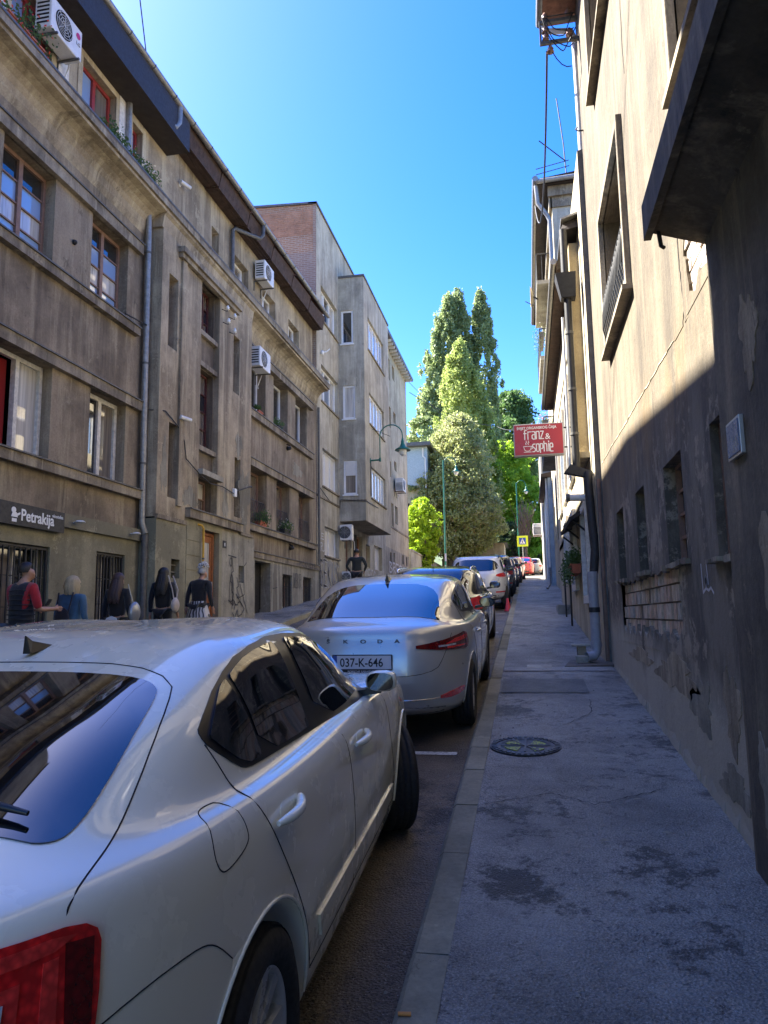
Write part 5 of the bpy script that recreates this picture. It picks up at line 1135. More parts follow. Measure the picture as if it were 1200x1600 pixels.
# ================================================================ cars
def paint(name, c, metal=.0, rough=.32, dust=.05):
    m = NT(name); m.col(c); m.set(Metallic=metal, Roughness=rough, Coat_Weight=1., Coat_Roughness=.03, Specular_IOR_Level=.5)
    f = m.ramp(m.noise(2.2, 6, rough=.7), .35, .7)   # thin film of dust
    m.col(m.mix(m.math('MULTIPLY', f, dust), c, (.30, .28, .25)))
    m.l(m.ramp(m.noise(5, 5), .3, .7, rough-.03, rough+.04), m.b.inputs['Roughness'])
    return m.mat
MT['carglass'] = glassmat('car_glass', (.006, .008, .010)); MT['rubber'] = simple('tyre_rubber', (.022, .022, .022), .75, noise=.4, nsc=30)
MT['trim'] = simple('black_car_trim', (.012, .012, .013), .35); MT['rim'] = simple('alloy_rim', (.60, .60, .60), .35, metal=.35, noise=.2)
MT['chrome'] = simple('chrome', (.75, .75, .76), .12, metal=1); MT['under'] = simple('underbody', (.01, .01, .01), .9)
def lens(name, c, r=.12, em=0):
    m = NT(name); v = m.n('ShaderNodeTexVoronoi'); v.inputs['Scale'].default_value = 60; m.l(m.map((1, 1, 1)), v.inputs['Vector'])
    m.col(m.mix(m.ramp(v.outputs['Distance'], .1, .7), c, tuple(q*.55 for q in c))); m.set(Roughness=r, Coat_Weight=1., Coat_Roughness=.01); return m.mat
MT['lred'] = lens('red_lens', (.88, .02, .02)); MT['lred2'] = lens('deep_red_lens', (.16, .003, .005)); MT['lredb'] = lens('bright_red_lens', (.95, .05, .04)); MT['lclear'] = lens('clear_lens', (.62, .62, .64)); MT['lhead'] = lens('headlamp', (.45, .47, .5))
MT['plate'] = simple('plate_white', (.72, .72, .72), .4)
TABLE = {
 'liftback': dict(L=4.67, W=.907, ax=(1.05, 3.74), wr=.322, t=[
  (.6, 4.2, .5, .2, .18, .2, 4), (.22, 4.45, .80, .25, .20, .22, 4), (.06, 4.60, .872, .32, .25, .27, 4.2), (.015, 4.66, .898, .46, .42, .42, 4.3),
  (.0, 4.67, .907, .60, .58, .56, 4.3), (.03, 4.64, .907, .78, .76, .68, 4.3), (.075, 4.56, .897, .925, .90, .76, 4.2), (.13, 4.35, .862, 1.035, .965, .86, 4.2),
  (.36, 3.62, .795, 1.095, 1.005, .985, 4.4), (.84, 3.16, .735, 1.265, 1.215, 1.20, 4.6), (1.30, 2.74, .655, 1.40, 1.385, 1.375, 4.6), (1.55, 2.50, .46, 1.445, 1.447, 1.425, 4), (1.95, 2.25, .0, 1.455, 1.462, 1.455, 3)]),
 'suv': dict(L=4.39, W=.915, ax=(.86, 3.46), wr=.345, t=[
  (.6, 3.9, .5, .26, .24, .26, 4), (.2, 4.15, .80, .32, .27, .29, 4), (.05, 4.3, .88, .42, .32, .34, 4.2), (.0, 4.37, .908, .56, .5, .5, 4.3), (.0, 4.39, .915, .72, .7, .66, 4.3), (.03, 4.35, .915, .9, .88, .82, 4.3),
  (.06, 4.25, .90, 1.02, .99, .9, 4.3), (.10, 4.0, .875, 1.09, 1.05, 1.0, 4.4), (.15, 3.45, .83, 1.13, 1.08, 1.12, 4.8), (.36, 3.0, .765, 1.35, 1.31, 1.32, 5), (.56, 2.62, .685, 1.53, 1.525, 1.50, 4.8), (.75, 2.4, .5, 1.585, 1.59, 1.57, 4), (1.1, 2.2, 0, 1.595, 1.605, 1.585, 3)]),
 'hatch': dict(L=4.28, W=.895, ax=(.84, 3.42), wr=.318, t=[
  (.6, 3.9, .5, .2, .18, .2, 4), (.2, 4.05, .80, .27, .21, .23, 4), (.05, 4.2, .865, .36, .27, .29, 4.2), (.0, 4.26, .888, .5, .44, .44, 4.3), (.0, 4.28, .895, .65, .62, .58, 4.3), (.03, 4.24, .895, .82, .8, .72, 4.3),
  (.06, 4.15, .882, .94, .915, .8, 4.3), (.10, 3.9, .85, 1.0, .965, .9, 4.4), (.17, 3.35, .80, 1.035, .99, 1.02, 4.6), (.42, 2.95, .735, 1.24, 1.2, 1.2, 4.8), (.66, 2.58, .65, 1.40, 1.39, 1.37, 4.6), (.9, 2.35, .46, 1.448, 1.452, 1.432, 4), (1.2, 2.15, 0, 1.455, 1.465, 1.45, 3)])}
def body_grid(T, K=64, sub=4):
    n0 = 4.3; tt = np.linspace(0, math.pi, 2000)
    a = T['L']/2; x = T['W']*np.abs(np.sin(tt))**(2/n0); y = -a*np.sign(np.cos(tt))*np.abs(np.cos(tt))**(2/n0)
    s = np.concatenate([[0], np.cumsum(np.hypot(np.diff(x), np.diff(y)))]); ts = np.interp(np.linspace(0, s[-1], K+1), s, tt)
    rows = []
    for (yr, yf, w, zr, zm, zf, n) in T['t']:
        ym = T['L']*.45; cy = (yr+yf)/2; h = (yf-yr)/2
        xx = w*np.abs(np.sin(ts))**(2/n); yy = cy-h*np.sign(np.cos(ts))*np.abs(np.cos(ts))**(2/n)
        sr = np.clip((ym-yy)/(ym-yr), 0, 1); sf = np.clip((yy-ym)/(yf-ym), 0, 1)
        zz = zm+(zr-zm)*sr**1.8+(zf-zm)*sf**2.2
        rows.append(np.stack([xx, yy, zz], 1))
    P = np.array(rows); J = len(P); out = []
    for j in range(J-1):
        p0 = P[max(j-1, 0)]; p1 = P[j]; p2 = P[j+1]; p3 = P[min(j+2, J-1)]
        for k in range(sub):
            t = k/sub; out.append(.5*((2*p1)+(-p0+p2)*t*.9+(2*p0-5*p1+4*p2-p3)*t*t*.9+(-p0+3*p1-3*p2+p3)*t**3*.9+(p2-p1)*2*t*.1))
    out.append(P[-1]); G_ = np.array(out)
    mir = G_[:, ::-1][:, 1:-1].copy(); mir[:, :, 0] *= -1
    return np.concatenate([G_, mir], 1)
BODY_CACHE = {}
def body_mesh(kind, K, sub):
    key = (kind, K, sub)
    if key in BODY_CACHE: return BODY_CACHE[key]
    T = TABLE[kind]; g = body_grid(T, K, sub); J, N = g.shape[:2]
    bm = bmesh.new(); V = [[bm.verts.new(g[j, k]) for k in range(N)] for j in range(J)]
    for j in range(J-1):
        for k in range(N): bm.faces.new((V[j][k], V[j][(k+1) % N], V[j+1][(k+1) % N], V[j+1][k]))
    bm.faces.new(list(reversed(V[0])))
    bmesh.ops.remove_doubles(bm, verts=bm.verts, dist=.0008); bmesh.ops.dissolve_degenerate(bm, edges=bm.edges, dist=.0005)
    bmesh.ops.recalc_face_normals(bm, faces=bm.faces)
    for f in bm.faces: f.smooth = True
    bvh = BVHTree.FromBMesh(bm)
    me = bpy.data.meshes.new('body'); bm.to_mesh(me); bm.free()
    me.materials.append(MT['trim']); me.materials.append(MT['under'])
    ob = bpy.data.objects.new('body', me); C.objects.link(ob)
    for ay in T['ax']:
        R_ = T['wr']+.052
        bc = bmesh.new()
        for sx in (-1, 1):
            bmesh.ops.create_cone(bc, cap_ends=True, segments=56, radius1=R_, radius2=R_, depth=.6, matrix=Matrix.Translation((sx*.86, ay, T['wr']+.01)) @ Matrix.Rotation(R(90), 4, 'Y'))
        for f in bc.faces: f.smooth = len(f.verts) == 4
        cm = bpy.data.meshes.new('cutter'); bc.to_mesh(cm); bc.free(); cm.materials.append(MT['trim']); cm.materials.append(MT['under'])
        for p in cm.polygons: p.material_index = 1
        co = bpy.data.objects.new('cutter', cm); C.objects.link(co)
        md = ob.modifiers.new('b', 'BOOLEAN'); md.operation = 'DIFFERENCE'; md.object = co; md.solver = 'EXACT'
        dg = bpy.context.evaluated_depsgraph_get(); m2 = bpy.data.meshes.new_from_object(ob.evaluated_get(dg))
        ob.modifiers.clear(); ob.data = m2; bpy.data.objects.remove(co)
    me = ob.data; bpy.data.objects.remove(ob)
    BODY_CACHE[key] = (me, bvh); return me, bvh
def dens(P, st, closed=True):
    out = []; n = len(P)
    for i in range(n if closed else n-1):
        a, b = P[i], P[(i+1) % n]; L = math.hypot(b[0]-a[0], b[1]-a[1]); k = max(1, int(L/st))
        out += [(a[0]+(b[0]-a[0])*q/k, a[1]+(b[1]-a[1])*q/k) for q in range(k)]
    if not closed: out.append(P[-1])
    return out
def smoothp(P, it=2, closed=True):   # corner cutting
    for _ in range(it):
        Q = []; n = len(P)
        for i in range(n):
            a, b = P[i], P[(i+1) % n]; Q += [(a[0]*.75+b[0]*.25, a[1]*.75+b[1]*.25), (a[0]*.25+b[0]*.75, a[1]*.25+b[1]*.75)]
        P = Q
    return P
def side(s): return lambda a, b: (Vector((s*2, a, b)), Vector((-s, 0, 0)))
def rear(a, b): return Vector((a, -2, b)), Vector((0, 1, 0))
def top(a, b): return Vector((a, b, 3)), Vector((0, 0, -1))
def polar(s, y0=1.1, x0=.25): return lambda a, b: (Vector((s*x0, y0, b))+Vector((s*math.sin(a), -math.cos(a), 0))*2.5, -Vector((s*math.sin(a), -math.cos(a), 0)))
def patch(bvh, P, fn, off, name, mat, parent, st=.05, lab=None, skirt=True):
    B = dens(P, st); n = len(B); xs = [p[0] for p in B]; ys = [p[1] for p in B]; pts = [Vector(p) for p in B]
    nx = max(1, int((max(xs)-min(xs))/st)); ny = max(1, int((max(ys)-min(ys))/st))
    for i in range(1, nx):
        for j in range(1, ny):
            q = (min(xs)+(max(xs)-min(xs))*i/nx, min(ys)+(max(ys)-min(ys))*j/ny)
            if min((q[0]-p[0])**2+(q[1]-p[1])**2 for p in B) > (st*.45)**2: pts.append(Vector(q))
    vs, es, fs, *_ = delaunay_2d_cdt(pts, [(i, (i+1) % n) for i in range(n)], [list(range(n))], 1, 1e-6)
    out = []; sk = []
    for v in vs:
        o, d = fn(v.x, v.y); h = bvh.ray_cast(o, d)
        if h[0] is None: h = bvh.find_nearest(o+d*2)
        nn = h[1] if h[1].dot(d) < 0 else -h[1]
        out.append(h[0]+nn*off); sk.append(h[0]-nn*.004)
    m = MB(); m.add(out+sk, fs, 0, True); NO = len(out)
    if skirt:
        cnt = {}
        for f in fs:
            for i in range(len(f)): e = (f[i], f[(i+1) % len(f)]); cnt[tuple(sorted(e))] = cnt.get(tuple(sorted(e)), 0)+1
        for (a, b), c in cnt.items():
            if c == 1: m.f.append((a, b, NO+b, NO+a)); m.m.append(0); m.sm.append(False)
    use = sorted({i for f in m.f for i in f}); mp = {q: i for i, q in enumerate(use)}; m.v = [m.v[q] for q in use]; m.f = [tuple(mp[i] for i in f) for f in m.f]
    o = m.build(name, mat, parent, keep=False)
    if skirt:
        fl = [p.use_smooth for p in o.data.polygons]; ek = {}
        for p in o.data.polygons:
            for k_ in p.edge_keys: ek.setdefault(k_, []).append(fl[p.index])
        for e_ in o.data.edges:
            q_ = ek.get(e_.key, [])
            if len(q_) == 2 and q_[0] != q_[1]: e_.use_edge_sharp = True
    if lab: o['label'] = lab
    return o
def seam(bvh, P, fn, parent, r=.0035, mat=None, name='shut_line', st=.03, closed=False, off=.0):
    r *= .8
    if not closed and len(P) > 2:
        for _ in range(2):
            Q = [P[0]]
            for i in range(len(P)-1):
                a, b = P[i], P[i+1]
                if i: Q.append((a[0]*.75+b[0]*.25, a[1]*.75+b[1]*.25))
                if i < len(P)-2: Q.append((a[0]*.25+b[0]*.75, a[1]*.25+b[1]*.75))
            P = Q+[P[-1]]
    pts = []
    for a, b in dens(P, st, closed):
        o, d = fn(a, b); h = bvh.ray_cast(o, d)
        if h[0] is None: continue
        nn = h[1] if h[1].dot(d) < 0 else -h[1]; pts.append(h[0]+nn*off)
    if closed: pts.append(pts[0])
    return MB().tube(pts, r, 6).build(name, mat or MT['under'], parent, keep=False)
def wheel(parent, T, sx, ay, steer=0, spokes=10, rimr=.205, hi=True):
    r_, wd = T['wr'], .205; e = bpy.data.objects.new('wheel', None); C.objects.link(e); e.parent = parent; e.location = (sx*(T['W']-.118), ay, r_); e.rotation_euler = (0, 0, steer)
    h = wd/2; P = [(rimr+.008, -h+.02), (rimr+.03, -h), (r_-.05, -h-.006), (r_-.018, -h+.008), (r_-.002, -h+.03)]
    if hi:
        for k in range(4):
            c = -h+.045+k*.038; P += [(r_, c), (r_, c+.022), (r_-.009, c+.026), (r_-.009, c+.034)]
    P += [(r_-.002, h-.03), (r_-.018, h-.008), (r_-.05, h+.006), (rimr+.03, h), (rimr+.008, h-.02)]
    MB().lathe(P, (0, 0, 0), 'x', 56 if hi else 28).build('tyre', MT['rubber'], e, keep=False)
    R_ = MB(); s = sx
    R_.lathe([(rimr+.012, s*h*.80), (rimr+.004, s*(h*.84)), (rimr-.008, s*h*.72), (rimr-.014, s*-.02), (rimr-.014, -s*h*.8)], (0, 0, 0), 'x', 48)
    R_.lathe([(0, s*h*.62), (.03, s*h*.62), (.055, s*h*.55), (.06, s*h*.35)], (0, 0, 0), 'x', 24)
    for k in range(spokes):
        a = 2*math.pi*(k+.5*(k % 2)*.35)/spokes; c_, s_ = math.cos(a), math.sin(a); t1, t2 = -s_, c_
        def pt(rad, w, x): return (x, rad*c_+w*t1, rad*s_+w*t2)
        w1, w2 = .017, .030
        R_.hexa([pt(.045, -w1, s*h*.35), pt(.045, w1, s*h*.35), pt(rimr-.006, w2, s*h*.45), pt(rimr-.006, -w2, s*h*.45), pt(.045, -w1*.7, s*h*.60), pt(.045, w1*.7, s*h*.60), pt(rimr-.006, w2*.75, s*h*.76), pt(rimr-.006, -w2*.75, s*h*.76)])
    R_.build('rim', MT['rim'], e, keep=False)
    MB().lathe([(0, s*.0), (rimr-.016, s*.0)], (0, 0, 0), 'x', 32).build('brake_disc', MT['under'], e, keep=False)
    return e
def mirror(bvh, parent, T, s, yb, zb, col, big=1.):
    x0 = s*(T['W']-.09); m = MB()
    rings = []; n = 14
    for t, sc in ((-.085, .86), (-.07, .97), (-.03, 1.0), (.03, .93), (.075, .72), (.10, .40), (.108, .05)):
        ring = []
        for k in range(n):
            a = 2*math.pi*k/n; cx = abs(math.cos(a))**.7*(1 if math.cos(a) > 0 else -1)*.115*sc; cz = abs(math.sin(a))**.7*(1 if math.sin(a) > 0 else -1)*.075*sc
            ring.append((x0+s*.135*big+s*.01+cx*big, yb+t*big, zb+.03+cz*big))
        rings.append(ring)
    vs = [q for r_ in rings for q in r_]; fs = [(i*n+k, i*n+(k+1) % n, (i+1)*n+(k+1) % n, (i+1)*n+k) for i in range(len(rings)-1) for k in range(n)]
    m.add(vs, fs, 0, True); o = m.build('mirror', col, parent, keep=False)
    MB().add([(p[0]*.97+(x0+s*.135*big)*.03, p[1]-.001, p[2]) for p in rings[0]], [tuple(range(n))]).build('mirror_glass', MT['carglass'], o, keep=False)
    MB().hexa([(x0-s*.03, yb-.03, zb-.05), (x0+s*.10, yb-.03, zb-.03), (x0+s*.10, yb+.04, zb-.03), (x0-s*.03, yb+.05, zb-.05), (x0-s*.03, yb-.03, zb-.02), (x0+s*.10, yb-.03, zb-.0), (x0+s*.10, yb+.04, zb-.0), (x0-s*.03, yb+.05, zb-.02)]).build('mirror_foot', MT['trim'], o, keep=False)
    MB().lathe([(0, -.001), (.001, 0)], (x0, yb, zb), 'x', 4)
    lo = MB(); lo.hexa([tuple((x0+s*a_*big, yb+b_*big, zb+.03+c_*big)) for a_, b_, c_ in ((.04, -.082, -.068), (.22, -.075, -.066), (.19, .06, -.05), (.05, .05, -.06), (.04, -.082, -.045), (.24, -.075, -.045), (.2, .07, -.035), (.05, .06, -.035))]); lo.build('mirror_base', MT['trim'], o, keep=False)
    return o
def handle(bvh, parent, s, y, z, col, L=.19):
    h = bvh.ray_cast(Vector((s*2, y, z)), Vector((-s, 0, 0)))[0]; x = h.x
    P = []; 
    for t in np.linspace(-1, 1, 9): P.append((x+s*(.006+.032*math.cos(t*1.45)), y+t*L/2, z+.004*t))
    MB().tube(P, [.008, .013, .0155, .0165, .0165, .0165, .016, .016, .012], 10).build('door_handle', col, parent, keep=False)
    patch(bvh, smoothp([(y-.055, z-.028), (y+.05, z-.028), (y+.05, z+.028), (y-.055, z+.028)]), side(s), .0015, 'handle_recess', MT['trim'] if False else col, parent, .02)
def base_car(kind, label, Xc, Yr, col, group='cars parked along the kerb', steer=0, K=48, sub=3, hi=False, name='parked_car', sides=(1, -1), rz=0):
    T = TABLE[kind]; gz0 = gr(Xc, Yr); slope = math.atan2(gr(Xc, Yr+T['L'])-gz0, T['L'])
    t = thing(name, (Xc, Yr, gz0), label, 'car', group); t.rotation_euler = (slope, 0, rz)
    me, bvh = body_mesh(kind, K, sub); me2 = me.copy(); me2.materials.clear(); me2.materials.append(col); me2.materials.append(MT['under'])
    b = bpy.data.objects.new('body', me2); C.objects.link(b); b.parent = t
    for s in (1, -1):
        for i, ay in enumerate(T['ax']): wheel(t, T, s, ay, steer if i else 0, hi=hi, rimr=.205 if T['wr'] < .34 else .225)
    for s in (1, -1):   # rolled arch lips
        for ay in T['ax']:
            rr = T['wr']+.056
            P = []
            for a in np.linspace(-.12, math.pi+.12, 30):
                yy, zz = ay+rr*math.cos(a), T['wr']+.01+rr*math.sin(a)
                if zz < .22: continue
                h = bvh.ray_cast(Vector((s*2, yy, zz)), Vector((-s, 0, 0)))
                if h[0] is not None: P.append(h[0]+Vector((s*.001, 0, 0)))
            MB().tube(P, .006, 8).build('wheel_arch', col if kind != 'suv' else MT['trim'], t, keep=False)
    return t, T, bvh, b
def finish(t, T, bvh, kind, col, dlo, cuts, rw, lights, sides=(1, -1), st=.07):
    glass = []
    for s in sides:
        patch(bvh, smoothp(dlo, 2), side(s), .0035, 'window_trim', MT['trim'], t, st)
        for g in cuts: patch(bvh, smoothp(g, 1), side(s), .007, 'side_window', MT['carglass'], t, st)
    patch(bvh, smoothp(rw, 2), top, .004, 'rear_window', MT['carglass'], t, st)
    return
DLO_L = [(1.02, 1.205), (1.24, 1.085), (1.9, 1.045), (2.6, 1.015), (3.40, .975), (3.50, .99), (3.05, 1.235), (2.66, 1.352), (2.1, 1.378), (1.62, 1.352), (1.2, 1.275)]
def plate(t, bvh, x, z, txt, st='K'):
    h = bvh.ray_cast(Vector((x, -2, z)), Vector((0, 1, 0)))[0]; y = h.y-.012
    p = MB().box(x-.26, x+.26, y-.012, y, z-.055, z+.062).build('plate', MT['plate'], t, keep=False)
    e = MB(); 
    for a in ((x-.268, x+.268, z-.062, z-.055), (x-.268, x+.268, z+.062, z+.069), (x-.268, x-.26, z-.055, z+.062), (x+.26, x+.268, z-.055, z+.062)): e.box(a[0], a[1], y-.014, y, a[2], a[3])
    e.box(x-.26, x+.26, y-.016, y, z-.088, z-.0625); e.build('plate_frame', MT['trim'], p, keep=False)
    MB().box(x-.26, x-.225, y-.0135, y-.0125, z-.055, z+.062).build('country_strip', simple('plate_blue', (.03, .08, .3), .4), p, keep=False)
    if txt: text(txt, .105, MT['trim'], p, Matrix.Translation((x-.20, y-.0135, z-.034)) @ TM('F', (0, 0, 0)), keep=False, sx=.86, bold=.0012, depth=.001)
    return p, y
# ---- white liftback nearest the viewer
white = paint('pearl_white_paint', (.89, .85, .66), 0, .26, dust=.012)
TW = dict(TABLE['liftback']); TW['ax'] = (1.07, 3.68); tw = [list(q) for q in TW['t']]
for j in (8, 9, 10, 11, 12):
    for c_ in (3, 4, 5): tw[j][c_] -= .03 if j > 9 else (.022 if j == 9 else .005)
for j, sh in ((7, .12), (8, .26), (9, .28), (10, .28), (11, .28), (12, .26)): tw[j][1] -= sh
tw[8][0] = .42; TW['t'] = [tuple(q) for q in tw]; TABLE['liftback_white'] = TW
t, T, bv, b = base_car('liftback_white', 'pearly white liftback with front wheels turned, nearest car at the kerb', -1.60, 1.0, white, steer=R(25), K=110, sub=7, hi=True, rz=R(1.2))
DW = [(1.045, 1.175), (1.06, 1.14), (1.18, 1.055), (1.24, 1.037), (1.35, 1.03), (2.09, .985), (2.80, .965), (2.93, .965), (2.95, .985), (2.66, 1.20), (2.32, 1.325), (1.90, 1.368), (1.50, 1.352), (1.27, 1.29), (1.06, 1.195)]
for s in (1, -1):
    patch(bv, smoothp(DW, 1), side(s), .003, 'window_trim', MT['trim'], t, .04)
    patch(bv, smoothp([(1.085, 1.172), (1.085, 1.15), (1.22, 1.052), (1.345, 1.043), (1.35, 1.07), (1.31, 1.282), (1.29, 1.282), (1.24, 1.262)], 1), side(s), .008, 'quarter_window', MT['carglass'], t, .03)
    patch(bv, smoothp([(1.375, 1.042), (1.86, 1.012), (1.875, 1.03), (1.815, 1.335), (1.79, 1.345), (1.52, 1.335), (1.35, 1.298), (1.335, 1.28)], 1), side(s), .008, 'side_window', MT['carglass'], t, .04)
    patch(bv, smoothp([(2.04, 1.0), (2.84, .979), (2.88, .99), (2.60, 1.20), (2.28, 1.307), (1.97, 1.345), (1.945, 1.33)], 1), side(s), .008, 'side_window', MT['carglass'], t, .04)
    seam(bv, [(1.05, 1.15), (1.09, 1.05), (1.11, .96), (1.20, .82), (1.33, .65), (1.42, .52), (1.47, .40), (1.50, .33)], side(s), t, .0028)
    seam(bv, [(2.05, .975), (2.11, .80), (2.16, .5), (2.16, .33)], side(s), t, .0022)
    seam(bv, [(3.0, .93), (3.08, .7), (3.22, .45), (3.24, .32)], side(s), t, .0024)
    seam(bv, [(1.50, .335), (2.4, .325), (3.24, .315)], side(s), t, .003)
    patch(bv, [(1.60, .385), (3.12, .36), (3.14, .43), (1.56, .47)], side(s), .009, 'door_moulding', white, t, .05)
    handle(bv, t, s, 1.28, .905, white, .22); handle(bv, t, s, 2.30, .875, white, .22)
    if s == 1: seam(bv, smoothp([(.865, 1.02), (.90, 1.03), (1.0, 1.02), (1.01, .94), (.995, .91), (.88, .89), (.835, .90), (.825, .95)], 2), side(s), t, .0022, closed=True)
    seam(bv, [(.26, .77), (.50, .80), (.70, .79), (.78, .765), (.86, .69)], side(s), t, .0022)
    mirror(bv, t, T, s, 2.80, 1.01, white, .68)
patch(bv, smoothp([(-.62, .53), (-.56, .50), (0, .475), (.56, .50), (.62, .53), (.635, .60), (.62, .80), (.585, 1.06), (.56, 1.11), (.48, 1.14), (0, 1.16), (-.48, 1.14), (-.56, 1.11), (-.585, 1.06), (-.62, .80), (-.635, .60)], 2), top, .004, 'rear_window', MT['carglass'], t, .05)
seam(bv, [(-.74, .30), (-.72, .50), (-.64, 1.0), (-.57, 1.21), (0, 1.24), (.57, 1.21), (.64, 1.0), (.72, .50), (.74, .30)], top, t, .0028)
P_ = []
for xx in np.linspace(-.10, .55, 9):
    hh = bv.ray_cast(Vector((xx, .545+.02*xx, 3)), Vector((0, 0, -1)))[0]; P_.append(hh+Vector((0, -.01, .025)))
wp = MB().tube(P_, [.014]+[.010]*7+[.006], 6); hh = bv.ray_cast(Vector((0, .46, 3)), Vector((0, 0, -1)))[0]; wp.tube([hh, hh+Vector((0, .02, .04)), P_[3]], .013, 6); wp.build('rear_wiper', MT['trim'], t, keep=False)
h = bv.ray_cast(Vector((.03, 1.36, 3)), Vector((0, 0, -1)))[0]
MB().add([(.016, 1.27, h.z-.01), (.044, 1.27, h.z-.01), (.05, 1.41, h.z), (.01, 1.41, h.z), (.027, 1.265, h.z+.05), (.033, 1.265, h.z+.05), (.034, 1.30, h.z+.028), (.026, 1.30, h.z+.028)], [(0, 1, 5, 4), (1, 2, 6, 5), (2, 3, 7, 6), (3, 0, 4, 7), (4, 5, 6, 7)]).build('shark_fin_antenna', MT['trim'], t, keep=False, bevel=.004)
for s in (1, -1):
    pf = polar(s)
    lt_o = patch(bv, smoothp([(R(8), .70), (R(36), .665), (R(38.8), .92), (R(38), .965), (R(33), .985), (R(8), 1.0)], 1), pf, .008, 'tail_light', MT['lred'], t, .02)
    for q, mt, of in (([(R(33.6), .69), (R(36.2), .685), (R(37.6), .945), (R(34.2), .955)], 'lred2', .011), ([(R(30.6), .70), (R(32.4), .70), (R(33.4), .94), (R(31.8), .94)], 'lredb', .011),
                      ([(R(10), .955), (R(33), .95), (R(35.5), .962), (R(32.5), .972), (R(10), .985)], 'lredb', .0115), ([(R(10), .745), (R(28.6), .74), (R(29.6), .925), (R(10), .93)], 'lredb', .011),
                      ([(R(10), .765), (R(27.2), .76), (R(28), .905), (R(10), .91)], 'lclear', .016), ([(R(10), .80), (R(24), .80), (R(24.5), .86), (R(10), .865)], 'lhead', .019)):
        patch(bv, q, pf, of, 'lens', MT[mt], lt_o, .02)
    patch(bv, smoothp([(R(10), .30), (R(60), .30), (R(60), .40), (R(10), .40)], 1), pf, .003, 'bumper_trim', MT['trim'], t, .05)
seam(bv, [(-.7, .58), (0, .56), (.7, .58)], rear, t, .003)
plate(t, bv, 0, .70, None)
# interior hints seen through tinted glass are left to the reflections
MT['letter'] = simple('satin_dark_lettering', (.11, .11, .11), .4, metal=.5)
# ---- silver liftback
silver = paint('silver_paint', (.52, .505, .45), .45, .30)
t, T, bv, b = base_car('liftback', 'silver saloon with number plate 037-K-646 behind the white car', -1.45, 6.50, silver, K=90, sub=6, hi=True)
for s in (1, -1):
    patch(bv, smoothp(DLO_L, 3), side(s), .003, 'window_trim', MT['trim'], t, .05)
    patch(bv, smoothp([(1.075, 1.205), (1.25, 1.112), (1.52, 1.10), (1.30, 1.272), (1.2, 1.25)], 1), side(s), .008, 'quarter_window', MT['carglass'], t, .05)
    patch(bv, smoothp([(1.56, 1.098), (2.12, 1.07), (2.02, 1.352), (1.7, 1.338), (1.34, 1.285)], 1), side(s), .008, 'side_window', MT['carglass'], t, .05)
    patch(bv, smoothp([(2.30, 1.062), (3.36, 1.01), (3.02, 1.212), (2.64, 1.328), (2.20, 1.352)], 1), side(s), .008, 'side_window', MT['carglass'], t, .05)
    seam(bv, [(1.06, 1.17), (1.20, .98), (1.33, .80), (1.53, .46), (1.56, .33)], side(s), t); seam(bv, [(2.235, 1.05), (2.26, .30)], side(s), t); seam(bv, [(3.36, .96), (3.38, .7), (3.28, .30)], side(s), t)
    for y, z in ((1.55, .875), (2.62, .865)): handle(bv, t, s, y, z, silver)
    mirror(bv, t, T, s, 3.12, 1.035, MT['trim'] if s > 0 else silver, .85)
    pf = polar(s)
    L1 = patch(bv, smoothp([(R(6), .87), (R(30), .825), (R(60), .785), (R(66), .85), (R(63), .955), (R(30), .925)], 1), pf, .008, 'tail_light', MT['lred2'], t, .03)
    patch(bv, [(R(28), .875), (R(60), .885), (R(61), .92), (R(38), .91)], pf, .012, 'lens', MT['lred'], L1, .03); patch(bv, [(R(30), .84), (R(60), .82), (R(60), .835), (R(30), .855)], pf, .012, 'lens', MT['lredb'], L1, .03); patch(bv, [(R(24), .857), (R(38), .855), (R(38), .87), (R(24), .872)], pf, .012, 'lens', MT['lclear'], L1, .03)
    patch(bv, smoothp([(R(24), .405), (R(52), .415), (R(50), .475), (R(24), .455)], 1), pf, .006, 'reflector', MT['lredb'], t, .03)
    seam(bv, [(R(3), .42), (R(23), .425)], pf, t, .006, MT['chrome'], 'chrome_strip', .02, off=.002)
patch(bv, smoothp([(-.64, .44), (0, .40), (.64, .44), (.635, .60), (.53, 1.20), (0, 1.26), (-.53, 1.20), (-.635, .60)], 2), top, .004, 'rear_window', MT['carglass'], t, .05)
seam(bv, [(-.75, .96), (-.70, .78), (-.62, .64), (0, .62), (.62, .64), (.70, .78), (.75, .96)], rear, t)
patch(bv, smoothp([(-.60, .565), (.60, .565), (.63, .63), (-.63, .63)], 1), rear, .004, 'bumper_shelf', silver, t, .05)
patch(bv, smoothp([(-.66, .27), (.66, .27), (.70, .36), (-.70, .36)], 1), rear, .003, 'bumper_trim', MT['trim'], t, .05)
pl, py_ = plate(t, bv, 0, .755, '037-K-646'); text('PORSCHE SARAJEVO', .026, MT['plate'], pl, TM('F', (-.13, py_-.0175, .670)), keep=False)
for i, ch in enumerate('ŠKODA'):
    x = -.34+i*.155; h = bv.ray_cast(Vector((x, -2, .925)), Vector((0, 1, 0)))[0]; text(ch, .046, MT['letter'], t, TM('F', (x, h.y-.003, .915)), keep=False, sx=1.5, bold=.001)
h = bv.ray_cast(Vector((0, 1.40, 3)), Vector((0, 0, -1)))[0]
MB().add([(-.022, 1.30, h.z-.01), (.022, 1.30, h.z-.01), (.03, 1.5, h.z), (-.03, 1.5, h.z), (-.004, 1.3, h.z+.065), (.004, 1.3, h.z+.065), (.003, 1.4, h.z+.035), (-.003, 1.4, h.z+.035)], [(0, 1, 5, 4), (1, 2, 6, 5), (2, 3, 7, 6), (3, 0, 4, 7), (4, 5, 6, 7)]).build('shark_fin_antenna', MT['trim'], t, keep=False)
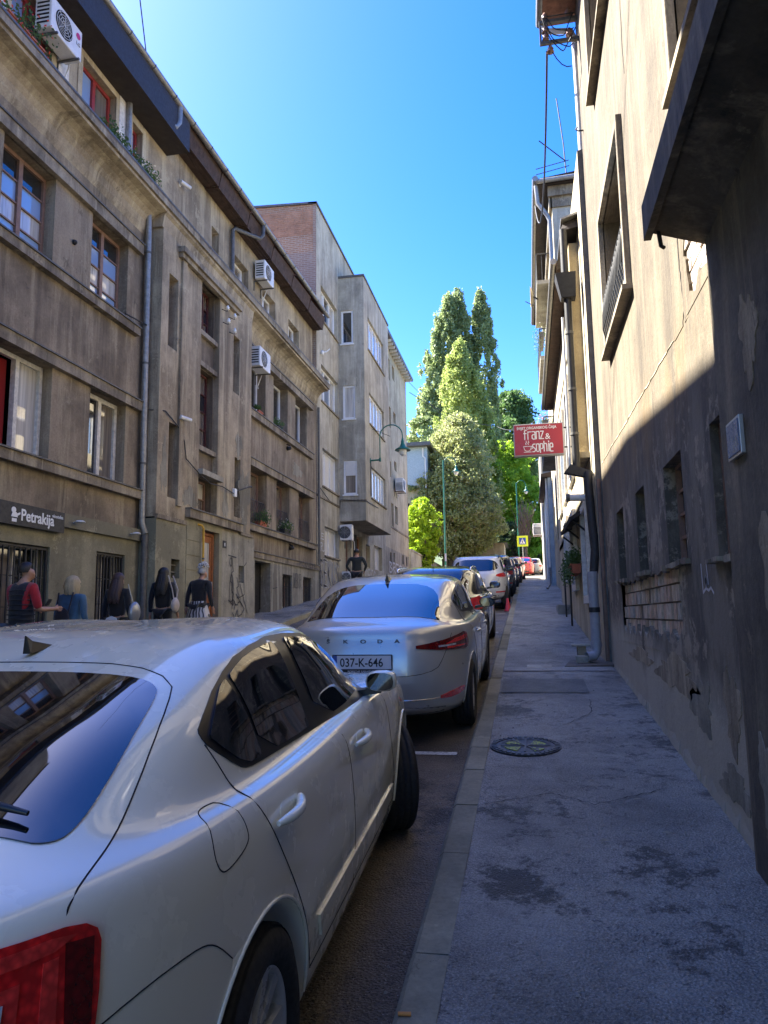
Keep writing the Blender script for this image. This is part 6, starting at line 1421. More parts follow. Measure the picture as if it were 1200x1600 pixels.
# ---- the rest of the row
def std(kind, label, Xc, Yr, col, lz=(.86, 1.02), lmat='lred', rails=None, anten=0, plt=None, group='cars parked along the kerb', name='parked_car', rot=0, lab2=None):
    t, T, bv, b = base_car(kind, label, Xc, Yr, col, K=44, sub=3, group=group, name=name, rz=rot)
    k = T['t']; zb = k[8][4]; zt = k[10][4]; y0 = k[8][0]; y1 = k[8][1]; yr, yf = k[10][0], k[10][1]
    D = [(y0+.42, zb+.10), (y0+.55, zb+.045), (2., zb+.03), (y1-.22, zb+.02), (y1-.1, zb+.03), (yf+.22, zt-.10), (yf, zt-.025), (1.6, zt-.008), (yr+.30, zt-.04), (yr+.12, zt-.09)]
    for s in (1, -1):
        patch(bv, smoothp(D, 2), side(s), .003, 'window_trim', MT['trim'], t, .08)
        m0, m1 = 1.98, 2.12; e = .035
        patch(bv, [(y0+.55, zb+.10), (m0, zb+.06), (m0-.03, zt-.04), (yr+.33, zt-.075)], side(s), .008, 'side_window', MT['carglass'], t, .08)
        patch(bv, [(m1, zb+.06), (y1-.25, zb+.05), (yf+.12, zt-.09), (yf-.1, zt-.045), (m1-.03, zt-.04)], side(s), .008, 'side_window', MT['carglass'], t, .08)
        seam(bv, [(y0+.95, zb+.0), (y0+1.05, .6), (y0+1.2, .36)], side(s), t); seam(bv, [(2.05, zb), (2.08, .36)], side(s), t)
        for y in (1.5, 2.45): handle(bv, t, s, y, zb-.13, col)
        mirror(bv, t, T, s, y1-.42, zb+.05, MT['trim'] if kind == 'suv' and col.name.startswith('white') else col, .9)
        pf = polar(s, 1.0, .2)
        L1 = patch(bv, smoothp([(R(22), lz[0]), (R(62), lz[0]-.02), (R(60), lz[1]), (R(26), lz[1]-.03)], 1), pf, .008, 'tail_light', MT[lmat], t, .05)
        patch(bv, [(R(28), lz[0]+.03), (R(56), lz[0]+.02), (R(56), lz[0]+.06), (R(28), lz[0]+.06)], pf, .012, 'lens', MT['lredb'], L1, .06)
        patch(bv, [(R(22), .40 if kind != 'suv' else .52), (R(50), .40 if kind != 'suv' else .52), (R(50), .45 if kind != 'suv' else .56), (R(22), .45 if kind != 'suv' else .56)], pf, .005, 'reflector', MT['lredb'], t, .06)
    zz0, zz1 = k[8][3]+.03, k[10][3]-.05; wb, wt = k[8][2]-.14, k[10][2]-.1
    patch(bv, smoothp([(-wb, zz0), (0, zz0-.01), (wb, zz0), (wt, zz1), (0, zz1+.015), (-wt, zz1)], 2), rear, .004, 'rear_window', MT['carglass'], t, .07)
    patch(bv, smoothp([(-.62, .30), (.62, .30), (.66, .48), (-.66, .48)], 1), rear, .003, 'bumper_trim', MT['trim'], t, .08)
    seam(bv, [(-.68, zz0-.1), (-.64, .62), (.64, .62), (.68, zz0-.1)], rear, t)
    if plt: plate(t, bv, 0, .80 if kind != 'suv' else .86, None)
    if rails:
        for s in (1, -1):
            P = [(s*(k[10][2]-.03), y, bv.ray_cast(Vector((s*(k[10][2]-.03), y, 3)), Vector((0, 0, -1)))[0].z+.035) for y in np.linspace(yr+.35, yf-.1, 8)]
            P = [(P[0][0], P[0][1]-.05, P[0][2]-.04)]+P+[(P[-1][0], P[-1][1]+.05, P[-1][2]-.04)]
            MB().tube(P, .014, 6).build('roof_rail', MT[rails], t, keep=False)
    if anten:
        h = bv.ray_cast(Vector((0, yr+.28, 3)), Vector((0, 0, -1)))[0]; MB().tube([h, (h.x, h.y-.10, h.z+.20)], .006, 5).build('rod_antenna', MT['trim'], t, keep=False)
    h = bv.ray_cast(Vector((0, -2, zz0-.12)), Vector((0, 1, 0)))[0]; MB().lathe([(0, -.006), (.04, -.004), (.045, 0)], (0, h.y, zz0-.12), 'y', 12).build('badge', MT['chrome'], t, keep=False)
    return t
pk = 'cars parked along the kerb'
std('hatch', 'dark estate with bright roof rails and rod antenna right behind the silver saloon', -1.55, 11.6, paint('anthracite_paint', (.035, .038, .042), .4, .22), lz=(.80, 1.0), rails='chrome', anten=1, plt=1)
std('suv', 'white crossover with red lights and black lower trim', -1.48, 21.9, paint('white_crossover_paint', (.68, .68, .67), 0, .28), lz=(.98, 1.10), rails='trim', plt=1)
std('suv', 'dark grey off-roader with spare wheel cover after the white crossover', -1.36, 28.0, paint('slate_paint', (.07, .085, .095), .4, .28), plt=1)
std('hatch', 'grey hatchback between the dark off-roader and red cars', -1.28, 33.6, paint('grey_paint', (.20, .20, .20), .5, .3))
redp = paint('red_paint', (.42, .02, .018), .15, .25)
std('hatch', 'faded red hatchback before the brighter red saloon', -.98, 43.5, paint('faded_red_paint', (.50, .10, .085), .1, .3))
std('liftback', 'bright red saloon parked far up the street', -.35, 52.5, redp, lz=(.80, .96))
std('suv', 'far white van-like car above the red saloon', .45, 64.0, paint('white_far_paint', (.66, .66, .65), 0, .3))
std('hatch', 'maroon hatchback halfway between grey and red hatchbacks', -1.15, 38.6, paint('maroon_paint', (.10, .02, .02), .3, .3))
std('hatch', 'last pale car at the crest of the street', 1.4, 74, paint('pale_far_paint', (.6, .61, .62), .1, .3))
# ================================================================ people
def skin_mesh(name, verts, edges, radii, mat, parent, root=0, sub=2, smooth=True, mats=None):
    me = bpy.data.meshes.new(name); me.from_pydata([tuple(v) for v in verts], edges, []); me.update()
    o = bpy.data.objects.new(name, me); C.objects.link(o)
    md = o.modifiers.new('skin', 'SKIN'); md.use_smooth_shade = True
    for i, r_ in enumerate(radii):
        sv = me.skin_vertices[0].data[i]; sv.radius = r_ if isinstance(r_, tuple) else (r_, r_); sv.use_root = (i == root)
    s_ = o.modifiers.new('sub', 'SUBSURF'); s_.levels = sub; s_.render_levels = sub
    dg = bpy.context.evaluated_depsgraph_get(); m2 = bpy.data.meshes.new_from_object(o.evaluated_get(dg)); bpy.data.objects.remove(o)
    for p in m2.polygons: p.use_smooth = True
    m2.materials.clear(); m2.materials.append(mat); m2.name = name
    n = bpy.data.objects.new(name, m2); C.objects.link(n); n.parent = parent
    return n
class Fig:
    """chains of joints; each chain starts at an existing joint"""
    def __init__(s): s.v = []; s.e = []; s.r = []; s.ix = {}
    def j(s, n, p, r, frm=None):
        s.ix[n] = len(s.v); s.v.append(Vector(p)); s.r.append(r)
        if frm: s.e.append((s.ix[frm], s.ix[n]))
        return s
def ellipsoid(m, c, r, n=14, k=10, cut=None, jit=0, mi=0):
    c = Vector(c); vs = []; fs = []
    for i in range(k+1):
        t = math.pi*i/k
        for q in range(n):
            a = 2*math.pi*q/n; d = Vector((math.sin(t)*math.cos(a), math.sin(t)*math.sin(a), math.cos(t)))
            d = Vector((d.x*r[0], d.y*r[1], d.z*r[2]))*(1+(random.uniform(-jit, jit) if jit else 0)); vs.append(c+d)
    for i in range(k):
        for q in range(n): fs.append((i*n+q, i*n+(q+1) % n, (i+1)*n+(q+1) % n, (i+1)*n+q))
    m.add(vs, fs, mi, True)
SKIN = simple('skin', (.42, .23, .15), .55, noise=.1)
def cloth(name, c, sc=40): 
    m = NT(name); m.col(m.mix(m.ramp(m.noise(sc*.12, 5), .35, .65), c, tuple(q*.6 for q in c))); m.set(Roughness=.9, Sheen_Weight=.2)
    b = m.bump(m.noise(7, 4, rough=.6), .6, .03); return m.mat
def person(x, y, face, label, H=1.70, build=1., lean=0., arms='down', stride=.14, hair='short', haircol=(.03, .02, .015), top=None, bottom=None, skirt=None, sleeve='long', headtilt=0.0, z=None, group='pedestrians on the left pavement', headyaw=0.):
    z = glf(y)+.004 if z is None else z; k = H/1.75
    t = thing('person', (x, y, z), label, 'person', group, rz=face)
    b = build; L = lean
    P = lambda X, Y, Z: (X*k*b if abs(X) > .0 else 0, (Y+L*max(0, Z-.9))*k, Z*k)
    hipz = .93
    def arm(F, pre, s, rr, hand=False, full=True):
        if arms == 'front' or (arms == 'frontR' and s > 0):
            F.j(pre+'sh', P(s*.185, -.01, 1.40), rr*1.15, 'chest'); F.j(pre+'el', P(s*.225, .06, 1.12), rr*.85, pre+'sh'); w_ = P(s*.16, .33, 1.13)
        elif arms == 'hips':
            F.j(pre+'sh', P(s*.185, -.01, 1.40), rr*1.15, 'chest'); F.j(pre+'el', P(s*.285, -.06, 1.14), rr*.85, pre+'sh'); w_ = P(s*.21, .12, .98)
        else:
            F.j(pre+'sh', P(s*.185, -.01, 1.40), rr*1.15, 'chest'); F.j(pre+'el', P(s*.235, -.03, 1.12), rr*.85, pre+'sh'); w_ = P(s*.235, .07*s+.04, .87)
        if full: F.j(pre+'wr', w_, rr*.62, pre+'el')
        return Vector(w_)
    # body: one continuous surface with fingers
    F = Fig(); F.j('pelvis', P(0, 0, .95), (.135*b*k, .10*k)); F.j('waist', P(0, 0, 1.10), (.115*b*k, .085*k), 'pelvis'); F.j('chest', P(0, 0, 1.32), (.14*b*k, .10*k), 'waist')
    F.j('neck0', P(0, -.005, 1.45), .066*k, 'chest'); F.j('neck', P(0, .005, 1.50), .057*k, 'neck0')
    hx, hy = math.sin(headyaw), math.cos(headyaw)
    hd = lambda f, u: (P(0, 0, 1.6)[0]+hx*f*k, P(0, 0, 1.6)[1]+(hy*f+headtilt*.06)*k, P(0, 0, 1.555)[2]+(u-f*headtilt*.5)*k)
    F.j('jaw', hd(.03, -.015), .066*k, 'neck'); F.j('head', hd(.0, .065), .088*k, 'jaw'); F.j('crown', hd(-.005, .10), .066*k, 'head')
    F.j('nose', hd(.105, .035), .014*k, 'head')
    for s, n in ((-1, 'l'), (1, 'r')):
        F.j(n+'ear', (hd(0, .04)[0]+s*.083*hy*k, hd(0, .04)[1]-s*.083*hx*k, hd(0, .04)[2]), .018*k, 'head')
        w_ = arm(F, n, s, .045*k)
        prev = Vector(F.v[F.ix[n+'el']]); d = (w_-prev).normalized(); o_ = d.orthogonal().normalized(); q_ = Vector((s, 0, 0)) if abs(d.x) < .8 else Vector((0, 1, 0)); q_ = (q_-d*q_.dot(d)).normalized()
        F.j(n+'palm', w_+d*.05*k, (.034*k, .016*k), n+'wr')
        side_ = d.cross(q_).normalized()
        for fi, (off, ln) in enumerate(((-.026, .062), (-.009, .075), (.009, .07), (.026, .055))):
            F.j(f'{n}f{fi}a', w_+d*.085*k+side_*off*k, .009*k, n+'palm'); F.j(f'{n}f{fi}b', w_+d*(.085+ln*.55)*k+side_*off*k-q_*s*.012*k*0, .008*k, f'{n}f{fi}a'); F.j(f'{n}f{fi}c', w_+d*(.085+ln)*k+side_*off*1.05*k+Vector((0, .012*k, 0)), .0065*k, f'{n}f{fi}b')
        F.j(n+'th', w_+d*.055*k-side_*.042*k, .010*k, n+'palm'); F.j(n+'th2', w_+d*.085*k-side_*.05*k, .008*k, n+'th')
        st = stride*s
        F.j(n+'hip', (s*.085*k*b, 0, .90*k), .085*k*b, 'pelvis'); F.j(n+'kn', (s*.095*k, st*.6+.03, .50*k), .056*k, n+'hip'); F.j(n+'an', (s*.10*k, st*1.1-.03, .09*k), .036*k, n+'kn'); F.j(n+'toe', (s*.11*k, st*1.1+.11*k, .035*k), .032*k, n+'an')
    skin_mesh('body', F.v, F.e, F.r, SKIN, t, 0, 1)
    # top garment
    if top:
        mat = cloth(*top); G_ = Fig(); e = .018*k
        hem = .86 if top[0].endswith('long') else .92
        G_.j('pelvis', P(0, 0, hem), (.165*b*k, .125*k)); G_.j('waist', P(0, 0, 1.08), (.15*b*k, .115*k), 'pelvis'); G_.j('chest', P(0, -.005, 1.32), (.165*b*k, .12*k), 'waist'); G_.j('neck0', P(0, -.01, 1.47), .072*k, 'chest')
        for s, n in ((-1, 'l'), (1, 'r')):
            if sleeve != 'none':
                w_ = arm(G_, n, s, .062*k, full=sleeve == 'long')
                if sleeve == 'short': pass
            else: G_.j(n+'sh', P(s*.15, -.01, 1.40), .07*k, 'chest')
        skin_mesh('jacket', G_.v, G_.e, G_.r, mat, t, 0, 2)
    if bottom:
        mat = cloth(*bottom); G_ = Fig(); G_.j('pelvis', P(0, 0, .96), (.15*b*k, .115*k))
        for s, n in ((-1, 'l'), (1, 'r')):
            st = stride*s; G_.j(n+'hip', (s*.085*k*b, 0, .88*k), .10*k*b, 'pelvis'); G_.j(n+'kn', (s*.095*k, st*.6+.03, .50*k), .074*k, n+'hip'); G_.j(n+'an', (s*.10*k, st*1.1-.03, .13*k), .06*k, n+'kn')
        skin_mesh('trousers', G_.v, G_.e, G_.r, mat, t, 0, 2)
    if skirt:
        m = MB(); n = 40; rows = []
        for i in range(10):
            f = i/9; zz = 1.0-.62*f; rr = .15+.16*f
            rows.append([(rr*b*math.cos(a)*k*(1+.07*math.sin(a*9)*f), rr*.85*math.sin(a)*k*(1+.07*math.sin(a*9)*f), zz*k) for a in np.linspace(0, 2*math.pi, n, endpoint=False)])
        vs = [q for r_ in rows for q in r_]; m.add(vs, [(i*n+q, i*n+(q+1) % n, (i+1)*n+(q+1) % n, (i+1)*n+q) for i in range(9) for q in range(n)], 0, True)
        sm = NT('patterned_skirt'); wv = sm.n('ShaderNodeTexWave'); wv.inputs['Scale'].default_value = 5; wv.inputs['Distortion'].default_value = 9; sm.l(sm.map((1, 1, .6)), wv.inputs['Vector'])
        sm.col(sm.mix(sm.ramp(wv.outputs['Fac'], .45, .55), (.04, .04, .045), (.5, .48, .46))); m.build('skirt', sm.mat, t, keep=False)
    # shoes
    m = MB()
    for s in (-1, 1):
        st = stride*s; ellipsoid(m, (s*.105*k, st*1.1+.05*k, .05*k), (.05*k, .13*k, .05*k), 10, 6)
    m.build('shoes', MT['rubber'], t, keep=False)
    # hair
    hm = MB(); c = hd(-.012, .075)
    hc = NT('hair_'+label.split()[0]+label.split()[1]); st_ = hc.noise(30, 4, hc.map((3, 3, .4))); hc.col(hc.mix(st_, haircol, tuple(q*.45 for q in haircol))); hc.set(Roughness=.5); hc.bump(st_, .6, .01)
    def cap(r_, low, back=0):
        n, K_ = 20, 10; vs = []; fs = []
        for i in range(K_+1):
            for q in range(n):
                a = 2*math.pi*q/n; fwd = math.cos(a-math.pi/2+headyaw); lim = low if fwd < .15 else (low*.72 if fwd < .6 else low*.45)
                tt_ = lim*i/K_; rr = (1+.04*math.sin(7*a+i))
                vs.append((c[0]+r_*k*math.sin(tt_)*math.cos(a)*rr, c[1]+(r_*k*1.08*math.sin(tt_)*math.sin(a))*rr-back*i/K_*k, c[2]+r_*k*1.12*math.cos(tt_)))
        for i in range(K_):
            for q in range(n): fs.append((i*n+q, i*n+(q+1) % n, (i+1)*n+(q+1) % n, (i+1)*n+q))
        hm.add(vs, fs, 0, True)
    if hair == 'short': cap(.091, 2.0)
    elif hair == 'bob':
        cap(.118, 2.1)
        for i in range(34):
            a = math.pi+math.pi*(i/33)*1.0+random.uniform(-.1, .1); x0, y0 = math.cos(a)*.105, math.sin(a)*.10
            hm.tube([(c[0]+x0*k*.9, c[1]+y0*k*.9, c[2]+.05*k), (c[0]+x0*1.12*k, c[1]+y0*1.1*k, c[2]-.05*k), (c[0]+x0*1.05*k, c[1]+y0*k, c[2]-.165*k-random.uniform(0, .02))], [.026*k, .030*k, .014*k], 6)
    elif hair == 'long':
        cap(.105, 2.0)
        for i in range(30):
            a = math.pi+math.pi*(i/29)+random.uniform(-.1, .1); x0, y0 = math.cos(a)*.09, math.sin(a)*.085
            hm.tube([(c[0]+x0*k*.9, c[1]+y0*k*.9, c[2]+.04*k), (c[0]+x0*1.15*k, c[1]+(y0*1.2-.02)*k, c[2]-.12*k), (c[0]+x0*1.25*k, c[1]+(y0*.9-.10)*k, c[2]-.26*k), (c[0]+x0*1.1*k, c[1]+(y0*.5-.13)*k, c[2]-(.38+random.uniform(0, .07))*k)], [.018*k, .024*k, .022*k, .008*k], 6)
    elif hair == 'ponytail':
        cap(.10, 1.95); hm.tube([(c[0], c[1]-.09*k, c[2]-.0*k), (c[0], c[1]-.14*k, c[2]-.10*k), (c[0]+.02, c[1]-.15*k, c[2]-.28*k), (c[0]+.01, c[1]-.14*k, c[2]-.40*k)], [.035*k, .045*k, .04*k, .012*k], 10)
    hm.build('hair', hc.mat, t, keep=False)
    em = MB()
    for s in (-1, 1):
        p = hd(.083, .055); em.lathe([(0, -.006*k), (.009*k, -.004*k), (.011*k, 0)], (p[0]+s*.032*hy*k, p[1]-s*.032*hx*k, p[2]), 'y', 8)
    p = hd(.085, -.02); em.box(p[0]-.022*k, p[0]+.022*k, p[1]-.004, p[1]+.004, p[2]-.004*k, p[2]+.004*k)
    em.build('facial_features', simple('lip_and_eye', (.10, .04, .035), .4) if 'lip_and_eye' not in bpy.data.materials else bpy.data.materials['lip_and_eye'], t, keep=False)
    return t, P, k
def held(name, label, cat, parent, mb, mat):
    o = mb.build(name, mat); o.matrix_world = Matrix.Translation(parent.location) @ Matrix.Rotation(parent.rotation_euler.z, 4, 'Z'); return tag(o, label, cat)
PX = -6.42
t, P, k = person(PX-.0, 8.55, R(-18), 'man in navy padded vest and red T-shirt looking down at a phone', 1.78, 1.12, .03, 'front', .10, 'short', (.03, .022, .018), ('red_tshirt', (.42, .015, .025)), ('blue_jeans', (.06, .085, .13)), sleeve='short', headtilt=.55, headyaw=.35)
G_ = Fig(); G_.j('a', P(0, 0, .88), (.175*k*1.1, .135*k)); 
for i, zz in enumerate((1.0, 1.12, 1.24, 1.36)): G_.j(f'b{i}', P(0, -.005, zz), ((.168+.006*(i % 2))*k*1.12, .13*k), 'a' if i == 0 else f'b{i-1}')
G_.j('n', P(0, -.01, 1.48), .082*k, 'b3')
for s, n in ((-1, 'l'), (1, 'r')): G_.j(n, P(s*.15, -.01, 1.42), .062*k, 'b3')
v_ = skin_mesh('padded_vest', G_.v, G_.e, G_.r, cloth('navy_padded_vest', (.012, .014, .024)), t, 0, 2)
for i in range(9):
    zz = .88+i*.06; MB().tube([(P(.19*math.cos(a), .0, zz)[0]*.98, P(0, 0, zz)[1]+.137*k*math.sin(a), zz*k) for a in np.linspace(0, 2*math.pi, 20)], .007, 5).build('quilting_roll', MT['black'], v_, keep=False)
ph = MB(); ph.hexa([(-.035, .37, 1.20), (.035, .37, 1.20), (.035, .42, 1.28), (-.035, .42, 1.28), (-.035, .38, 1.195), (.035, .38, 1.195), (.035, .43, 1.275), (-.035, .43, 1.275)]); held('phone', 'phone held in both hands by the man in the padded vest', 'phone', t, ph, MT['black'])
t, P, k = person(PX+.05, 9.55, R(-6), 'woman with blonde bob in blue denim shirt tied at the hips', 1.54, 1.12, .03, 'down', .12, 'bob', (.62, .47, .26), ('denim_shirt_long', (.065, .15, .24)), ('dark_jeans', (.025, .03, .045)))
m = MB(); ellipsoid(m, (0, -.19, .90), (.13, .05, .20), 12, 8); m.tube([(-.12, -.12, 1.3), (-.1, -.19, 1.0), (0, -.2, .95)], .012, 5).tube([(.12, -.12, 1.3), (.1, -.19, 1.0)], .012, 5); held('backpack', 'dark rucksack on the back of the woman in denim', 'bag', t, m, cloth('dark_rucksack', (.015, .015, .025)))
t, P, k = person(PX+.05, 10.75, R(-4), 'woman with long brown hair in black jacket with white shirt tail', 1.56, 1.0, .03, 'down', .13, 'long', (.07, .035, .028), ('black_jacket', (.014, .013, .014)), ('black_trousers', (.012, .012, .013)))
m = MB(); m.prism([(-.14, .74), (.14, .74), (.09, .84), (0, .87), (-.09, .84)], lambda u, v, d: (u*.95, -.135-d*.6, v), 0, .02); m.build('shirt_tail', MT['white'], t, keep=False)
m = MB(); ellipsoid(m, (.30, .02, .92), (.07, .13, .17), 14, 10); m.tube([(.22, -.05, 1.36), (.30, -.02, 1.05)], .008, 5); held('bag', 'shiny grey rounded bag hanging at the side of the long-haired woman', 'bag', t, m, simple('silver_bag', (.30, .31, .32), .3, metal=.4))
t, P, k = person(PX+.1, 12.15, R(0), 'woman with dark ponytail in black leather jacket', 1.61, 1.02, .02, 'down', .12, 'long', (.012, .009, .008), ('leather_jacket', (.011, .011, .012)), ('black_dotted_trousers', (.016, .015, .015)))
m = MB(); m.tube([(.14, -.10, 1.45), (.24, -.14, 1.2), (.27, -.12, 1.02)], .012, 6).tube([(.14, .08, 1.45), (.26, .04, 1.2), (.28, -.06, 1.02)], .012, 6); ellipsoid(m, (.28, -.09, .93), (.06, .11, .13), 14, 10, jit=.02); held('handbag', 'cream drawstring bag on the shoulder of the ponytailed woman', 'bag', t, m, cloth('cream_bag', (.55, .46, .38)))
t, P, k = person(PX+.12, 13.55, R(-12), 'stooped person with curly grey hair, dark jacket and patterned skirt', 1.60, 1.2, .14, 'down', .08, 'short', (.50, .48, .45), ('dark_jacket', (.018, .017, .018)), ('dark_leggings', (.02, .02, .02)), skirt=1, headtilt=.4, headyaw=.3)
m = MB()
for _ in range(60):
    a = random.uniform(0, 6.28); b_ = random.uniform(0, 1.6); ellipsoid(m, (math.cos(a)*math.sin(b_)*.098, .14+math.sin(a)*math.sin(b_)*.10, 1.575+math.cos(b_)*.105), (.022, .022, .02), 6, 4)
m.build('curls', simple('grey_curls', (.55, .53, .50), .7, noise=.2), t, keep=False)
t, P, k = person(-5.6, 24.2, R(4), 'man in dark green jacket walking uphill past the grey house', 1.74, 1.18, .03, 'hips', .15, 'short', (.02, .017, .015), ('dark_green_jacket', (.028, .034, .030)), ('dark_trousers', (.02, .02, .024)), group='pedestrians on the left pavement')

# ================================================================ trees
def tree(label, name, x, y, parts, trunk_h, tr, mats, leaf=.16, limbs=8, lean=0, group='trees at the end of the street', cat='tree'):
    """parts: list of (cx,cy,z0,z1,rmax,shape,nleaf,mat index); shape poplar/round"""
    z0 = gr(x, y)-.1; t = thing(name, (x, y, z0), label, cat, group)
    m = MB(); top_ = max(p[3] for p in parts)
    m.tube([(x+random.uniform(-.1, .1)*i, y, z0+trunk_h*i/4) for i in range(5)], [tr*(1.25-.15*i) for i in range(5)], 10)
    for _ in range(limbs):
        p = random.choice(parts); a = random.uniform(0, 6.28); zz = random.uniform(p[2], p[2]*.4+p[3]*.6); rr = p[4]*.6
        q = (p[0]+math.cos(a)*rr, p[1]+math.sin(a)*rr, zz); s_ = (x, y, z0+trunk_h*random.uniform(.6, 1))
        mid = ((s_[0]*.6+q[0]*.4), (s_[1]*.6+q[1]*.4), s_[2]*.35+q[2]*.65); m.tube([s_, mid, q], [tr*.5, tr*.3, tr*.1], 6)
    m.build('trunk', MT['bark'], t)
    for (cx, cy, a0, a1, rm, shp, nl, mi) in parts:
        ncl = max(30, nl//70); h = a1-a0
        u = rng.random(ncl)
        if shp == 'poplar': rad = lambda f: np.minimum(1, (f/.22)**.6)*np.clip(1.0-((f-.42)/.62).clip(0)**2.6, .0, 1)
        else: rad = lambda f: np.sqrt(np.clip(1-(2*f-1)**2, 0, 1))*(1-.15*f)
        zc = a0+h*u; R_ = rm*rad(u); ang = rng.random(ncl)*2*np.pi; ph_ = rng.random()*6; rr = R_*(.40+.60*rng.random(ncl)**.5)*(.82+.4*rng.random(ncl))*(1+.10*np.sin(ang*3+zc*.9+ph_)+.08*np.sin(zc*2.1+ang*5))
        cxs = cx+np.cos(ang)*rr; cys = cy+np.sin(ang)*rr
        per = nl//ncl; cs = rm*(.22 if shp == 'poplar' else .24)
        ctr = np.stack([cxs, cys, zc], 1).repeat(per, 0)
        off = rng.normal(size=(len(ctr), 3)); off /= np.linalg.norm(off, axis=1)[:, None]; off *= (rng.random(len(ctr))**.45)[:, None]*cs*(.6+.8*rng.random(ncl)).repeat(per)[:, None]
        if shp == 'poplar': off[:, 2] *= 2.0; off[:, :2] *= .8
        else: off[:, 2] *= .62
        pos = ctr+off
        a = rng.normal(size=(len(pos), 3)); a /= np.linalg.norm(a, axis=1)[:, None]
        b = np.cross(a, rng.normal(size=(len(pos), 3))); b /= np.linalg.norm(b, axis=1)[:, None]
        sz = leaf*(.55+.8*rng.random(len(pos)))[:, None]
        V = np.stack([pos-a*sz, pos+b*sz*.55, pos+a*sz, pos-b*sz*.55], 1).reshape(-1, 3)
        me = bpy.data.meshes.new('crown'); n = len(pos)
        me.vertices.add(4*n); me.vertices.foreach_set('co', V.astype(np.float32).ravel()); me.loops.add(4*n); me.loops.foreach_set('vertex_index', np.arange(4*n, dtype=np.int32))
        me.polygons.add(n); me.polygons.foreach_set('loop_start', np.arange(0, 4*n, 4, dtype=np.int32)); me.polygons.foreach_set('loop_total', np.full(n, 4, dtype=np.int32)); me.update(); me.materials.append(mats[mi])
        o = bpy.data.objects.new('crown', me); C.objects.link(o); adopt(o, t)
    return t
MT['bark'] = simple('bark', (.10, .08, .06), .9, noise=.5, bump=.8, nsc=5)
pop = foliage('poplar_leaves', (.20, .27, .09), (.29, .36, .14), .5, hi=(.42, .48, .28)); pop2 = foliage('light_poplar_leaves', (.25, .33, .07), (.37, .44, .12), .52, hi=(.42, .45, .2))
lim = foliage('lime_leaves', (.24, .38, .02), (.36, .48, .03), .55); birch = foliage('silvery_tree_leaves', (.26, .30, .08), (.36, .39, .14), .52, hi=(.42, .43, .28), warm=(.42, .24, .14))
mapl = foliage('maple_leaves', (.22, .38, .03), (.38, .52, .05), .6); drk = foliage('dark_tree_leaves', (.03, .06, .02), (.055, .09, .03), .3)
tree('tall broad poplar with grey-green foliage, left of the trio', 'poplar_tree', -7.6, 88, [(-8.3, 88, 17, 40.8, 2.3, 'poplar', 26000, 0), (-7.0, 89, 15, 41.8, 2.1, 'poplar', 24000, 0), (-9.9, 87, 15, 36, 2.1, 'poplar', 18000, 0)], 14, .5, [pop], .20)
tree('tallest slim poplar with pointed tip, right of the trio', 'poplar_tree', -4.2, 90, [(-4.3, 90, 12, 42, 2.0, 'poplar', 32000, 0)], 14, .4, [pop], .20)
tree('yellow-green poplar standing in front of the other two', 'poplar_tree', -5.7, 76, [(-6.1, 76, 9, 30.0, 2.4, 'poplar', 30000, 0), (-4.4, 77, 9, 26, 2.0, 'poplar', 18000, 0)], 10, .45, [pop2], .17)
tree('dark bushy tree at the foot of the poplars', 'broadleaf_tree', -11.5, 84, [(-11.2, 84, 13, 24.5, 3.0, 'round', 14000, 0)], 12, .35, [pop], .2)
tree('big round silvery-green tree with some browned leaves behind the lamp post', 'broadleaf_tree', -6.2, 62, [(-5.9, 62, 6.6, 15.5, 3.4, 'round', 42000, 0), (-5.2, 61.5, 10, 18.4, 2.5, 'round', 24000, 0), (-4.3, 62, 6.8, 13, 2.3, 'round', 16000, 0), (-7.9, 61, 7.0, 13.6, 2.1, 'round', 18000, 0)], 6, .3, [birch], .12, 16)
tree('small bright lime-green tree beside the tan building', 'broadleaf_tree', -7.2, 52, [(-7.3, 52, 5.0, 9.9, 1.35, 'round', 13000, 0), (-7.6, 53, 5.2, 8.2, 1.3, 'round', 8000, 0)], 3, .12, [lim], .10)
tree('sunlit bright green maple between the poplars and sign', 'broadleaf_tree', -1.6, 80, [(-1.8, 80, 9, 20, 3.1, 'round', 24000, 0), (.2, 81, 8, 16, 2.3, 'round', 15000, 0), (-2.2, 79, 7.6, 12.5, 2.2, 'round', 12000, 0)], 6, .4, [mapl], .17)
tree('airy green tree rising above the red sign', 'broadleaf_tree', -.6, 108, [(-1.0, 108, 19, 34.5, 3.6, 'round', 22000, 0)], 16, .5, [foliage('airy_leaves', (.09, .17, .05), (.14, .23, .07), .45)], .26)
tree('dark trunked shady tree at the street end', 'broadleaf_tree', -1.2, 73, [(-1.6, 73, 6.6, 10.5, 1.7, 'round', 9000, 0)], 5, .32, [drk], .14)
tree('green tree hanging over the far right pavement', 'broadleaf_tree', 1.2, 84, [(1.0, 84, 7, 12.5, 2.2, 'round', 12000, 0)], 5, .25, [mapl], .15)
tree('dusky distant tree behind the grey house', 'broadleaf_tree', 3, 120, [(2.2, 120, 12, 26, 5.5, 'round', 20000, 0)], 10, .5, [foliage('far_leaves', (.07, .11, .06), (.10, .14, .08), .3)], .3)
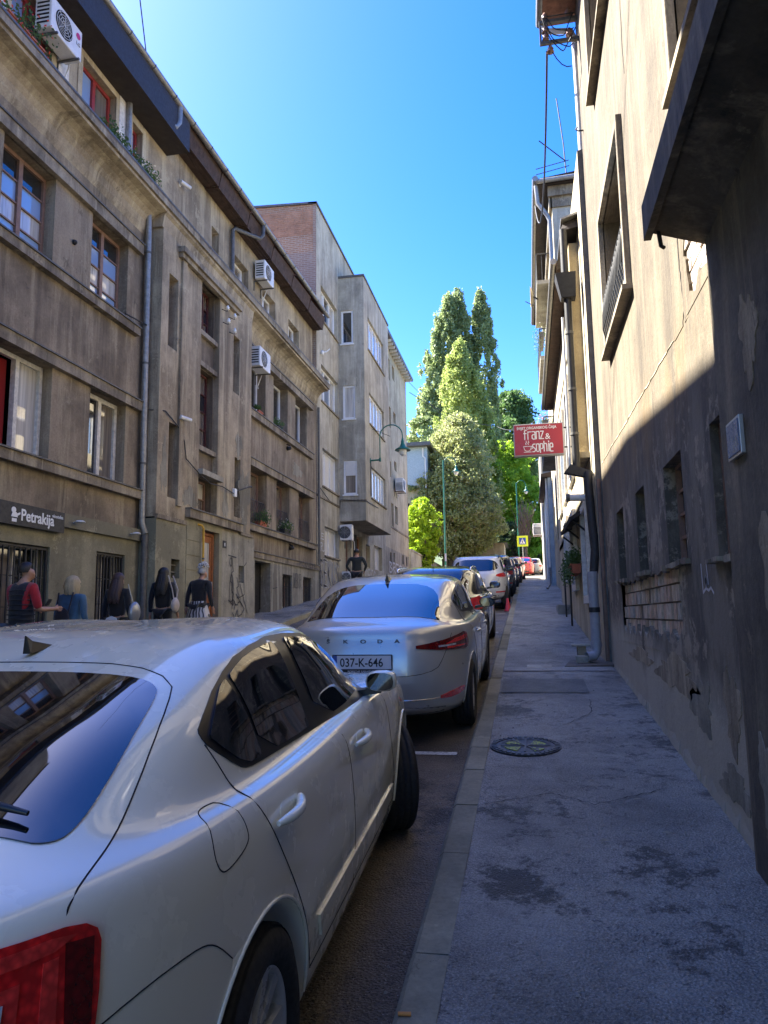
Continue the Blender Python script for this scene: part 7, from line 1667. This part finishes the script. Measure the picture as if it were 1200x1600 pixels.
# bare dead climber on the second lamp pole
dc = thing('dead_bush', (-.35, 62, gr(-.3, 62)), 'tangle of bare dry branches beside the far lamp post', 'bush')
m = MB()
for _ in range(46):
    a = random.uniform(0, 6.28); p = Vector((.0, 61.5, gr(0, 61.5)+2.2)); P_ = [p]
    for k in range(7): p = p+Vector((random.uniform(-.28, .32), random.uniform(-.3, .3), random.uniform(.35, .75))); P_.append(p)
    m.tube([tuple(q) for q in P_], [.05-.006*i for i in range(8)], 5)
m.tube([(.0, 61.5, gr(0, 61.5)-.1), (.0, 61.5, gr(0, 61.5)+2.4)], .12, 8); adopt(m.build('branches', simple('dry_branches', (.26, .20, .14), .9, noise=.4)), dc)

# hillside that closes the view
hl = MB(); n = 30
vs = []
for j in range(10):
    for i in range(n+1): vs.append((-120+8*i, 150+j*14, 4+j*2.6+3*math.sin(i*.7+j)*(.2+j*.08)))
hl.add(vs, [(j*(n+1)+i, j*(n+1)+i+1, (j+1)*(n+1)+i+1, (j+1)*(n+1)+i) for j in range(9) for i in range(n)], 0, True); tag(hl.build('hillside', simple('hillside_green', (.06, .09, .03), .95, noise=.5, nsc=.4)), kind='structure')

# ================================================================ lamps and signs
def lantern(m_, p, s=1.):   # bell shade hanging at p (top)
    x, y, z = p
    m_.lathe([(0, 0), (.03*s, 0), (.035*s, -.06*s), (.05*s, -.09*s), (.055*s, -.16*s), (.10*s, -.27*s), (.24*s, -.36*s), (.245*s, -.385*s), (.10*s, -.36*s), (0, -.36*s)], (x, y, z), 'z', 24)
bl = thing('bracket_lamp', (BX, 30.2, 8.2), 'green bell street lamp on curved arm fixed to the grey bay', 'lamp')
ly, lz0 = 29.6, 8.05
m = MB(); m.fbox(FB, ly-.05, ly+.05, lz0-.1, lz0+.1, 0, .03); m.tube([(BX, ly, lz0), (BX+.42, ly, lz0+.02)], .035, 8)
arc = [(BX+.42, ly, lz0), (BX+.42, ly, lz0+1.0)]+[(BX+.42+.48-.48*math.cos(a), ly, lz0+1.0+.48*math.sin(a)) for a in np.linspace(.15, math.pi, 12)]+[(BX+1.38, ly, lz0+.85)]
m.tube(arc, .025, 8); m.tube([(BX+.42, ly, lz0-.06), (BX+.42, ly, lz0+.1)], .05, 8); m.build('arm', MT['greenmetal'], bl)
m = MB(); lantern(m, (BX+1.38, ly, lz0+.88), 1.35); m.build('shade', MT['greenmetal'], bl)
m = MB(); m.lathe([(.17, 0), (.165, -.10), (.12, -.22), (.05, -.27), (0, -.275)], (BX+1.38, ly, lz0+.40), 'z', 20); m.build('globe', MT['lampglass'], bl)
MB().tube([(BX+.1, ly+.02, lz0+1.35), (BX+.85, ly+.02, lz0+1.0)], .01, 5).build('stay', MT['iron'], bl)
MB().tube([(BX+.03, ly-.02, lz0), (BX+.03, ly-.04, lz0-1.5)], .02, 6).build('conduit', MT['iron'], bl)
def lamp_post(x, y, h, label, side=1):
    z = gr(x, y); t = thing('street_lamp', (x, y, z), label, 'lamp', 'tall green lamp posts')
    MB().tube([(x, y, z-.1), (x, y, z+1.2), (x, y, z+h)], [.075, .06, .045], 12).build('post', MT['greenmetal'], t); MB().lathe([(.10, 0), (.10, .15), (.08, .2), (.07, .9), (.06, .95)], (x, y, z), 'z', 12).build('base', MT['zinc'], t)
    MB().box(x-.06, x+.06, y-.07, y-.05, z+1.2, z+1.7).build('notice', MT['white'], t)
    MB().tube([(x, y, z+h-.3)]+[(x+side*(.42-.42*math.cos(a)), y, z+h-.3+.5*math.sin(a)) for a in np.linspace(.2, math.pi, 9)]+[(x+side*.84, y, z+h-.45)], .025, 8).build('arm', MT['greenmetal'], t)
    m = MB(); lantern(m, (x+side*.84, y, z+h-.38), 1.2); m.build('shade', MT['greenmetal'], t)
    MB().lathe([(.16, 0), (.15, -.10), (.11, -.2), (0, -.26)], (x+side*.84, y, z+h-.80), 'z', 16).build('globe', MT['lampglass'], t)
lamp_post(-5.15, 48, 7.9, 'green lamp post with bell lantern in front of the round tree')
lamp_post(-.62, 66, 8.4, 'far green lamp post near the crossing sign')
cr = thing('crossing_sign', (-.2, 50, gr(0, 50)), 'yellow-bordered blue pedestrian crossing sign', 'sign')
zc = 6.45
MB().tube([(-.2, 50.05, gr(0, 50)), (-.2, 50.05, zc)], .03, 8).build('post', MT['zinc'], cr)
MB().box(-.56, .16, 49.99, 50.02, zc-.36, zc+.36).build('border', simple('fluorescent_yellow', (.60, .72, .02), .4), cr)
FC = FF(49.985)
MB().fbox(FC, -.42, .02, zc-.22, zc+.22, 0, .008).build('field', simple('sign_blue', (.01, .06, .30), .4), cr)
MB().prism([(-.20, zc+.19), (-.37, zc-.17), (-.03, zc-.17)], FC, .009, .014).build('triangle', MT['white'], cr)
m = MB(); m.tube([FC(-.20, zc+.04, .018), FC(-.20, zc-.06, .018)], .02, 5).tube([FC(-.20, zc-.06, .018), FC(-.26, zc-.15, .018)], .013, 5).tube([FC(-.20, zc-.06, .018), FC(-.14, zc-.15, .018)], .013, 5).tube([FC(-.26, zc-.01, .018), FC(-.14, zc-.0, .018)], .010, 5); ellipsoid(m, FC(-.20, zc+.085, .018), (.025, .01, .025), 8, 6); m.build('walking_figure', MT['iron'], cr)
t = thing('traffic_cone', (-.62, 21.7, gr(-.6, 21.7)), 'small red cone at the kerb beside the white crossover', 'cone')
MB().lathe([(.11, 0), (.11, .025), (.085, .025), (.025, .38), (0, .38)], (-.58, 21.75, gr(-.58, 21.7)), 'z', 16).build('cone', simple('cone_red', (.55, .03, .04), .5), t)
# overhead wires
cable([(-7, 46, 16.0), (-2, 60, 17.0), (1.0, 45, 13.4)], .02, 'thin wire crossing the sky beyond the poplars', n=8, sag=.5)
cable([(-6.9, 12.0, 12.6), (-5.4, 8.0, 14.5)], .012, 'thin wire rising from the brown roof gutter', n=4)
cable([(-7.3, 46, 17.0), (-2.2, 80, 18)], .015, 'thin wire from tan building eaves to trees', n=4, sag=.5)

# ================================================================ manhole and litter
mh = thing('manhole_cover', (-.07, 6.31, gz(6.31)), 'round cast iron manhole cover with yellow-green painted segments', 'manhole cover')
mc = Vector((-.07, 6.31, gz(6.31))); sl_ = .085
def gp3(x, y, h=0): return (mc.x+x, mc.y+y, mc.z+sl_*y+h)
m = MB(); n = 48
def ring(r0, r1, h0, mat, name, top=.006):
    m = MB(); vs = []
    for k in range(n):
        a = 2*math.pi*k/n; c_, s_ = math.cos(a), math.sin(a); vs += [gp3(r0*c_, r0*s_, h0), gp3(r1*c_, r1*s_, h0), gp3(r1*c_, r1*s_, h0-.02)]
    m.add(vs, [q for k in range(n) for q in ((k*3, k*3+1, ((k+1) % n)*3+1, ((k+1) % n)*3), (k*3+1, k*3+2, ((k+1) % n)*3+2, ((k+1) % n)*3+1))]); return m.build(name, mat, mh)
cast = simple('cast_iron', (.055, .055, .056), .5, metal=.4, noise=.4)
ring(0.001, .285, .007, cast, 'lid'); ring(.20, .285, .012, cast, 'frame')
for k in range(36):
    a0 = 2*math.pi*k/36; m = MB(); pts = [(r_*math.cos(a0+d), r_*math.sin(a0+d)) for r_, d in ((.235, -.05), (.275, -.05), (.275, .05), (.235, .05))]
    m.prism(pts, lambda u, v, d: gp3(u, v, d), .012, .018).build('stud', cast, mh)
yg = m_ = NT('flaking_yellow_paint'); m_.col(m_.mix(m_.ramp(m_.noise(45, 6, rough=.8), .45, .52), (.48, .55, .03), (.05, .05, .05))); m_.set(Roughness=.6)
for a0, a1 in ((.30, 1.15), (1.95, 2.85), (3.45, 4.35), (5.1, 5.75)):
    pts = [(.05*math.cos((a0+a1)/2), .05*math.sin((a0+a1)/2))]+[(.175*math.cos(a), .175*math.sin(a)) for a in np.linspace(a0, a1, 8)]
    MB().prism(pts, lambda u, v, d: gp3(u, v, d), .008, .013).build('painted_segment', yg.mat, mh)
for a in (.1, 1.55, -1.0):
    c_, s_ = math.cos(a), math.sin(a); MB().prism([(-.2*c_-.008*s_, -.2*s_+.008*c_), (.2*c_-.008*s_, .2*s_+.008*c_), (.2*c_+.008*s_, .2*s_-.008*c_), (-.2*c_+.008*s_, -.2*s_-.008*c_)], lambda u, v, d: gp3(u, v, d), .012, .017+.001*a).build('rib', MT['zinc_dk'], mh)
lm = MB()
for _ in range(420):
    if random.random() < .6: x, y = random.uniform(-.33, 1.05), 2.4+14*random.random()**1.5; z = gz(y)+.006
    else: x, y = random.uniform(-.66, -.54), 2.4+16*random.random(); z = gr(x, y)+.004
    s_ = random.uniform(.003, .008); a = random.uniform(0, 3); lm.hexa([(x-s_, y-s_, z-.003), (x+s_, y-s_*.6, z-.003), (x+s_*.8, y+s_, z-.003), (x-s_*.7, y+s_*.8, z-.003), (x-s_*.6, y-s_*.6, z+s_*.8), (x+s_*.5, y-s_*.4, z+s_*.8), (x+s_*.4, y+s_*.5, z+s_*.8), (x-s_*.4, y+s_*.4, z+s_*.8)])
tag(lm.build('grit', simple('pale_grit', (.33, .31, .28), .9, noise=.4, nsc=3)), 'scattered grit and small stones on the asphalt', 'grit', kind='stuff')
for i, (x, y) in enumerate(((.62, 5.05), (.70, 4.5), (.35, 4.35))):
    m = MB(); z = gz(y)+.012; m.add([(x-.03, y, z), (x, y-.014, z+.006), (x+.032, y+.006, z), (x, y+.016, z+.01)], [(0, 1, 2, 3)]); tag(m.build('fallen_leaf', simple('dry_leaf', (.30, .27, .2), .8) if i == 0 else bpy.data.materials['dry_leaf']), ['pale dry leaf lying farthest up the pavement near the wall', 'pale dry leaf lying closest to the wall foot', 'dry leaf nearest the viewer in mid pavement'][i], 'leaf', 'dry leaves on the pavement')
bt = MB(); bt.tube([(-.50, 2.72, gz(2.72)+.014), (-.455, 2.725, gz(2.72)+.014)], .007, 8); tag(bt.build('cigarette_end', simple('orange_filter', (.6, .25, .06), .7)), 'orange cigarette end on the kerb stone', 'cigarette end')
MB_ = MB(); MB_.hexa([(-.05, 10.3, gz(10.3)+.003), (.28, 10.3, gz(10.3)+.003), (.28, 10.62, gz(10.62)+.003), (-.05, 10.62, gz(10.62)+.003), (-.05, 10.3, gz(10.3)+.010), (.28, 10.3, gz(10.3)+.010), (.28, 10.62, gz(10.62)+.010), (-.05, 10.62, gz(10.62)+.010)]); tag(MB_.build('valve_cover', MT['concrete']), 'square concrete valve cover set in the pavement', 'cover')
print('objects', len(bpy.data.objects))
